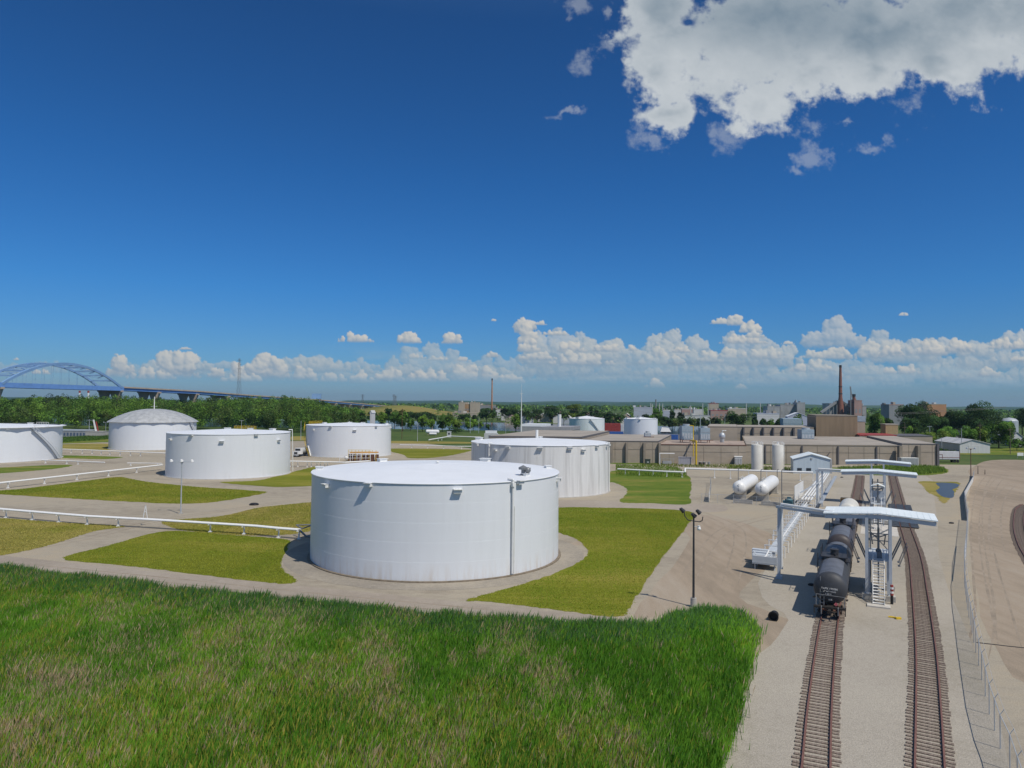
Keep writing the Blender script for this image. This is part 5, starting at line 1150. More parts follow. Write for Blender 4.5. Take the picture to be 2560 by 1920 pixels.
b=MB(); P=[gr('G',1862,484,.03),gr('G',1960,495,.03),gr('G',2100,512,.03),gr('G',2260,528,.03)]; b.tube(P,.05,6); tag(b.build('cable',M_BLACK),'dark cable lying across the dirt road at the right','cable')  # thin dark line drawn as a low tube on the dirt
# ---------------- warehouse and the buildings round it ----------------
SD=Vector((math.sin(R(17)),math.cos(R(17)),0))
def XD(pxx,D): return (pxx-1280)/F*D
def blk(b,x0,x1,D,ln,z,z0=0.0,sd=SD,D1=None):
    D1=D if D1 is None else D1; P=[(x0,D),(x1,D1),(x1+sd.x*ln,D1+sd.y*ln),(x0+sd.x*ln,D+sd.y*ln)]
    b.prism(P,z0,z); return P
def bld(name,label,x0,x1,D,ln,z,mw,mr=None,cat='building',sd=SD,para=.35,feats=(),win=None,mwin=None,group=None,doorm=None,z0=0.0):
    """flat-roofed building: walls, roof slab set inside a parapet; x0,x1 are true metres"""
    o=thing(name,(x0,D,z0),label,cat,group); b=MB(); P=blk(b,x0,x1,D,ln,z,z0,sd); b.build('wall',mw,o)
    b=MB(); Q=[(x0-.15,D-.15),(x1+.15,D-.15),(x1+sd.x*ln+.15,D+sd.y*ln+.15),(x0+sd.x*ln-.15,D+sd.y*ln+.15)]; b.prism(Q,z+.002,z+para); b.build('roof',mr or mw,o)
    if win:   # rows of windows: (z centre, height, count, width share)
        for zc_,hh,nn,sh in win:
            w=(x1-x0)/nn
            for k in range(nn): b=MB(); b.box((x0+(k+.5)*w,D-.03,z0+zc_),(w*sh,.1,hh)); b.build('window',mwin or M_GLASS,o)
    return o
wh=thing('warehouse',(60,255,0),'sprawling tan flat-roofed warehouse filling the middle distance behind the overhead pipe','warehouse')
def wall_block(x0,x1,D,ln,z,z0=0,trim=M_DTRIM,mw=None,roofm=None,tr=.28):
    b=MB(); blk(b,x0,x1,D,ln,z,z0); b.build('wall',mw or M_TAN,wh)
    b=MB(); e=.12; P=[(x0-e,D-e),(x1+e,D-e),(x1+SD.x*ln+e,D+SD.y*ln+e),(x0+SD.x*ln-e,D+SD.y*ln+e)]; b.prism(P,z+.003,z+tr); b.build('fascia',trim,wh)
    b=MB(); e=-.25; P=[(x0-e,D-e),(x1+e,D-e),(x1+SD.x*ln+e,D+SD.y*ln+e),(x0+SD.x*ln-e,D+SD.y*ln+e)]; b.prism(P,z+.01,z+tr+.03); b.build('roof',roofm or M_TANR,wh)
def pilasters(xs,D,z,w=.9,d=.9,m=None):
    for x in xs: b=MB(); b.box((x,D-d/2,z/2),(w,d,z)); b.build('pilaster',m or M_TANP,wh)
wall_block(-8,25.2,255.5,62,8.7,tr=.5)
wall_block(25.5,52.8,255,58,7.7,tr=.2); pilasters([XD(x,254) for x in (1530,1568,1612,1650)],254.9,7.3,.8,1.1)
wall_block(53,84.3,255.5,30,6.6,tr=.25,roofm=mat('pinkish_roof',(.42,.33,.27),.9,.2,.4),trim=M_RUST)
wall_block(84.6,140,256.5,73,6.8,tr=.35,trim=M_TANP); pilasters([XD(x,256) for x in (1914,2006,2096,2192)],256.4,6.6,.5,.35,M_DTRIM)
wall_block(140.3,153,255.6,68,7.7,tr=.25); pilasters([XD(2248,255),XD(2294,255)],255.5,7.2,1.1,1.6)
b=MB(); b.box((153.02,255.4,3.9),(.8,.8,7.8)); b.build('corner_post',M_DTRIM,wh)
for (x0,x1,D,z,st) in ((25.5,52.8,255,7.5,4.5),(53,84.3,255.5,6.4,6.2),(84.6,140,256.5,6.6,5.6),(140.3,153,255.6,7.5,4.2)):
    b=MB(); k=x0+st*.6
    while k<x1-.5: b.box((k,D-.03,z*.5),(.12,.08,z)); k+=st
    b.box(((x0+x1)/2,D-.03,z*.66),(x1-x0,.08,.10)); b.build('panel_joint',M_TANP,wh)
# side bands of the taller left part and the pale wedge on the right part
wall_block(80,92,290,36,12.2,tr=.2,trim=M_TANP); 
wall_block(96,142,334,30,10.9,tr=.2,trim=M_TANP); pilasters([XD(x,334) for x in(1858,1882,1907,1932,1957,1983)],333.9,10.8,.7,1.0,M_DTRIM)
wall_block(93,152,352,40,9.2,tr=.15,trim=M_TANP)
wall_block(160,177,327,22,7.6,tr=.5,trim=M_RED,roofm=M_RED)
wall_block(178,196,331,26,7.4,tr=.3,trim=M_DTRIM,roofm=M_DTRIM)
b=MB(); b.box((88,256.0,.35),(1,.4,.7)); 
for x in (86.5,120,131): b.bar((XD(1240+x*6.3,256.2),256.1,2.9),(XD(1240+x*6.3,256.2)+1.4,256.0,4.6),.22)
b.build('wall_bracket',M_DTRIM,wh)
bld('cladded_hall','brown metal-clad hall rising behind the warehouse roofs',143.5,163,335,40,16.6,M_BRN,M_TANP,para=.2)
for x in (XD(2070,335),XD(2105,335),XD(2133,335)):
    pass
bld('brick_penthouse','small yellow-brick block with a flat roof behind the right warehouse roofs',XD(2214,346),XD(2245,346),346,12,12.3,mat('yellow_brick',(.38,.28,.15),.85,.1,1),M_TANR)
bld('steel_shed','blue grey steel shed between the brown hall and the trees',XD(2141,352),XD(2163,352),352,20,13.6,M_TAN,M_PBLUE,para=2.6)
bld('long_shed','long blue grey shed left of the brown hall',XD(1958.6,480),XD(2004,480),480,30,9,M_PBLUE,M_PBLUE,para=3.4)
# roof plant
def rooftop_unit(label,x0,x1,D,z0,z1,legs=1.2,m=M_PBLUE,group='cooling units on the warehouse roof'):
    o=thing('cooling_unit',((x0+x1)/2,D,z0-legs),label,'cooling unit',group); w=x1-x0; dp=w*.9; zt_=z1-z0
    b=MB(); b.box(((x0+x1)/2,D,(z0+z1)/2),(w,dp,zt_)); b.build('casing',m,o)
    for k in (.33,.66): b=MB(); b.box(((x0+x1)/2,D-dp/2-.03,z0+zt_*k),(w+.06,.08,.12)); b.build('band',M_GALV,o)
    for i in range(4): b=MB(); b.box((x0+(i+.5)*w/4,D-dp/2-.03,z0+zt_*.28),(w/4*.7,.06,zt_*.38)); b.build('louvre',M_GALV,o)
    b=MB(); b.cyl(((x0+x1)/2,D,z1),((x0+x1)/2,D,z1+.7),w*.32,n=16); b.build('fan_hood',M_GALV,o)
    b=MB()
    for dx in(x0+.2,x1-.2):
        for dy in(-dp/2+.2,dp/2-.2): b=MB(); b.bar((dx,D+dy,z0-legs),(dx,D+dy,z0),.22); b.build('leg',M_RUST,o)
    b=MB(); b.bar((x0-.6,D-dp/2,z0-.12),(x1+1.2,D-dp/2,z0-.12),.2,.24); b.build('stand',M_RUST,o)
rooftop_unit('taller blue grey cooling unit on the warehouse roof, left of the yellow pipe',63.8,67.9,268,8.0,13.1)
rooftop_unit('shorter blue grey cooling unit on the warehouse roof, right of the yellow pipe',70.8,74.4,268,8.0,12.4)
rooftop_unit('low wide pale blue unit in front of the brown hall',XD(1999,300),XD(2030,300),300,7.3,11.2,.4,group=None)
rooftop_unit('little pale unit on the left warehouse roof below the clean tank',XD(1612,285),XD(1627,285),285,8.2,9.7,.2,M_GALV,group=None)
o=thing('roof_tank',(XD(1806,272),272,6.9),'small round white tank on the warehouse roof','tank'); b=MB(); b.ball((XD(1806,272),272,9.2),1.15,16,10,(1,1,1.25)); b.build('vessel',M_GALV,o,smooth=True); b=MB(); b.cyl((XD(1806,272),272,6.9),(XD(1806,272),272,8.2),.7,.9,12); b.tube([(XD(1806,272),272,10.5),(XD(1806,272),272,11.3),(XD(1816,272),272,11.3)],.15); b.build('base',M_GALV,o)
o=thing('gas_riser',(XD(1741,249),249,0),'bright yellow gas riser with a thinner yellow pipe on the warehouse front','pipe')
b=MB(); x=XD(1741,249); b.tube([(x,249,0),(x,249,8.3),(x,256,8.3)],.30,10); b.build('pipe',M_YEL,o); b=MB(); x=XD(1734,252); x2=XD(1734,263); b.tube([(x,252,2.8),(x,252,8.6),(x2,263,8.9),(x2,263,13.2),(x2-1.2,264,13.4)],.17,8); b.build('thin_pipe',M_YEL,o)
b=MB()
for k in range(7): b.bar((x-.25,251.9,3.2+k*.9),(XD(1741,249),249.1,3.2+k*.9),.06)
b.build('bracket',M_YEL,o)
# silos
for nm,xx in (('left one of two tall cream silos in front of the warehouse',1892.5),('right one of two tall cream silos in front of the warehouse',1944.8)):
    x=XD(xx,228.5); o=thing('silo',(x,228.5,0),nm,'silo','twin cream silos'); b=MB(); b.lathe((x,228.5,0),[(1.72,0),(1.72,8.2),(1.6,8.45),(.3,8.75),(.01,8.8)],28); b.build('body',M_CREAM,o,smooth=True)
    b=MB()
    for k in range(12):
        t=2*math.pi*k/12; p=Vector((x+1.6*math.cos(t),228.5+1.6*math.sin(t),8.3)); b.bar(p,p+Vector((0,0,1.15)),.07)
    t=[Vector((x+1.6*math.cos(2*math.pi*k/12),228.5+1.6*math.sin(2*math.pi*k/12),9.45)) for k in range(13)]
    for i in range(12): b.bar(t[i],t[i+1],.07)
    b.cyl((x,228.5,8.7),(x,228.5,9.3),.25); b.build('top_railing',M_WPIPE,o)
    b=MB(); b.bar((x+1.85,227.9,.3),(x+1.85,227.9,9.3),.07); b.bar((x+1.85,228.5,.3),(x+1.85,228.5,9.3),.07)
    for k in range(16): b.bar((x+1.85,227.9,.6+k*.55),(x+1.85,228.5,.6+k*.55),.05)
    b.build('ladder',M_WPIPE,o)
# blue-white gabled shed by the silos
def gable(name,label,x0,x1,D,ln,ze,zp,mw,mr,sd=SD,door=None,ridge=None,cat='shed',mdoor=None,ov=.35):
    o=thing(name,(x0,D,0),label,cat); xm=(x0+x1)/2 if ridge is None else ridge; s=sd*ln
    b=MB(); b.quad((x0,D,0),(x1,D,0),(x1,D,ze),(xm,D,zp),(x0,D,ze)); b.quad((x1+s.x,D+s.y,0),(x0+s.x,D+s.y,0),(x0+s.x,D+s.y,ze),(xm+s.x,D+s.y,zp),(x1+s.x,D+s.y,ze))
    b.quad((x0,D,0),(x0,D,ze),(x0+s.x,D+s.y,ze),(x0+s.x,D+s.y,0)); b.quad((x1,D,0),(x1+s.x,D+s.y,0),(x1+s.x,D+s.y,ze),(x1,D,ze)); b.build('wall',mw,o)
    b=MB(); sl=(zp-ze)/(xm-x0); q=sd*.4; t=.22
    for (a,za,c_,zc_) in((x0-ov,ze-ov*sl,xm,zp),(xm,zp,x1+ov,ze-ov*sl)):
        A=[(a-q.x,D-q.y,za+.02),(c_-q.x,D-q.y,zc_+.02),(c_+s.x+q.x,D+s.y+q.y,zc_+.02),(a+s.x+q.x,D+s.y+q.y,za+.02)]; b.quad(*A); b.quad(*[(p[0],p[1],p[2]+t) for p in A]); 
        for i in range(4): j=(i+1)%4; b.quad(A[i],A[j],(A[j][0],A[j][1],A[j][2]+t),(A[i][0],A[i][1],A[i][2]+t))
    b.build('roof',mr,o)
    if door:
        for (dx0,dx1,dz0,dz1) in door: b=MB(); b.box(((dx0+dx1)/2,D-.04,(dz0+dz1)/2),(dx1-dx0,.12,dz1-dz0)); b.build('door' if dz0<.1 else 'window',mdoor or M_GREY,o)
    return o
M_BW=mat('blue_white_cladding',(.42,.50,.56),.5,.06,.5,stretch=(3,3,.1)); 
gs=gable('steel_shed','pale blue gabled shed right of the two cream silos',88.0,99.4,222,9,4.5,6.0,M_BW,M_CAN,door=[(89.2,90.6,.9,1.7),(92.0,93.5,.9,1.7)],mdoor=M_GLASS)
b=MB(); b.box((93.6,221.9,4.6),(.5,.15,.5)); b.box((99.9,223,2.2),(.6,1.5,4.4)); b.build('vent',M_GREY,gs)
gable('metal_barn','wide grey metal barn with a roller door at the right, behind a light pole',207.4,221.4,329,27,4.3,6.2,M_LGREY,mat('barn_roof_sheet',(.52,.52,.52),.5,.15,.3,stretch=(.2,2,1)),sd=Vector((.165,.986,0)),door=[(211.3,216.2,.02,3.6)],ridge=213.2,mdoor=M_LGREY)
# yard clutter along the warehouse
o=bld('door_shelter','small white doorway shelter against the warehouse wall',79.3,81.9,252.6,2.6,2.7,M_LGREY,M_WPIPE,cat='shelter',para=.2,win=[(1.2,1.9,3,.7)],mwin=M_GREY)
o=bld('transformer','dark green transformer box by the warehouse wall',XD(1615,250),XD(1627,250),250,1.3,1.7,mat('green_box_paint',(.05,.075,.06),.6,.1,1),None,cat='transformer',para=.1,sd=Vector((0,1,0)),win=[(.8,.35,1,.3)],mwin=M_LGREY)
o=thing('goalpost_frame',(XD(1649,250),250,0),'white goalpost shaped pipe frame before the warehouse','pipe frame'); b=MB(); b.tube([(XD(1650,250),250,0),(XD(1650,250),250,3.9),(XD(1687,250),250,3.9)],.16,8); b.build('pipe',M_WPIPE,o)
b=MB(); 
for k in range(5): b.bar((XD(1652+k*8,250.5),250.5,0),(XD(1652+k*8,250.5),250.5,2.1),.12)
b.bar((XD(1652,250.5),250.5,2.0),(XD(1686,250.5),250.5,2.0),.1); b.box((XD(1668,251),251,.7),(3.2,1.2,1.0)); b.build('meter_rack',M_GREY,o)
bld('louvred_enclosure','grey louvred enclosure left of the yellow riser',XD(1697,250.5),XD(1728,250.5),250.5,3,2.5,mat('grey_louvre',(.34,.34,.38),.7,.15,2,stretch=(4,4,.1)),None,cat='enclosure',para=.08)
for i,(x0,x1,c_,nm) in enumerate([(1747,1755,M_DARK,'black drum pile right of the yellow riser'),(1757,1763,M_DARK,'dark drum in the middle of the row by the wall'),(1765,1768,M_CREAM,'cream drum standing by the warehouse wall'),(1770,1776,M_GREY,'grey box at the right end of the drum row')]):
    xx=XD((x0+x1)/2,250.5); w=XD(x1,250.5)-XD(x0,250.5); o=thing('drum',(xx,250.5,0),nm,'drum'); b=MB(); b.cyl((xx,250.5,0),(xx,250.5,.95),w/2,n=14); b.build('shell',c_,o); b=MB(); b.cyl((xx,250.5,.95),(xx,250.5,1.05),w/2+.05,n=14); b.build('lid',M_GALV,o)
o=thing('container',(138.4,252.5,0),'pale grey container standing against the right end of the warehouse','container'); b=MB(); b.box((141.4,253.6,1.55),(6.1,2.4,2.8)); b.build('box',M_LGREY,o); b=MB()
for k in range(14): b.box((138.6+k*.42,252.36,1.5),(.14,.1,2.5))
b.build('corrugation',M_GREY,o); b=MB(); b.box((141.4,253.6,3.0),(6.25,2.5,.12)); b.build('roof',M_WPIPE,o)
o=thing('box_trailer',(166,273,0),'white box trailer with dark trim parked right of the warehouse','trailer'); M_TRL=mat('trailer_white',(.60,.60,.62),.5,.06,1)
b=MB(); b.box((166.5,273,2.75),(9.6,2.6,3.0)); b.build('box',M_TRL,o); b=MB(); b.box((166.5,271.66,1.95),(9.6,.08,.14)); b.box((171.2,271.66,2.8),(.16,.1,3.0))
for x in(163.2,164.6): b.box((x,271.66,2.3),(.12,.1,1.6))
b.box((163.9,271.66,3.1),(1.5,.1,.1)); b.build('trim',M_BRICK,o)
for x in(169.5,170.7): b=MB(); b.cyl((x,271.9,.5),(x,272.2,.5),.5,n=14); b.cyl((x,273.8,.5),(x,274.1,.5),.5,n=14); b.build('wheel',M_BLACK,o)
b=MB(); b.box((166.5,273,1.1),(9.2,1.0,.25)); b.bar((163,272.3,0),(163,272.3,1.1),.12); b.build('chassis',M_DARK,o)
o=thing('yard_sign',(213,298,0),'blank white board on two posts beside the far dirt road','sign'); b=MB(); b.box((213.2,298,1.75),(2.6,.1,1.3)); b.build('board',M_WPIPE,o)
for x in(212.1,214.3): b=MB(); b.bar((x,298.1,0),(x,298.1,2.2),.1); b.build('post',M_GREY,o)
# buildings left of and behind the warehouse
bld('office_shed','white shed with a bright roof just right of the tall mast',XD(1304.6,400),XD(1362.5,400),400,14,8.0,M_GREY,M_WROOF,para=1.4)
bld('grey_hall','long low grey roofed hall left of the stained tank',XD(1352,372),XD(1426,372),372,26,7.0,M_GREY,mat('grey_roof',(.30,.30,.32),.8,.1,.3),para=1.8)
o=thing('vent_stack',(XD(1399.5,380),380,0),'stout white vertical stack left of the stained tank','stack'); b=MB(); x=XD(1399.5,380); b.cyl((x,380,0),(x,380,15.3),.95,n=20); b.build('shell',M_WPIPE,o,smooth=True); b=MB(); b.cyl((x,380,15.3),(x,380,15.8),.9,n=20); b.build('cap',M_DARK,o)
o=thing('equipment_house',(XD(1212,415),415,0),'white box shaped equipment house with a barrel roof beyond the streaked tank','equipment house'); x0,x1=XD(1212,415),XD(1246,415)
b=MB(); b.box(((x0+x1)/2,418,1.6),(x1-x0,5,3.2)); b.build('wall',M_LGREY,o); b=MB(); b.box(((x0+x1)/2,418,4.0),((x1-x0)*.85,4,1.4)); b.build('roof',M_WROOF,o)
b=MB(); b.box((x1+1,417,1.3),(1.8,3,2.6)); b.build('annex',M_WPIPE,o)
for k in(.4,.68): b=MB(); b.box((x0+(x1-x0)*k,415.4,1.4),(1.3,.1,1.6)); b.build('louvre',M_GREY,o)
# horizontal white tank, cabinet
xx=XD(1066,455); o=thing('horizontal_tank',(xx,455,0),'white horizontal tank with a smaller one in front, beyond the tank field','tank'); b=MB()
b.lathe((xx,456,2.3),[(.01,-.3),(.9,0),(1.25,.4),(1.25,7.9),(.9,8.3),(.01,8.6)],20,axis=(1,0,0)); b.build('main_vessel',M_WPIPE,o,smooth=True); b=MB(); b.lathe((xx+2.6,453.5,1.0),[(.01,-.2),(.75,0),(.75,4.4),(.01,4.6)],16,axis=(1,0,0)); b.build('small_vessel',M_WPIPE,o,smooth=True)
b=MB(); b.bar((xx+1.5,456,0),(xx+1.5,456,1.4),1.5,.4); b.bar((xx+6.5,456,0),(xx+6.5,456,1.4),1.5,.4); b.box((xx+4,456,3.9),(.6,.6,.9)); b.cyl((xx+4,456,3.6),(xx+4,456,5.6),.12); b.build('fittings',M_TAN,o)
bld('control_cabinet','white control cabinet with a dark emblem beyond the tank field',XD(1119,430),XD(1129,430),430,2,3.5,M_LGREY,M_WPIPE,cat='cabinet',para=.1,win=[(2.2,1.0,1,.45)],mwin=M_DARK,sd=Vector((0,1,0)))
for nm,x0,x1,D,m_,z in (('red containers stacked two high between the two far tanks',1512.5,1552,560,M_RED,6.0),('white containers stacked beside the red ones',1552.8,1561,560,M_LGREY,5.2),
    ('blue covered trailer bodies in front of the red containers',1517,1559,500,M_BLUE,1.7),('bright blue container beyond the warehouse roof, left of the cooling units',1660,1696,430,M_BLUE,2.9)):
    a_=XD(x0,D); c_=XD(x1,D); o=thing('container',(a_,D,0),nm,'container'); hh=z/2 if z>5 else z
    for k in range(2 if z>5 else 1): b=MB(); b.box(((a_+c_)/2,D+1.3,hh*(k+.5)),(c_-a_,2.6,hh-.08)); b.build('box',m_,o)
    b=MB(); 
    for k in range(int((c_-a_)/.9)): b.box((a_+.5+k*.9,D-.06,z/2),(.12,.1,z*.9))
    b.build('rib',m_,o)
# tanker trucks behind the middle tank
def truck(label,x,y,rz,L=9):
    o=thing('tanker_truck',(x,y,0),label,'truck','tanker trucks parked by the middle tank',0); d=Vector((math.sin(rz),math.cos(rz),0)); s=Vector((d.y,-d.x,0)); P=lambda a_,b_,z:Vector((x,y,0))+s*a_+d*b_+Vector((0,0,z)); rr=-rz
    b=MB(); b.box(P(0,.9,1.55),(2.2,1.8,1.1),rr); b.box(P(0,2.3,2.1),(2.4,1.6,2.3),rr); cb=b.build('cab',M_WPIPE,o)
    b=MB(); b.box(P(0,1.47,2.65),(2.0,.1,.8),rr); b.build('windscreen',M_GLASS,cb); b=MB(); b.box(P(0,-.03,1.5),(1.3,.08,.7),rr); b.build('grille',M_DARK,cb); b=MB(); b.box(P(0,-.1,.75),(2.4,.25,.35),rr); b.build('bumper',M_GALV,cb)
    b=MB(); b.lathe(P(0,3.6,2.1),[(.01,0),(1.0,.15),(1.15,.5),(1.15,L-.5),(1,L-.15),(.01,L)],20,axis=d); b.build('tank',M_GALV,o,smooth=True)
    for yy in(1.0,5.0,L+1.2,L+2.4):
        for q in(-1,1): b=MB(); b.cyl(P(q*.85,yy,.5),P(q*1.2,yy,.5),.5,n=14); b.build('wheel',M_BLACK,o)
    b=MB(); b.bar(P(0,2,.85),P(0,L+3.3,.85),.9,.3); b.build('chassis',M_DARK,o)
p=gr('b',340,1262); truck('white tanker truck facing the camera beside the middle tank',p.x,p.y,R(12)); p=gr('b',495,1225); truck('second tanker truck, half hidden behind the middle tank',p.x,p.y+3,R(12))
# yellow railed pump platform
p=gr('b',1500,1330); D=p.y; o=thing('pump_platform',p,'yellow railed pump platform with brown steelwork in front of the middle tank','platform'); X=lambda a_:XD(690+a_/6.9125,D)
b=MB(); b.bar((X(1290),D,2.9),(X(1770),D+2,3.0),3.2,.25); b.build('deck',M_ORG,o); b=MB()
for k in range(9): xx=X(1285)+(X(1760)-X(1285))*k/8; b.bar((xx,D-1.5,0 if k%2==0 else 2.9),(xx,D-1.5,4.0),.12)
for z in(3.5,4.0): b.bar((X(1285),D-1.5,z),(X(1680),D-1.5,z),.1)
b.build('railing',M_YEL,o); b=MB()
for k in range(7): xx=X(1300)+(X(1760)-X(1300))*k/6; b.box((xx,D+.3,1.2),(1.0,1.8,2.2))
b.build('pump',M_RUST,o); b=MB(); 
for xx in(X(1150),X(1330),X(1500),X(1675)): b.bar((xx,D-2.5,0),(xx,D-2.5,2.8),.14)
b.bar((X(1150),D-2.5,1.9),(X(1675),D-2.5,2.5),.13); b.bar((X(1150),D-2.5,1.1),(X(1675),D-2.5,1.3),.13); b.ball((X(1260),D-2,1.3),.8); b.build('white_piping',M_WPIPE,o)
# far marina on the left
bld('marina_building','long grey waterside building with many dark openings at the left',XD(120,392),XD(217,392),392,12,3.3,M_GREY,M_GALV,para=.4,win=[(1.5,1.6,12,.55)],mwin=mat('blue_opening',(.10,.14,.22),.4,.2,1),sd=Vector((0,1,0)))
bld('concrete_block_building','pale concrete blockhouse between the marina and the domed tank',XD(217,388),XD(259,388),388,6,3.2,M_CONC,M_CONC,para=.2,sd=Vector((0,1,0)))
o=thing('flag_sculpture',(XD(243,395),395,0),'small red and white tilted marker on the pale blockhouse','marker'); x=XD(243,392); b=MB(); b.bar((x,392,3.2),(x-1.6,392,9.6),.8,.5); b.build('white_fin',M_WPIPE,o); b=MB(); b.bar((x+1,392.5,3.2),(x-.4,392.5,8.6),.5,.4); b.build('red_fin',M_RED,o)

# ---------------- far industry: (label, name, pxl, pxr, ytop, D, wall, roof, length) ----------------
M_FAR1=mat('far_pale_blue',(.40,.43,.50),.8,.06,.05); M_FAR2=mat('far_white',(.58,.58,.57),.8,.08,.05); M_FAR3=mat('far_pink_brick',(.38,.25,.22),.85,.1,.05)
M_FAR4=mat('far_silver',(.36,.37,.38),.6,.2,.08,stretch=(1,1,.3)); M_FAR5=mat('far_tan',(.42,.36,.28),.85,.1,.05); M_REDR=mat('far_red_roof',(.32,.06,.06),.8,.1,.1); M_FGRY=mat('far_grey',(.27,.28,.29),.8,.15,.05)
M_STACK=mat('stack_brick',(.27,.115,.085),.85,.15,.1,stretch=(1,1,.2)); M_OSTACK=mat('orange_brick_stack',(.50,.24,.12),.85,.15,.1)
far=[('pale blue windowless factory block above the clean tank',1584.6,1629.4,1019.6,900,M_FAR1,M_FAR1,40,0),
 ('small pale blue block right of the dark tree above the clean tank',1658,1676,1027,950,M_FAR1,M_FAR2,30,0),
 ('pinkish brick factory building in the far industrial row',1704.7,1733.6,1023,1100,M_FAR3,M_FAR2,40,3),
 ('white cube shaped building between two pinkish ones in the far row',1734.5,1759,1024.5,1050,M_FAR2,M_FAR2,30,0),
 ('tall tan far building with a dark red roof',1773,1797,1009.5,1300,M_FAR5,M_REDR,30,4),
 ('pinkish far building with a red roof band left of the big dark tree',1777,1820,1027,1000,M_FAR3,M_REDR,40,4),
 ('long low pale building in front of the pinkish factories',1706,1776,1040,850,M_FAR2,M_FGRY,30,2),
 ('flat white building at the left of the far industrial row',1686,1704,1025,1150,M_FAR2,M_FAR5,40,3),
 ('low pale sheds behind the big dark tree',1820,1868,1022,1200,M_FAR5,M_FAR2,40,0),
 ('left part of the large silver plant on the skyline',1919,1950,1017,900,M_FAR4,M_FAR4,40,4),
 ('middle part of the large silver plant on the skyline',1951,1992,1013,905,M_FAR4,M_FAR4,40,5),
 ('right tower of the large silver plant on the skyline',1993,2013,1007.5,895,M_FAR4,M_FAR4,30,4),
 ('low pale hall in front of the silver plant',1893,1948,1035,720,M_FAR2,M_FAR1,30,0),
 ('grey and brown building with a dark window left of the big right tree',2223,2259,1012.6,800,M_FGRY,M_FAR3,30,1),
 ('orange brick building showing beside the crown of the big tree',2318,2366,1011.5,850,mat('orange_brick',(.44,.24,.13),.85,.1,.1),M_FAR5,30,0),
 ('brick boiler house right of the short dark stack',2136,2155,1001.8,880,M_FAR3,M_FAR3,30,2),
 ('grey conveyor house at the foot of the tall brick chimney',2074,2128,1010,905,M_FAR4,M_FGRY,40,4),
 ('low grey yard building right of the boiler house',2156,2166,1016,900,M_FAR4,M_FGRY,30,0),
 ('pale block left part of the cement works',1147,1162,1006.8,1100,M_FAR5,M_FAR5,25,0),
 ('rusty middle part of the cement works',1162.5,1175,1010.5,1102,mat('works_rust',(.40,.25,.13),.85,.25,.15),M_FAR5,20,3),
 ('pale block right part of the cement works',1175.5,1191,1006.8,1100,M_FAR5,M_FAR5,25,0),
 ('long tan hall between the cement works and the thin chimney',1191.5,1232,1013.5,1150,M_FGRY,M_FAR5,25,0),
 ('low tan sheds at the foot of the cement works',1132,1205,1033,1050,M_FAR5,M_FAR5,20,5),
 ('pale block behind the dark trees right of the thin chimney',1238,1252,1024,1000,M_FAR2,M_FAR5,20,2)]
for (lb,xl,xr,yt,D,mw,mr,ln,nw) in far:
    z=CH-(yt-(HY+(xl+xr)/2*ROLL-1280*ROLL))*D/F; x0,x1=XD(xl,D),XD(xr,D)
    bld('factory_building',lb,x0,x1,D,ln,z,mw,mr,para=.8,win=[(z*.55,z*.18,nw,.5)] if nw else None,mwin=M_FGRY,sd=Vector((.2,.98,0)))
    fo=bpy.context.scene.objects[-1] if False else [q for q in C.objects if q.get('label')==lb][0]; rr=random.Random(int(xl))
    for k in range(3):
        b=MB(); ww=(x1-x0)*rr.uniform(.06,.16); hh=rr.uniform(1,3.2); xx=x0+(x1-x0)*rr.uniform(.1,.9); yy=D+rr.uniform(3,ln*.5); b.box((xx,yy,z+.8+hh/2),(ww,4,hh)); b.build('roof_unit',[M_FGRY,M_FAR2,M_FAR5][k],fo)
def stackx(name,label,xx,yt,D,r0,r1,m,bands=(),n=20,flare=0):
    x=XD(xx,D); z=CH-(yt-(HY+(xx-1280)*ROLL))*D/F; o=thing(name,(x,D,0),label,'chimney'); b=MB(); pr=[(r0+flare,0),(r0+flare*.9,z*.30),(r0,z*.45),(r1,z)] if flare else [(r0,0),(r1,z)]
    b.lathe((x,D,0),pr,n); b.build('shaft',m,o,smooth=True); b=MB(); b.lathe((x,D,z-3),[(r1*1.02,0),(r1*1.18,.4),(r1*1.15,3.2),(r1*.8,3.2)],n); b.build('crown',M_DARK,o)
    for f in bands: b=MB(); rr=r0+(r1-r0)*max(0,(f-.45)/.55 if flare else f); b.lathe((x,D,z*f),[(rr*1.0,0),(rr*1.12,.2),(rr*1.12,1.0),(rr*1.0,1.2)],n); b.build('band',M_DARK,o)
    return o,x,z
stackx('chimney','tall dark red brick chimney on the right skyline',2101.5,913,900,2.25,1.35,M_STACK,(.5,.62,.97),flare=1.6)
stackx('chimney','short dark stack right of the tall brick chimney',2135,985.6,885,1.9,1.8,M_STACK,(.7,))
stackx('chimney','thin orange brick chimney at the centre skyline',1230.2,946.5,1150,1.3,.95,M_OSTACK,())
o=thing('conveyor_tower',(XD(2098,903),903,0),'steel funnel structure carrying conveyors under the tall chimney','plant'); b=MB(); D=903
b.prism([(XD(2092,D),D),(XD(2113,D),D),(XD(2113,D),D+10),(XD(2092,D),D+10)],0,27); b.build('tower',M_FAR4,o); b=MB(); b.bar((XD(2048,D),D-5,13),(XD(2094,D),D,27.5),3,2.5); b.bar((XD(2126,D),D-5,19),(XD(2106,D),D,27.5),2.5,2); b.build('conveyor',M_FGRY,o); b=MB()
for k in range(5): b.bar((XD(2052+k*9,D),D-5,0),(XD(2052+k*9,D),D-5,13+k*2.6),.7)
b.build('trestle',M_FGRY,o)
o=thing('crane',(XD(2127,880),880,0),'slim crane boom left of the short dark stack','crane'); b=MB(); x=XD(2127,880); b.bar((x,880,0),(x,880,44),.7); b.bar((x,880,44),(x+2.2,880,30),.7); b.bar((x,880,42),(x-.3,880,46),1.2); b.build('boom',M_FGRY,o)
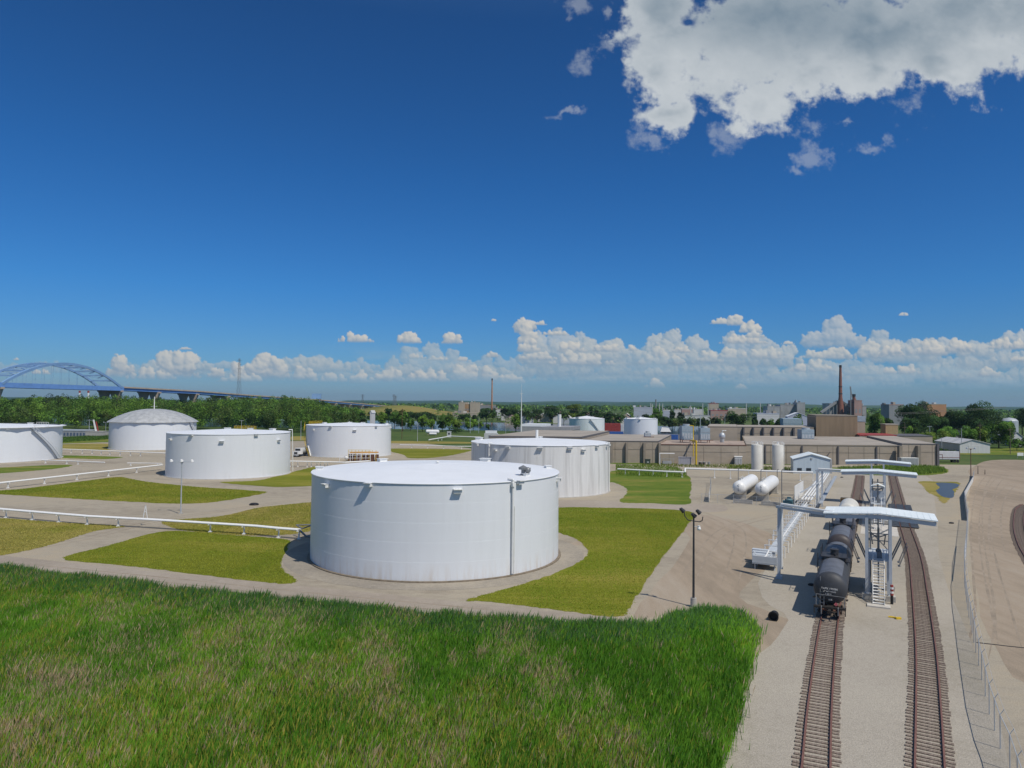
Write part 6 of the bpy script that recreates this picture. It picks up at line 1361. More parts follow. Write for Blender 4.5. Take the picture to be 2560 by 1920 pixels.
for i,(xx,yt) in enumerate([(1627,1008),(1631,1010),(1640,998.5),(1649,1008),(1657,1009),(1680,1013),(1757,1008.5),(1770.5,1009.5),(1866,1008.5),(1901,1007),(1727,1014)]):
    D=1000; x=XD(xx,D); z=CH-(yt-(HY+(xx-1280)*ROLL))*D/F; o=thing('factory_stack',(x,D,0),['slim pale factory stack','thicker dark factory stack'][i==2]+' in the far industrial row'+[' leftmost',' second from the left',' with a dark top',' fourth from the left',' fifth from the left',' above the low sheds',' left of the tall tan building',' just beside the tall tan building',' right of the big dark tree',' left of the silver plant',' above the pinkish brick building'][i],'stack','slim far stacks'); b=MB(); b.cyl((x,D,0),(x,D,z),1.0 if i==2 else .55,n=8); b.build('shaft',M_FGRY if i==2 else M_FAR2,o)
for i,(xl,xr,D,z) in enumerate([(2505,2542,420,13.5)]):
    r=(XD(xr,D)-XD(xl,D))/2; x=XD((xl+xr)/2,D); o=thing('steel_tank',(x,D,0),'big pale steel tank behind the trees at the right edge','tank'); b=MB(); b.lathe((x,D,0),[(r,0),(r,z),(r*.7,z+1.3),(0.01,z+2)],32); b.build('shell',M_GALV,o,smooth=True); b=MB(); b.cyl((x-r-2.5,D+2,0),(x-r-2.5,D+2,z-1),2.6,n=20); b.build('side_cylinder',M_GALV,o,smooth=True)
x=XD(2401,470); o=thing('steel_tank',(x,470,0),'blue grey steel tank half hidden under the big dark tree','tank'); b=MB(); b.lathe((x,470,0),[(4.2,0),(4.2,14.2),(2.6,15.6),(.01,15.8)],28); b.build('shell',M_GREY,o,smooth=True); b=MB(); b.lathe((x-6,468,0),[(2.6,0),(2.6,11),(.01,12)],20); b.build('side_cylinder',M_GREY,o,smooth=True)
gable('house','little white house at the right edge below the steel tank',XD(2528,395),XD(2556,395),395,9,5.2,7.6,M_FAR2,M_GREY,cat='house',door=[(XD(2536,395),XD(2540,395),.02,2.3)])
bld('low_white_shed','low white shed left of the big right trees, behind the warehouse',XD(2246,380),XD(2292,380),380,10,4.6,M_FAR2,M_WROOF)
gable('white_hall','white gabled hall in front of the silver plant',XD(1969,640),XD(2020,640),640,26,11.5,15,M_FAR1,M_WROOF,cat='building')
rr=random.Random(3)
hc=[M_FAR2,M_FAR5,M_FAR1,M_FAR3]
for i in range(30):
    xx=1256+i*10.5+rr.uniform(-4,4); D=rr.uniform(700,980); w=rr.uniform(8,13); xc=XD(xx,D); k=i%4
    bw='white tan pale-blue pink'.split()[k]; o=gable('house',f'{bw} far house among dark trees, '+['left of the stained tank','just behind the streaked tank','above the grey hall','right of the tall mast'][k if i<14 else (i*3)%4],xc,xc+w,D,9,rr.uniform(5,7),rr.uniform(8.5,10.5),hc[k],[M_FGRY,M_FAR3,M_FAR2][i%3],cat='house'); o['group']='far houses among the trees'; o['label']='far '+bw+' house showing in the band of dark trees'
for nm,xl,xr,D,z in (('white house among the trees at the left river bank',857,865,560,7.5),('pale house left of the yellow mound',926,930,650,13)):
    gable('house',nm,XD(xl,D),XD(xr,D),D,7,z-1.6,z,M_FAR2,M_FAR2,cat='house')
# ---------------- trees ----------------
M_BARK=mat('tree_bark',(.10,.075,.05),.95,.2,2)
def crown_quads(c,rx,rz,n,leaf,rg,pal,lumps=16,flat=.0):
    """leaf-sized quads over a lumpy crown; returns verts (n*4,3) and colours"""
    L=[]
    for i in range(lumps):
        u=rg.normal(0,1,3); u/=np.linalg.norm(u); f=rg.uniform(.35,.78); z_=u[2]
        L.append((u[0]*rx*f,u[1]*rx*f,z_*rz*f,rg.uniform(.34,.52)))
    L=np.array(L); k=rg.integers(0,lumps,n); d=rg.normal(0,1,(n,3)); d/=np.linalg.norm(d,axis=1)[:,None]; d[:,2]=np.where(d[:,2]<-.3,-d[:,2],d[:,2])
    rad=L[k,3]*rg.uniform(.80,1.06,n); P=np.c_[L[k,0]+d[:,0]*rad*rx,L[k,1]+d[:,1]*rad*rx,L[k,2]+d[:,2]*rad*rz]+np.array(c)
    nrm=d+rg.normal(0,.42,(n,3)); nrm/=np.linalg.norm(nrm,axis=1)[:,None]
    t=np.cross(nrm,rg.normal(0,1,(n,3))); t/=np.linalg.norm(t,axis=1)[:,None]; b=np.cross(nrm,t)
    s=leaf*rg.uniform(.55,1.25,(n,1)); V=np.zeros((n,4,3)); V[:,0]=P-t*s; V[:,1]=P-b*s*.8; V[:,2]=P+t*s; V[:,3]=P+b*s*.8
    lc=np.array(pal[0])*(1-rg.uniform(0,1,(lumps,1)))+np.array(pal[1])*rg.uniform(0,1,(lumps,1)); col=lc[k]*rg.uniform(.65,1.35,(n,1))
    return V.reshape(-1,3),col
PALS={'dark':((.034,.075,.026),(.062,.115,.032)),'mid':((.08,.175,.032),(.14,.245,.042)),'light':((.13,.24,.036),(.195,.31,.048)),'yellow':((.14,.22,.03),(.19,.26,.05)),'olive':((.08,.12,.035),(.12,.16,.045))}
TR=[]
def tree(label,x,D,h,w,kind,name='tree',group=None,cat='tree',trunk=True,base=.0,seed=0):
    rg=np.random.default_rng(abs(int(x*31+D*7+h*13))+seed); o=thing(name,(x,D,0),label,cat,group)
    px_=D/710.; leaf=max(.24,px_*.60); ch=h*(.93 if trunk else .99); cz=h-ch/2
    n=int(min(9000,max(260,(w*ch)/(leaf*leaf)*3.4)))
    V,cl=crown_quads((x,D,cz),w/2,ch/2,n,leaf,rg,PALS[kind],lumps=int(rg.integers(13,24)))
    k=(V.reshape(-1,4,3)[:,:,2].min(1)>.05); V=V.reshape(-1,4,3)[k].reshape(-1,3); cl=cl[k]
    np_mesh('crown',V,4,cl,M_LEAF,o)
    if trunk:
        b=MB(); r=max(.12,h*.022); b.cyl((x,D,0),(x,D,h*.4),r,r*.6,8); rr=random.Random(int(x*10))
        for i in range(5): a_=rr.uniform(0,6.28); b.cyl((x,D,h*(.25+.05*i)),(x+math.cos(a_)*w*.28,D+math.sin(a_)*w*.28,h*(.5+.07*i)),r*.45,r*.2,6)
        b.build('trunk',M_BARK,o)
    return o
def hz(xx): return HY+(xx-1280)*ROLL
def ptree(label,v,x,yt,w,kind,D=None,yb=None,name='tree',group=None,cat='tree',trunk=True):
    """tree from its outline in the photo: centre x, top row, foot row (or distance), width"""
    s=VW[v][2]; xx=VW[v][0]+x/s; yy=VW[v][1]+yt/s
    if D is None: D=CH*F/((VW[v][1]+yb/s)-hz(xx))
    h=CH-(yy-hz(xx))*D/F; W_=w/s*D/F
    return tree(label,XD(xx,D),D,max(h,1.2),W_,kind,name,group,cat,trunk)
g1='bright young trees along the river bank'
for lb,x,yt,yb,w,k in [('broad mid green tree at the left end of the river bank row',60,610,955,260,'mid'),('slim dark green tree right of the broad bank tree',190,700,950,140,'mid'),('full bright tree left of the white horizontal tank',400,665,960,200,'light'),
 ('round bright tree behind the white horizontal tank',550,725,945,165,'light'),('full green tree between the white tank and the cabinet',740,680,965,240,'mid'),('tall green tree directly behind the cabinet',865,655,950,170,'light'),('yellow green round tree right of the cabinet',985,735,945,200,'yellow'),
 ('bright tree left of the light pole pair on the bank',1190,730,960,170,'light'),('bright tree between the two light poles on the bank',1275,735,955,140,'light'),('smaller bright tree left of the equipment house',1390,775,930,125,'light'),('tiny conical tree above the equipment house',1530,830,945,70,'mid'),('tall leaning bright tree left of the mast',2010,650,975,210,'light')]:
    ptree(lb,'c',x,yt,w,k,yb=yb,group=g1)
ptree('low dark spreading shrub below the yellow green round tree','c',950,885,330,'dark',yb=985,name='shrub',cat='shrub',trunk=False,group=g1)
g2='dark trees across the river'
for lb,v,x,yt,w,k,D in [('dark round tree on the far bank left of the cement works','c',380,585,320,'dark',720),('dark tree on the far bank beneath the yellow mound','c',150,600,200,'dark',720),('second dark tree left of the cement works','c',560,660,170,'dark',700),
 ('dark tree in front of the cement works','c',1100,640,250,'dark',760),('dark tree at the right foot of the cement works','c',1290,665,150,'dark',760),('big dark tree in front of the thin chimney','c',1500,540,300,'dark',780),('dark tree right of the thin chimney','c',1610,560,170,'dark',790),('big dark tree left of the mast','c',1880,530,360,'dark',760),('dark tree directly behind the mast','c',2130,580,240,'dark',740),
 ('dark tree right of the mast','d',300,600,220,'dark',720),('dark tree further right of the mast','d',450,560,220,'dark',760),('dark green tree left of the bright willow','d',690,510,330,'dark',800),('bright yellow green willow above the stained tank','d',1060,480,360,'yellow',860),('dark conical tree right of the bright willow','d',1370,490,90,'dark',850),
 ('dark tree above the left edge of the stained tank','d',900,620,220,'dark',700),('dark tree above the stained tank','d',1250,580,240,'dark',720),('dark tree above the red container','d',1500,600,230,'dark',740),('dark tree between the two far tanks','d',1690,600,250,'dark',700),('dark tree left of the clean tank','d',1850,630,220,'dark',700),
 ('round green tree in front of the pale blue block','e',570,575,240,'mid',640),('small dark bush left of the round green tree','e',380,655,170,'dark',640),('narrow dark tree right of the pale blue blocks','e',840,560,100,'dark',700),('dark tree right of the round green tree','e',700,700,220,'dark',620),
 ('dark tree beside the red flag patch','e',980,620,130,'dark',720),('large dark tree right of the cooling units','e',1940,575,390,'dark',480),('dark conical tree right of the large dark tree','f',330,1045,140,'dark',560),
 ('dark hedge tree left of the cream gable','f',480,1150,160,'dark',540),('mid green hedge tree','f',600,1140,170,'mid',545),('dark hedge tree right of the mid green one','f',740,1150,170,'dark',540),('bush before the silver plant','f',1060,1070,200,'mid',620)]:
    ptree(lb,v,x,yt,w,k,D=D,group=g2)
for i in range(11):
    ptree(['dark','olive'][i%2]+' tree in the long hedge row, '+['leftmost','second from left','third from left','fourth from left','fifth from left','middle','sixth from the right end','fifth from the right end','fourth from the right end','third from the right end','rightmost'][i],'e',800+i*82,700+((i*37)%40),130,['dark','olive'][i%2],D=600+((i*53)%40),group='long hedge row beyond the river')
g3='trees behind the right end of the warehouse'
for lb,v,x,yt,w,k,D in [('rounded green tree right of the short stack','E',555,750,210,'mid',430),('darker green tree between the short stack and the brown block','E',690,790,150,'dark',440),('huge dark tree with ragged crown left of the orange brick','E',1040,610,400,'dark',420),('dark tree below the orange brick building','E',1240,740,300,'dark',430),
 ('dark tree in the shade between the two huge ones','E',1440,700,260,'dark',440),('huge dark spreading tree above the metal barn','E',1780,618,430,'dark',430),('dark lower tree left of the huge spreading one','E',960,800,260,'dark',410),('dark tree under the huge spreading crown','E',1700,800,260,'dark',405),
 ('fresh green tree between warehouse and barn','E',960,890,140,'light',385),('bright bush behind the warehouse end','E',1150,935,200,'yellow',375),('mid green bushy tree above the light pole','E',1380,915,240,'mid',385),('bright bushes left of the barn roof','E',1330,960,160,'yellow',372),('dark green tree behind the barn ridge','E',1610,905,200,'mid',380),
 ('yellow green tree behind the barn','E',1745,905,150,'yellow',385),('large fresh green tree right of the barn','E',1930,840,310,'mid',370),('green tree right of the large fresh one','E',2050,860,130,'light',372),('dark tree cluster at the far right edge','E',2190,720,200,'dark',560),('low green bush at the right edge','E',2130,1045,150,'mid',350),('dark bush at the right edge behind the lawn','E',2230,1030,140,'dark',355),('dark trees behind the little house','E',2300,760,200,'dark',540)]:
    ptree(lb,v,x,yt,w,k,D=D,group=g3)
for lb,v,x,yt,w,k,D in [('mid green tree at the right rim of the left woods','b',1230,420,180,'mid',600),('dark tree right of the river house','b',1330,480,230,'dark',580),('dark tree below the viaduct','b',1480,520,240,'dark',560),('dark tree under the viaduct right part','b',1660,440,200,'dark',680),('bright full tree left of the brown pole','b',1840,480,220,'light',560),('dark tree left of the brown pole','b',1950,400,180,'dark',700),('mid green tree behind the brown pole','b',2060,470,220,'mid',570)]:
    ptree(lb,v,x,yt,w,k,D=D,group='trees below the viaduct')
for i,(x,w,nm) in enumerate([(1245,150,'low dark shrub by the barn wall, left one'),(1330,120,'low dark shrub by the barn wall, middle one'),(1430,110,'low dark shrub by the barn wall, right one')]): ptree(nm,'E',x,1150+i*12,w,'dark',yb=1188+i*7,name='shrub',cat='shrub',trunk=False,group='shrubs along the barn')

# ---- the woods at the left: one mass of hundreds of crowns ----
def woods(name,label,N,dr,topline,xr,hr,wr,kinds,leafk=.55,nq=110,seed=3,kind='stuff'):
    rg=np.random.default_rng(seed); Vs=[];Cs=[]; tx=np.array([a for a,_ in topline],float); ty=np.array([b for _,b in topline],float); cnt=0
    for i in range(N*6):
        if cnt>=N: break
        D=math.sqrt(rg.uniform(dr[0]**2,dr[1]**2)); xx=rg.uniform(*xr); zt_=CH-(np.interp(xx,tx,ty)-hz(xx))*D/F; h=rg.uniform(*hr); 
        if h>zt_: h=zt_*rg.uniform(.9,1.0)
        if h<4: continue
        cnt+=1; w=rg.uniform(*wr)*(h/hr[1])**.5; leaf=D/710*leafk; pal=PALS[kinds[int(rg.integers(0,len(kinds)))]]; n=nq
        V,c_=crown_quads((XD(xx,D),D,h*.52),w/2,h*.50,n,leaf,rg,pal,lumps=int(rg.integers(7,12))); Vs.append(V); Cs.append(c_)
    o=np_mesh(name,np.concatenate(Vs),4,np.concatenate(Cs),M_LEAF); tag(o,label,'woods',None,kind); return o
tl=[(-400,988),(0,990),(14,993),(33,1000),(48,996),(62,992),(170,988),(250,988),(310,988),(400,994),(480,1001),(520,995),(545,991),(600,992),(660,990),(730,989),(765,993),(802,1002),(825,1010),(860,1018),(900,1022),(940,1027)]
woods('woodland','dense green woods behind the tanks at the left',1150,(500,900),tl,(-420,905),(19,27),(12,19),['mid','light','mid','olive','dark','light','mid'],seed=3,nq=420)
woods('woodland_edge','front edge of the left woods above the fence line',300,(470,520),[(x,y+6) for x,y in tl],(-420,900),(9,19),(9,14),['mid','light','dark','olive'],seed=5,nq=420)
flat=[(-500,1004),(1280,1006),(3000,1024)]
woods('distant_woods','far woods and hedges reaching to the horizon',1500,(1250,3600),[(-500,1001),(900,1006),(1280,1008),(1600,1011),(2900,1024)],(880,2700),(10,17),(18,38),['mid','light','dark','mid'],leafk=1.0,nq=22,seed=8)
woods('suburban_trees','leafy belt of trees in front of the far industrial row',260,(650,1250),[(900,1032),(1200,1030),(1560,1028),(1700,1035),(2000,1030),(2160,1024),(2700,1030)],(930,2700),(7,15),(9,16),['mid','dark','olive','light'],nq=60,seed=9)
# ---- rim of hills on the horizon ----
b=MB(); rr=random.Random(4); N_=160
for row,(D,amp) in enumerate(((6500,.75),(8500,1.0),(11500,1.05))):
    prev=None; vs=[]
    for i in range(N_+1):
        xx=-600+i*4200/N_; t=xx/260.; y=1002.0 if False else hz(xx)
        top=(5.0+3.2*math.sin(t*1.1+row)+1.9*math.sin(t*2.7+row*2)+1.2*math.sin(t*6.1))*amp*(1.0 if xx>850 else .5)+max(0,(xx-1500)/1500)*2.5*amp
        z=max(6,CH+(max(1.5,top)-2.0+rr.uniform(-.25,.25))*D/F*.9); x=XD(xx,D); vs.append((x,D-900,0)); vs.append((x,D,z)); vs.append((x*1.1,D+1200,0))
    fs=[]
    for i in range(N_): a=3*i; fs+=[(a,a+3,a+4,a+1),(a+1,a+4,a+5,a+2)]
    b.add(vs,fs)
G_HILL=ground_mat('wooded_hills',[(.018,.045,.018),(.03,.07,.022),(.055,.095,.03)],s1=.002,s2=.012,bs=.05,bump=.0,fine=.3)
b.build('hills',G_HILL,props=dict(kind='structure'))
# mound and river
def mound(name,xc,yc,rx,ry,h,m):
    b=MB(); n=40; k=8; vs=[(xc,yc,h)]; 
    for j in range(1,k+1):
        f=j/k; z=h*(math.cos(f*math.pi)+1)/2
        for i in range(n): t=2*math.pi*i/n; vs.append((xc+rx*f*math.cos(t),yc+ry*f*math.sin(t),z))
    fs=[(0,1+i,1+(i+1)%n) for i in range(n)]
    for j in range(k-1):
        for i in range(n): a=1+j*n+i; c_=1+j*n+(i+1)%n; fs.append((a,a+n,c_+n,c_))
    b.add(vs,fs); b.build(name,m,smooth=True,props=dict(kind='structure'))
mound('grass_mound',XD(1000,1350),1350,130,260,15.0,ground_mat('mound_grass',[(.13,.13,.03),(.20,.19,.05),(.24,.18,.06)],s1=.01,s2=.05,bs=.5,fine=.2))
M_RIVER=mat('river_water',(.03,.055,.10),.12,.1,.05,spec=.6,bump=.25,bscale=.6)
sheet('river',[(XD(-300,580),560),(XD(880,560),560),(XD(1250,540),540),(XD(1620,470),470),(XD(1790,470),470),(XD(2100,600),600),(XD(2100,700),700),(XD(1600,700),700),(XD(1250,760),760),(XD(900,800),800),(XD(-300,900),900)],.03,M_RIVER,sub=1)
sheet('yard_paving',[(XD(1500,400),400),(XD(1760,400),400),(XD(1760,500),500),(XD(1500,530),530)],.04,mat('dark_yard',(.12,.12,.125),.9,.15,.1),sub=1)
o=thing('tarped_boat',(XD(1665,520),520,0),'pale tarpaulin covered boat on the dark yard by the river','boat'); b=MB(); x=XD(1665,520); b.add([(x-4,520,1.2),(x+4,520,1.2),(x+4.2,523,1.2),(x-4,523,1.2),(x-2.5,521.5,4.6),(x+2.5,521.5,4.0)],[(0,1,5,4),(1,2,5),(2,3,4,5),(3,0,4)]); b.build('tarpaulin',M_LGREY,o); b=MB(); b.box((x,521.5,.8),(6.5,2.4,1.0)); b.build('hull',M_DARK,o)
# tall marsh grass tufts: meadow strip left, weeds by the fences
def rough(name,label,pts,n,h,w,pal,seed): 
    rg=np.random.default_rng(seed); P=np.array([(p[0],p[1]) for p in pts]); x0,y0=P.min(0); x1,y1=P.max(0); X=rg.uniform(x0,x1,n*4); Y=rg.uniform(y0,y1,n*4); k=inside(X,Y,[tuple(q) for q in P]); X=X[k][:n];Y=Y[k][:n]; n=len(X)
    H=h*rg.uniform(.4,1.2,n)*(.5+fbm(X*.15,Y*.15,seed)); a=rg.uniform(0,6.28,n); ww=w*rg.uniform(.6,1.4,n); dx=np.cos(a)*ww/2; dy=np.sin(a)*ww/2; ln=rg.normal(0,.2,(n,2))*H[:,None]
    V=np.zeros((n,4,3)); V[:,0]=np.c_[X-dx,Y-dy,np.zeros(n)]; V[:,1]=np.c_[X+dx,Y+dy,np.zeros(n)]; V[:,2]=np.c_[X+dx*.7+ln[:,0]*.5,Y+dy*.7+ln[:,1]*.5,H*.6]; V[:,3]=np.c_[X+ln[:,0],Y+ln[:,1],H]
    c_=np.array(pal)*rg.uniform(.6,1.4,(n,1)); o=np_mesh(name,V.reshape(-1,3),4,c_,M_LEAF); tag(o,label,'grass',None,'stuff')
rough('tall_grass','tall rough grass at the far end of the right track',gp('E',(150,1375),(700,1350),(1050,1350),(1330,1375),(1360,1420),(1000,1450),(500,1440)),7000,.9,.2,(.20,.30,.05),1)
rough('tall_grass','tall grass strip under the thick pipe on T posts',gp('C',(1400,965),(1950,985),(2050,1040),(2060,1080),(1900,1085),(1400,1065)),4500,.6,.16,(.18,.28,.04),2)
rough('weeds','weeds along the foot of the warehouse wall',gp('e',(300,1520),(2212,1540),(2212,1600),(300,1560)),1600,.6,.2,(.19,.23,.05),3)
rough('weeds','weeds between the silos and the pale blue shed',gp('D',(700,1345),(1430,1370),(1430,1400),(700,1385)),1000,.7,.2,(.17,.24,.04),4)
rough('meadow','green meadow strip in front of the grey marina',gp('a',(880,1430),(1900,1400),(1900,1440),(880,1510)),6000,1.2,.5,(.11,.20,.04),5)

# ---------------- utility poles, mast, pylons, wires ----------------
M_WIRE=mat('wire',(.16,.16,.16),.6,.05,1)
PP={}
def pole(label,v,x,yt,yb=None,D=None,m=None,arms=1,r=.16,taper=.6,name='utility_pole',cat='utility pole',group='utility poles'):
    s=VW[v][2]; xx=VW[v][0]+x/s
    if D is None: D=CH*F/((VW[v][1]+yb/s)-hz(xx))
    X_=XD(xx,D); h=zat((X_,D),v,yt); o=thing(name,(X_,D,0),label,cat,group); b=MB(); b.cyl((X_,D,0),(X_,D,h),r,r*taper,8); b.build('shaft',m or M_POLE,o)
    for k in range(arms): b=MB(); z=h-.5-k*1.1; b.bar((X_-1.2,D,z),(X_+1.2,D,z),.12); 
    if arms:
        for dx in(-1.1,-.4,.4,1.1): b.cyl((X_+dx,D,z),(X_+dx,D,z+.3),.07,n=6)
        b.build('crossarm',m or M_POLE,o)
    return Vector((X_,D,h))
a=pole('brown wooden pole right of the middle tank','c',45,560,yb=1090,arms=0,m=M_RUST)
pole('pale pole left of the white horizontal tank','c',315,800,yb=1130,arms=0,m=M_GALV)
pole('pale light pole before the bank trees, left one of a pair','c',1222,720,yb=985,arms=0,m=M_GALV); pole('pale light pole before the bank trees, right one of a pair','c',1370,720,yb=985,arms=0,m=M_GALV)
pole('pale pole rising left of the middle tank','B',395,662,yb=830,arms=0,m=M_GALV); pole('pale pole left of the domed tank','a',1560,1095,D=400,m=M_GALV,arms=1); pole('pale pole behind the lamp post tank','A',2093,655,yb=830,m=M_GALV)
m1=pole('very tall tapered white mast behind the streaked tank','c',2102,300,D=360,arms=0,m=M_WPIPE,r=.42,taper=.35,name='mast',cat='mast',group=None)
b=MB(); hh=zat((m1.x,m1.y),'c',130); b.cyl(m1,(m1.x,m1.y,hh),.09,.04,6); b.bar((m1.x-.9,m1.y,m1.z),(m1.x+.9,m1.y,m1.z),.12); b.bar((m1.x-.5,m1.y,m1.z-8),(m1.x+.5,m1.y,m1.z-8),.15); b.build('antenna',M_WPIPE,bpy.data.objects['mast'])
W1=pole('double crossarm pole behind the warehouse end','h',150,800,D=362,arms=3,m=M_POLE); W2=pole('pale pole among the bushes left of the barn','h',582,860,D=372,arms=1,m=M_GALV); W3=pole('slim pole in front of the barn side wall','h',787,1060,yb=1300,arms=0,m=M_GALV)
W4=pole('tall pole before the barn corner','h',1130,900,yb=1330,arms=0,m=M_GALV); W5=pole('pole with transformer behind the barn ridge','h',1450,800,D=372,arms=2); W6=pole('tall wooden pole right of the barn','h',1968,870,yb=1350,arms=2)
W7=pole('pole left of the warehouse brick block','E',628,830,D=372,arms=1); W8=pole('tall pale pole rising behind the second cooling unit','e',1322,670,D=330,arms=1,m=M_GALV,r=.24); pole('pole with one arm left of the cooling units','e',985,825,D=400,arms=1); pole('thin pole right of the tall pale one','e',1490,770,D=420,arms=0,m=M_GALV); pole('pale pole left of the large dark tree','e',1745,690,D=430,arms=0,m=M_GALV)
pole('short dark pole by the open fence end','E',1698,1350,yb=1435,arms=0,m=M_POLE,r=.14); pole('shortest dark pole right of the fence end','E',1775,1390,yb=1440,arms=0,m=M_POLE,r=.14)
def wire(label,pts,sag=1.5,r=.035):
    b=MB()
    for a_,c_ in zip(pts,pts[1:]):
        a_=Vector(a_);c_=Vector(c_); P=[a_+(c_-a_)*k/10-Vector((0,0,sag*4*(k/10)*(1-k/10))) for k in range(11)]
        for p,q in zip(P,P[1:]): b.cyl(p,q,r,n=5,cap=False)
    o=b.build('power_line',M_WIRE); tag(o,label,'power line','power lines')
wire('upper pair of wires rising to the right over the barn',[at('h',0,640,330),at('h',1000,575,330),at('h',1900,530,330)],.3,.05); wire('lower pair of wires crossing in front of the big trees',[at('h',0,660,331),at('h',1000,600,331),at('h',1900,540,331)],.3,.05)
wire('thin wires above the brown hall',[at('f',0,1100,330),at('f',1100,1105,330),at('f',2212,1095,330)],.5,.04); wire('wires in front of the dark hedge row',[at('e',0,560,500),at('e',900,690,500),at('e',2212,720,500)],.5,.05); wire('wires from the mast across the dark trees',[at('d',170,480,420),at('d',850,560,420),at('d',1900,650,420)],.5,.045)
def pylon(label,v,x,yt,D,w=7):
    s=VW[v][2]; xx=VW[v][0]+x/s; X_=XD(xx,D); h=zat((X_,D),v,yt); o=thing('pylon',(X_,D,0),label,'pylon','lattice pylons'); b=MB(); r=max(.14,D/710*.16)
    lv=[0,.2,.36,.5,.62,.72,.81,.9,1.0]; W_=lambda f:(w*(1-f)**1.3+1.1)/2
    for (f,g) in zip(lv,lv[1:]):
        for sx in(-1,1):
            for sy in(-1,1): b.bar((X_+sx*W_(f),D+sy*W_(f),h*f),(X_+sx*W_(g),D+sy*W_(g),h*g),r)
        b.bar((X_-W_(f),D-W_(f),h*f),(X_+W_(g),D-W_(g),h*g),r*.7); b.bar((X_+W_(f),D-W_(f),h*f),(X_-W_(g),D-W_(g),h*g),r*.7); b.bar((X_-W_(g),D-W_(g),h*g),(X_+W_(g),D-W_(g),h*g),r*.7)
    b.build('lattice',M_DGALV,o); b=MB()
    for f in(.84,.91,.97): b.bar((X_-w*.55,D,h*f),(X_+w*.55,D,h*f),r*1.2)
    b.build('crossarm',M_DGALV,o)
pylon('tall lattice pylon between the domed tank and the lamp post tank','A',2065,125,700,4.5)
pylon('distant pylon above the viaduct, left one','b',1500,180,1900,9); pylon('distant pylon above the viaduct, middle one','b',2040,180,1900,9); pylon('distant pylon above the viaduct, right one','b',2070,200,2000,9)

# ---------------- the bridge ----------------
BU=Vector((.124,.992,0)).normalized(); BP=Vector((-BU.y,BU.x,0)); B0=Vector((-385,700,0)); Bw=23.6
br=thing('arch_bridge',B0,'long blue steel tied-arch bridge with concrete piers at the left horizon','bridge')
def bz(s):
    if s<=134: return 32.4-.0*s+min(0,(-s*.012 if s>0 else 0))
    pts=[(134,30.8),(275,27.2),(502,22.6),(936,9.8),(1400,0.6)]
    for (a_,za),(c_,zc_) in zip(pts,pts[1:]):
        if s<=c_: return za+(zc_-za)*(s-a_)/(c_-a_)
    return .6
def BPt(s,w,z): return B0+BU*s+BP*w+Vector((0,0,z))
span=141.; rise=19.5; GH=4.0
for w in(0,Bw):
    b=MB(); n=22
    for i in range(n):
        f0,f1=i/n,(i+1)/n; z0=32.4+rise*4*f0*(1-f0); z1=32.4+rise*4*f1*(1-f1); b.bar(BPt(-span*(1-f0),w,z0),BPt(-span*(1-f1),w,z1),1.5,2.1)
    b.build('arch_rib',M_BRID2,br)
    b=MB(); b.bar(BPt(-span-3,w,32.4-GH*.25),BPt(3,w,32.4-GH*.25),1.2,GH); b.build('tie_girder',M_BRIDGE,br)
    b=MB()
    for i in range(1,14): f=i/14; b.bar(BPt(-span*(1-f),w,33),BPt(-span*(1-f),w,32.4+rise*4*f*(1-f)),.13)
    b.build('hangers',M_BRID2,br)
b=MB(); fs=[.1,.18,.27,.36,.46,.56,.66,.75,.83,.91]
Z=lambda f:32.4+rise*4*f*(1-f)
for f in fs: b.bar(BPt(-span*(1-f),0,Z(f)),BPt(-span*(1-f),Bw,Z(f)),1.3,1.3)
for f,g in zip(fs,fs[1:]):
    m_=(f+g)/2; b.bar(BPt(-span*(1-f),0,Z(f)),BPt(-span*(1-m_),Bw/2,Z(m_)),.6,.6); b.bar(BPt(-span*(1-f),Bw,Z(f)),BPt(-span*(1-m_),Bw/2,Z(m_)),.6,.6); b.bar(BPt(-span*(1-g),0,Z(g)),BPt(-span*(1-m_),Bw/2,Z(m_)),.6,.6)
b.build('wind_bracing',M_BRID2,br)
b=MB(); ss=[-500,-span-3]; b.bar(BPt(-500,Bw/2,32),BPt(-span,Bw/2,32),Bw,1); b.bar(BPt(-span,Bw/2,32),BPt(0,Bw/2,32),Bw-2,.8)
st=[3,61,134,205,275,390,502,610,720,830,936,1050,1170,1290,1400]
for s0,s1 in zip(st,st[1:]): b.bar(BPt(s0,Bw/2,bz(s0)+.2),BPt(s1,Bw/2,bz(s1)+.2),Bw,.5)
b.build('deck',M_PIER,br)
b=MB()
for s0,s1 in zip(st,st[1:]):
    for w in(1.5,Bw-1.5): b.bar(BPt(s0,w,bz(s0)-1.35),BPt(s1,w,bz(s1)-1.35),1.0,2.5)
b.build('approach_girder',M_BRIDGE,br)
b=MB()
for s0,s1 in zip(st,st[1:]):
    for w in(.2,Bw-.2): b.bar(BPt(s0,w,bz(s0)+.9),BPt(s1,w,bz(s1)+.9),.3,.9)
b.build('parapet',M_PIER,br)
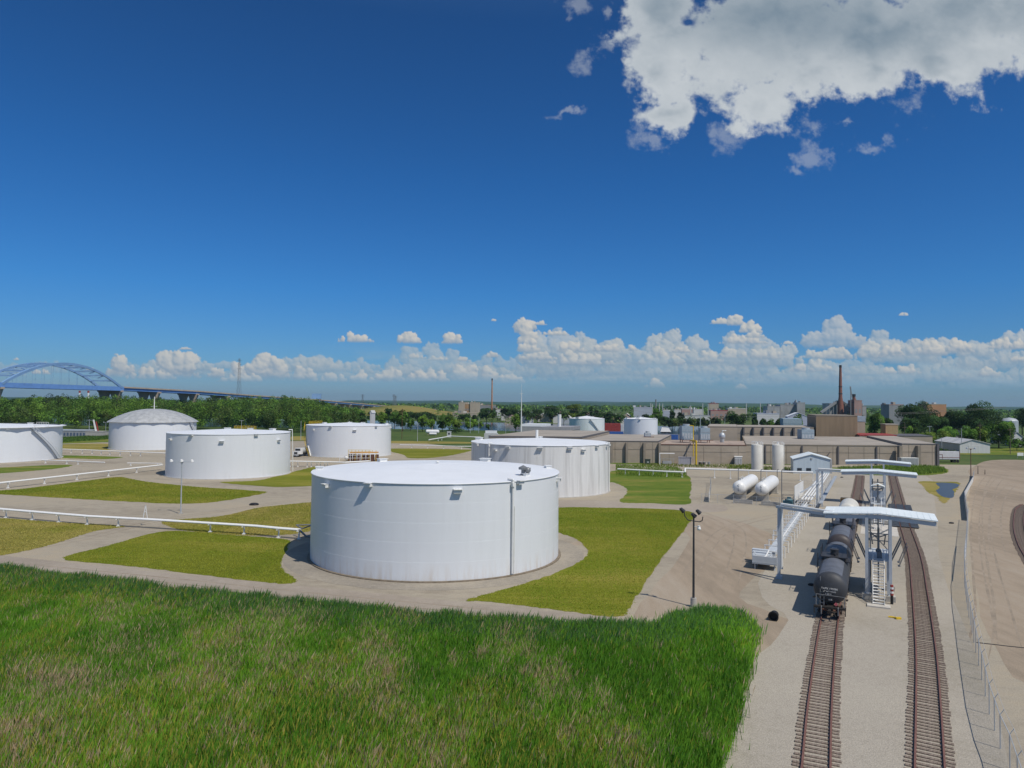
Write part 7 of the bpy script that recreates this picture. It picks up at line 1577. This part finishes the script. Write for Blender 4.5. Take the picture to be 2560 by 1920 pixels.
for s_ in [-span,0,61,134,205,275,350,425,502,575,650,720,790,860,936,1000,1060]:
    zt_=bz(s_)-(GH*.75 if s_<=0 else 2.7)
    if zt_<2: continue
    b=MB()
    for sgn in(-1,1):
        c0=Bw/2+sgn*Bw*.40; lo=Bw/2+sgn*Bw*.27
        P0=[BPt(s_-2.0,lo-2.4,-1),BPt(s_+2.0,lo-2.4,-1),BPt(s_+2.0,lo+2.4,-1),BPt(s_-2.0,lo+2.4,-1)]; zm=zt_*.62
        P1=[BPt(s_-1.6,lo-2.1,zm),BPt(s_+1.6,lo-2.1,zm),BPt(s_+1.6,lo+2.1,zm),BPt(s_-1.6,lo+2.1,zm)]
        wi=Bw/2+sgn*.2; wo=Bw/2+sgn*(Bw*.52); lo_,hi_=min(wi,wo),max(wi,wo)
        P2=[BPt(s_-1.8,lo_,zt_),BPt(s_+1.8,lo_,zt_),BPt(s_+1.8,hi_,zt_),BPt(s_-1.8,hi_,zt_)]
        o_=len(b.v); b.v+=[tuple(p) for p in P0+P1+P2]
        for k in(0,4):
            for i in range(4): j=(i+1)%4; b.f.append((o_+k+i,o_+k+j,o_+k+4+j,o_+k+4+i)); b.mi.append(0)
        b.f.append((o_+8,o_+9,o_+10,o_+11)); b.mi.append(0)
    b.bar(BPt(s_,-1.2,zt_-.4),BPt(s_,Bw+1.2,zt_-.4),3.4,1.6); b.build('pier',M_PIER,br)
for i,(x,nm) in enumerate([(1380,'left red and white striped tower top under the bridge deck'),(1530,'right red and white striped tower top under the bridge deck')]):
    D=1400; xx=x/6.9125; X_=XD(xx,D); zt_=zat((X_,D),'a',600); o=thing('striped_tower',(X_,D,0),nm,'tower','striped tower tops beyond the bridge'); b=MB(); b.cyl((X_,D,0),(X_,D,zt_-4),1.7,n=10); b.build('shaft',M_WPIPE,o); b=MB(); b.cyl((X_,D,zt_-4),(X_,D,zt_),1.9,n=10); b.build('top',M_RED,o)
D=1200; X_=XD(792,D); o=thing('blue_sign_gantry',(X_,D,0),'pale blue box shaped truck body on the bridge deck above the woods','truck'); zb=bz(502)+.7; b=MB(); b.box((X_,D,zb+6),(15,6,9)); b.build('box',M_BRID2,o); b=MB(); b.box((X_,D,zb+.8),(14,5,1.6)); b.build('base',M_DARK,o)
# steam
# ---------------- air: thin haze round everything ----------------
def haze(dens):
    b=MB(); b.box((0,4500,89.5),(29000,24000,181.0+0)); 
    m=bpy.data.materials.new('haze_air'); m.use_nodes=True; nt=m.node_tree; nt.nodes.remove(nt.nodes['Principled BSDF']); v=nt.nodes.new('ShaderNodeVolumePrincipled')
    v.inputs['Density'].default_value=dens; v.inputs['Color'].default_value=(.52,.77,.93,1); v.inputs['Anisotropy'].default_value=.2
    nt.links.new(v.outputs[0],nt.nodes['Material Output'].inputs['Volume'])
    tag(b.build('haze',m),kind='stuff')
haze(5e-5)
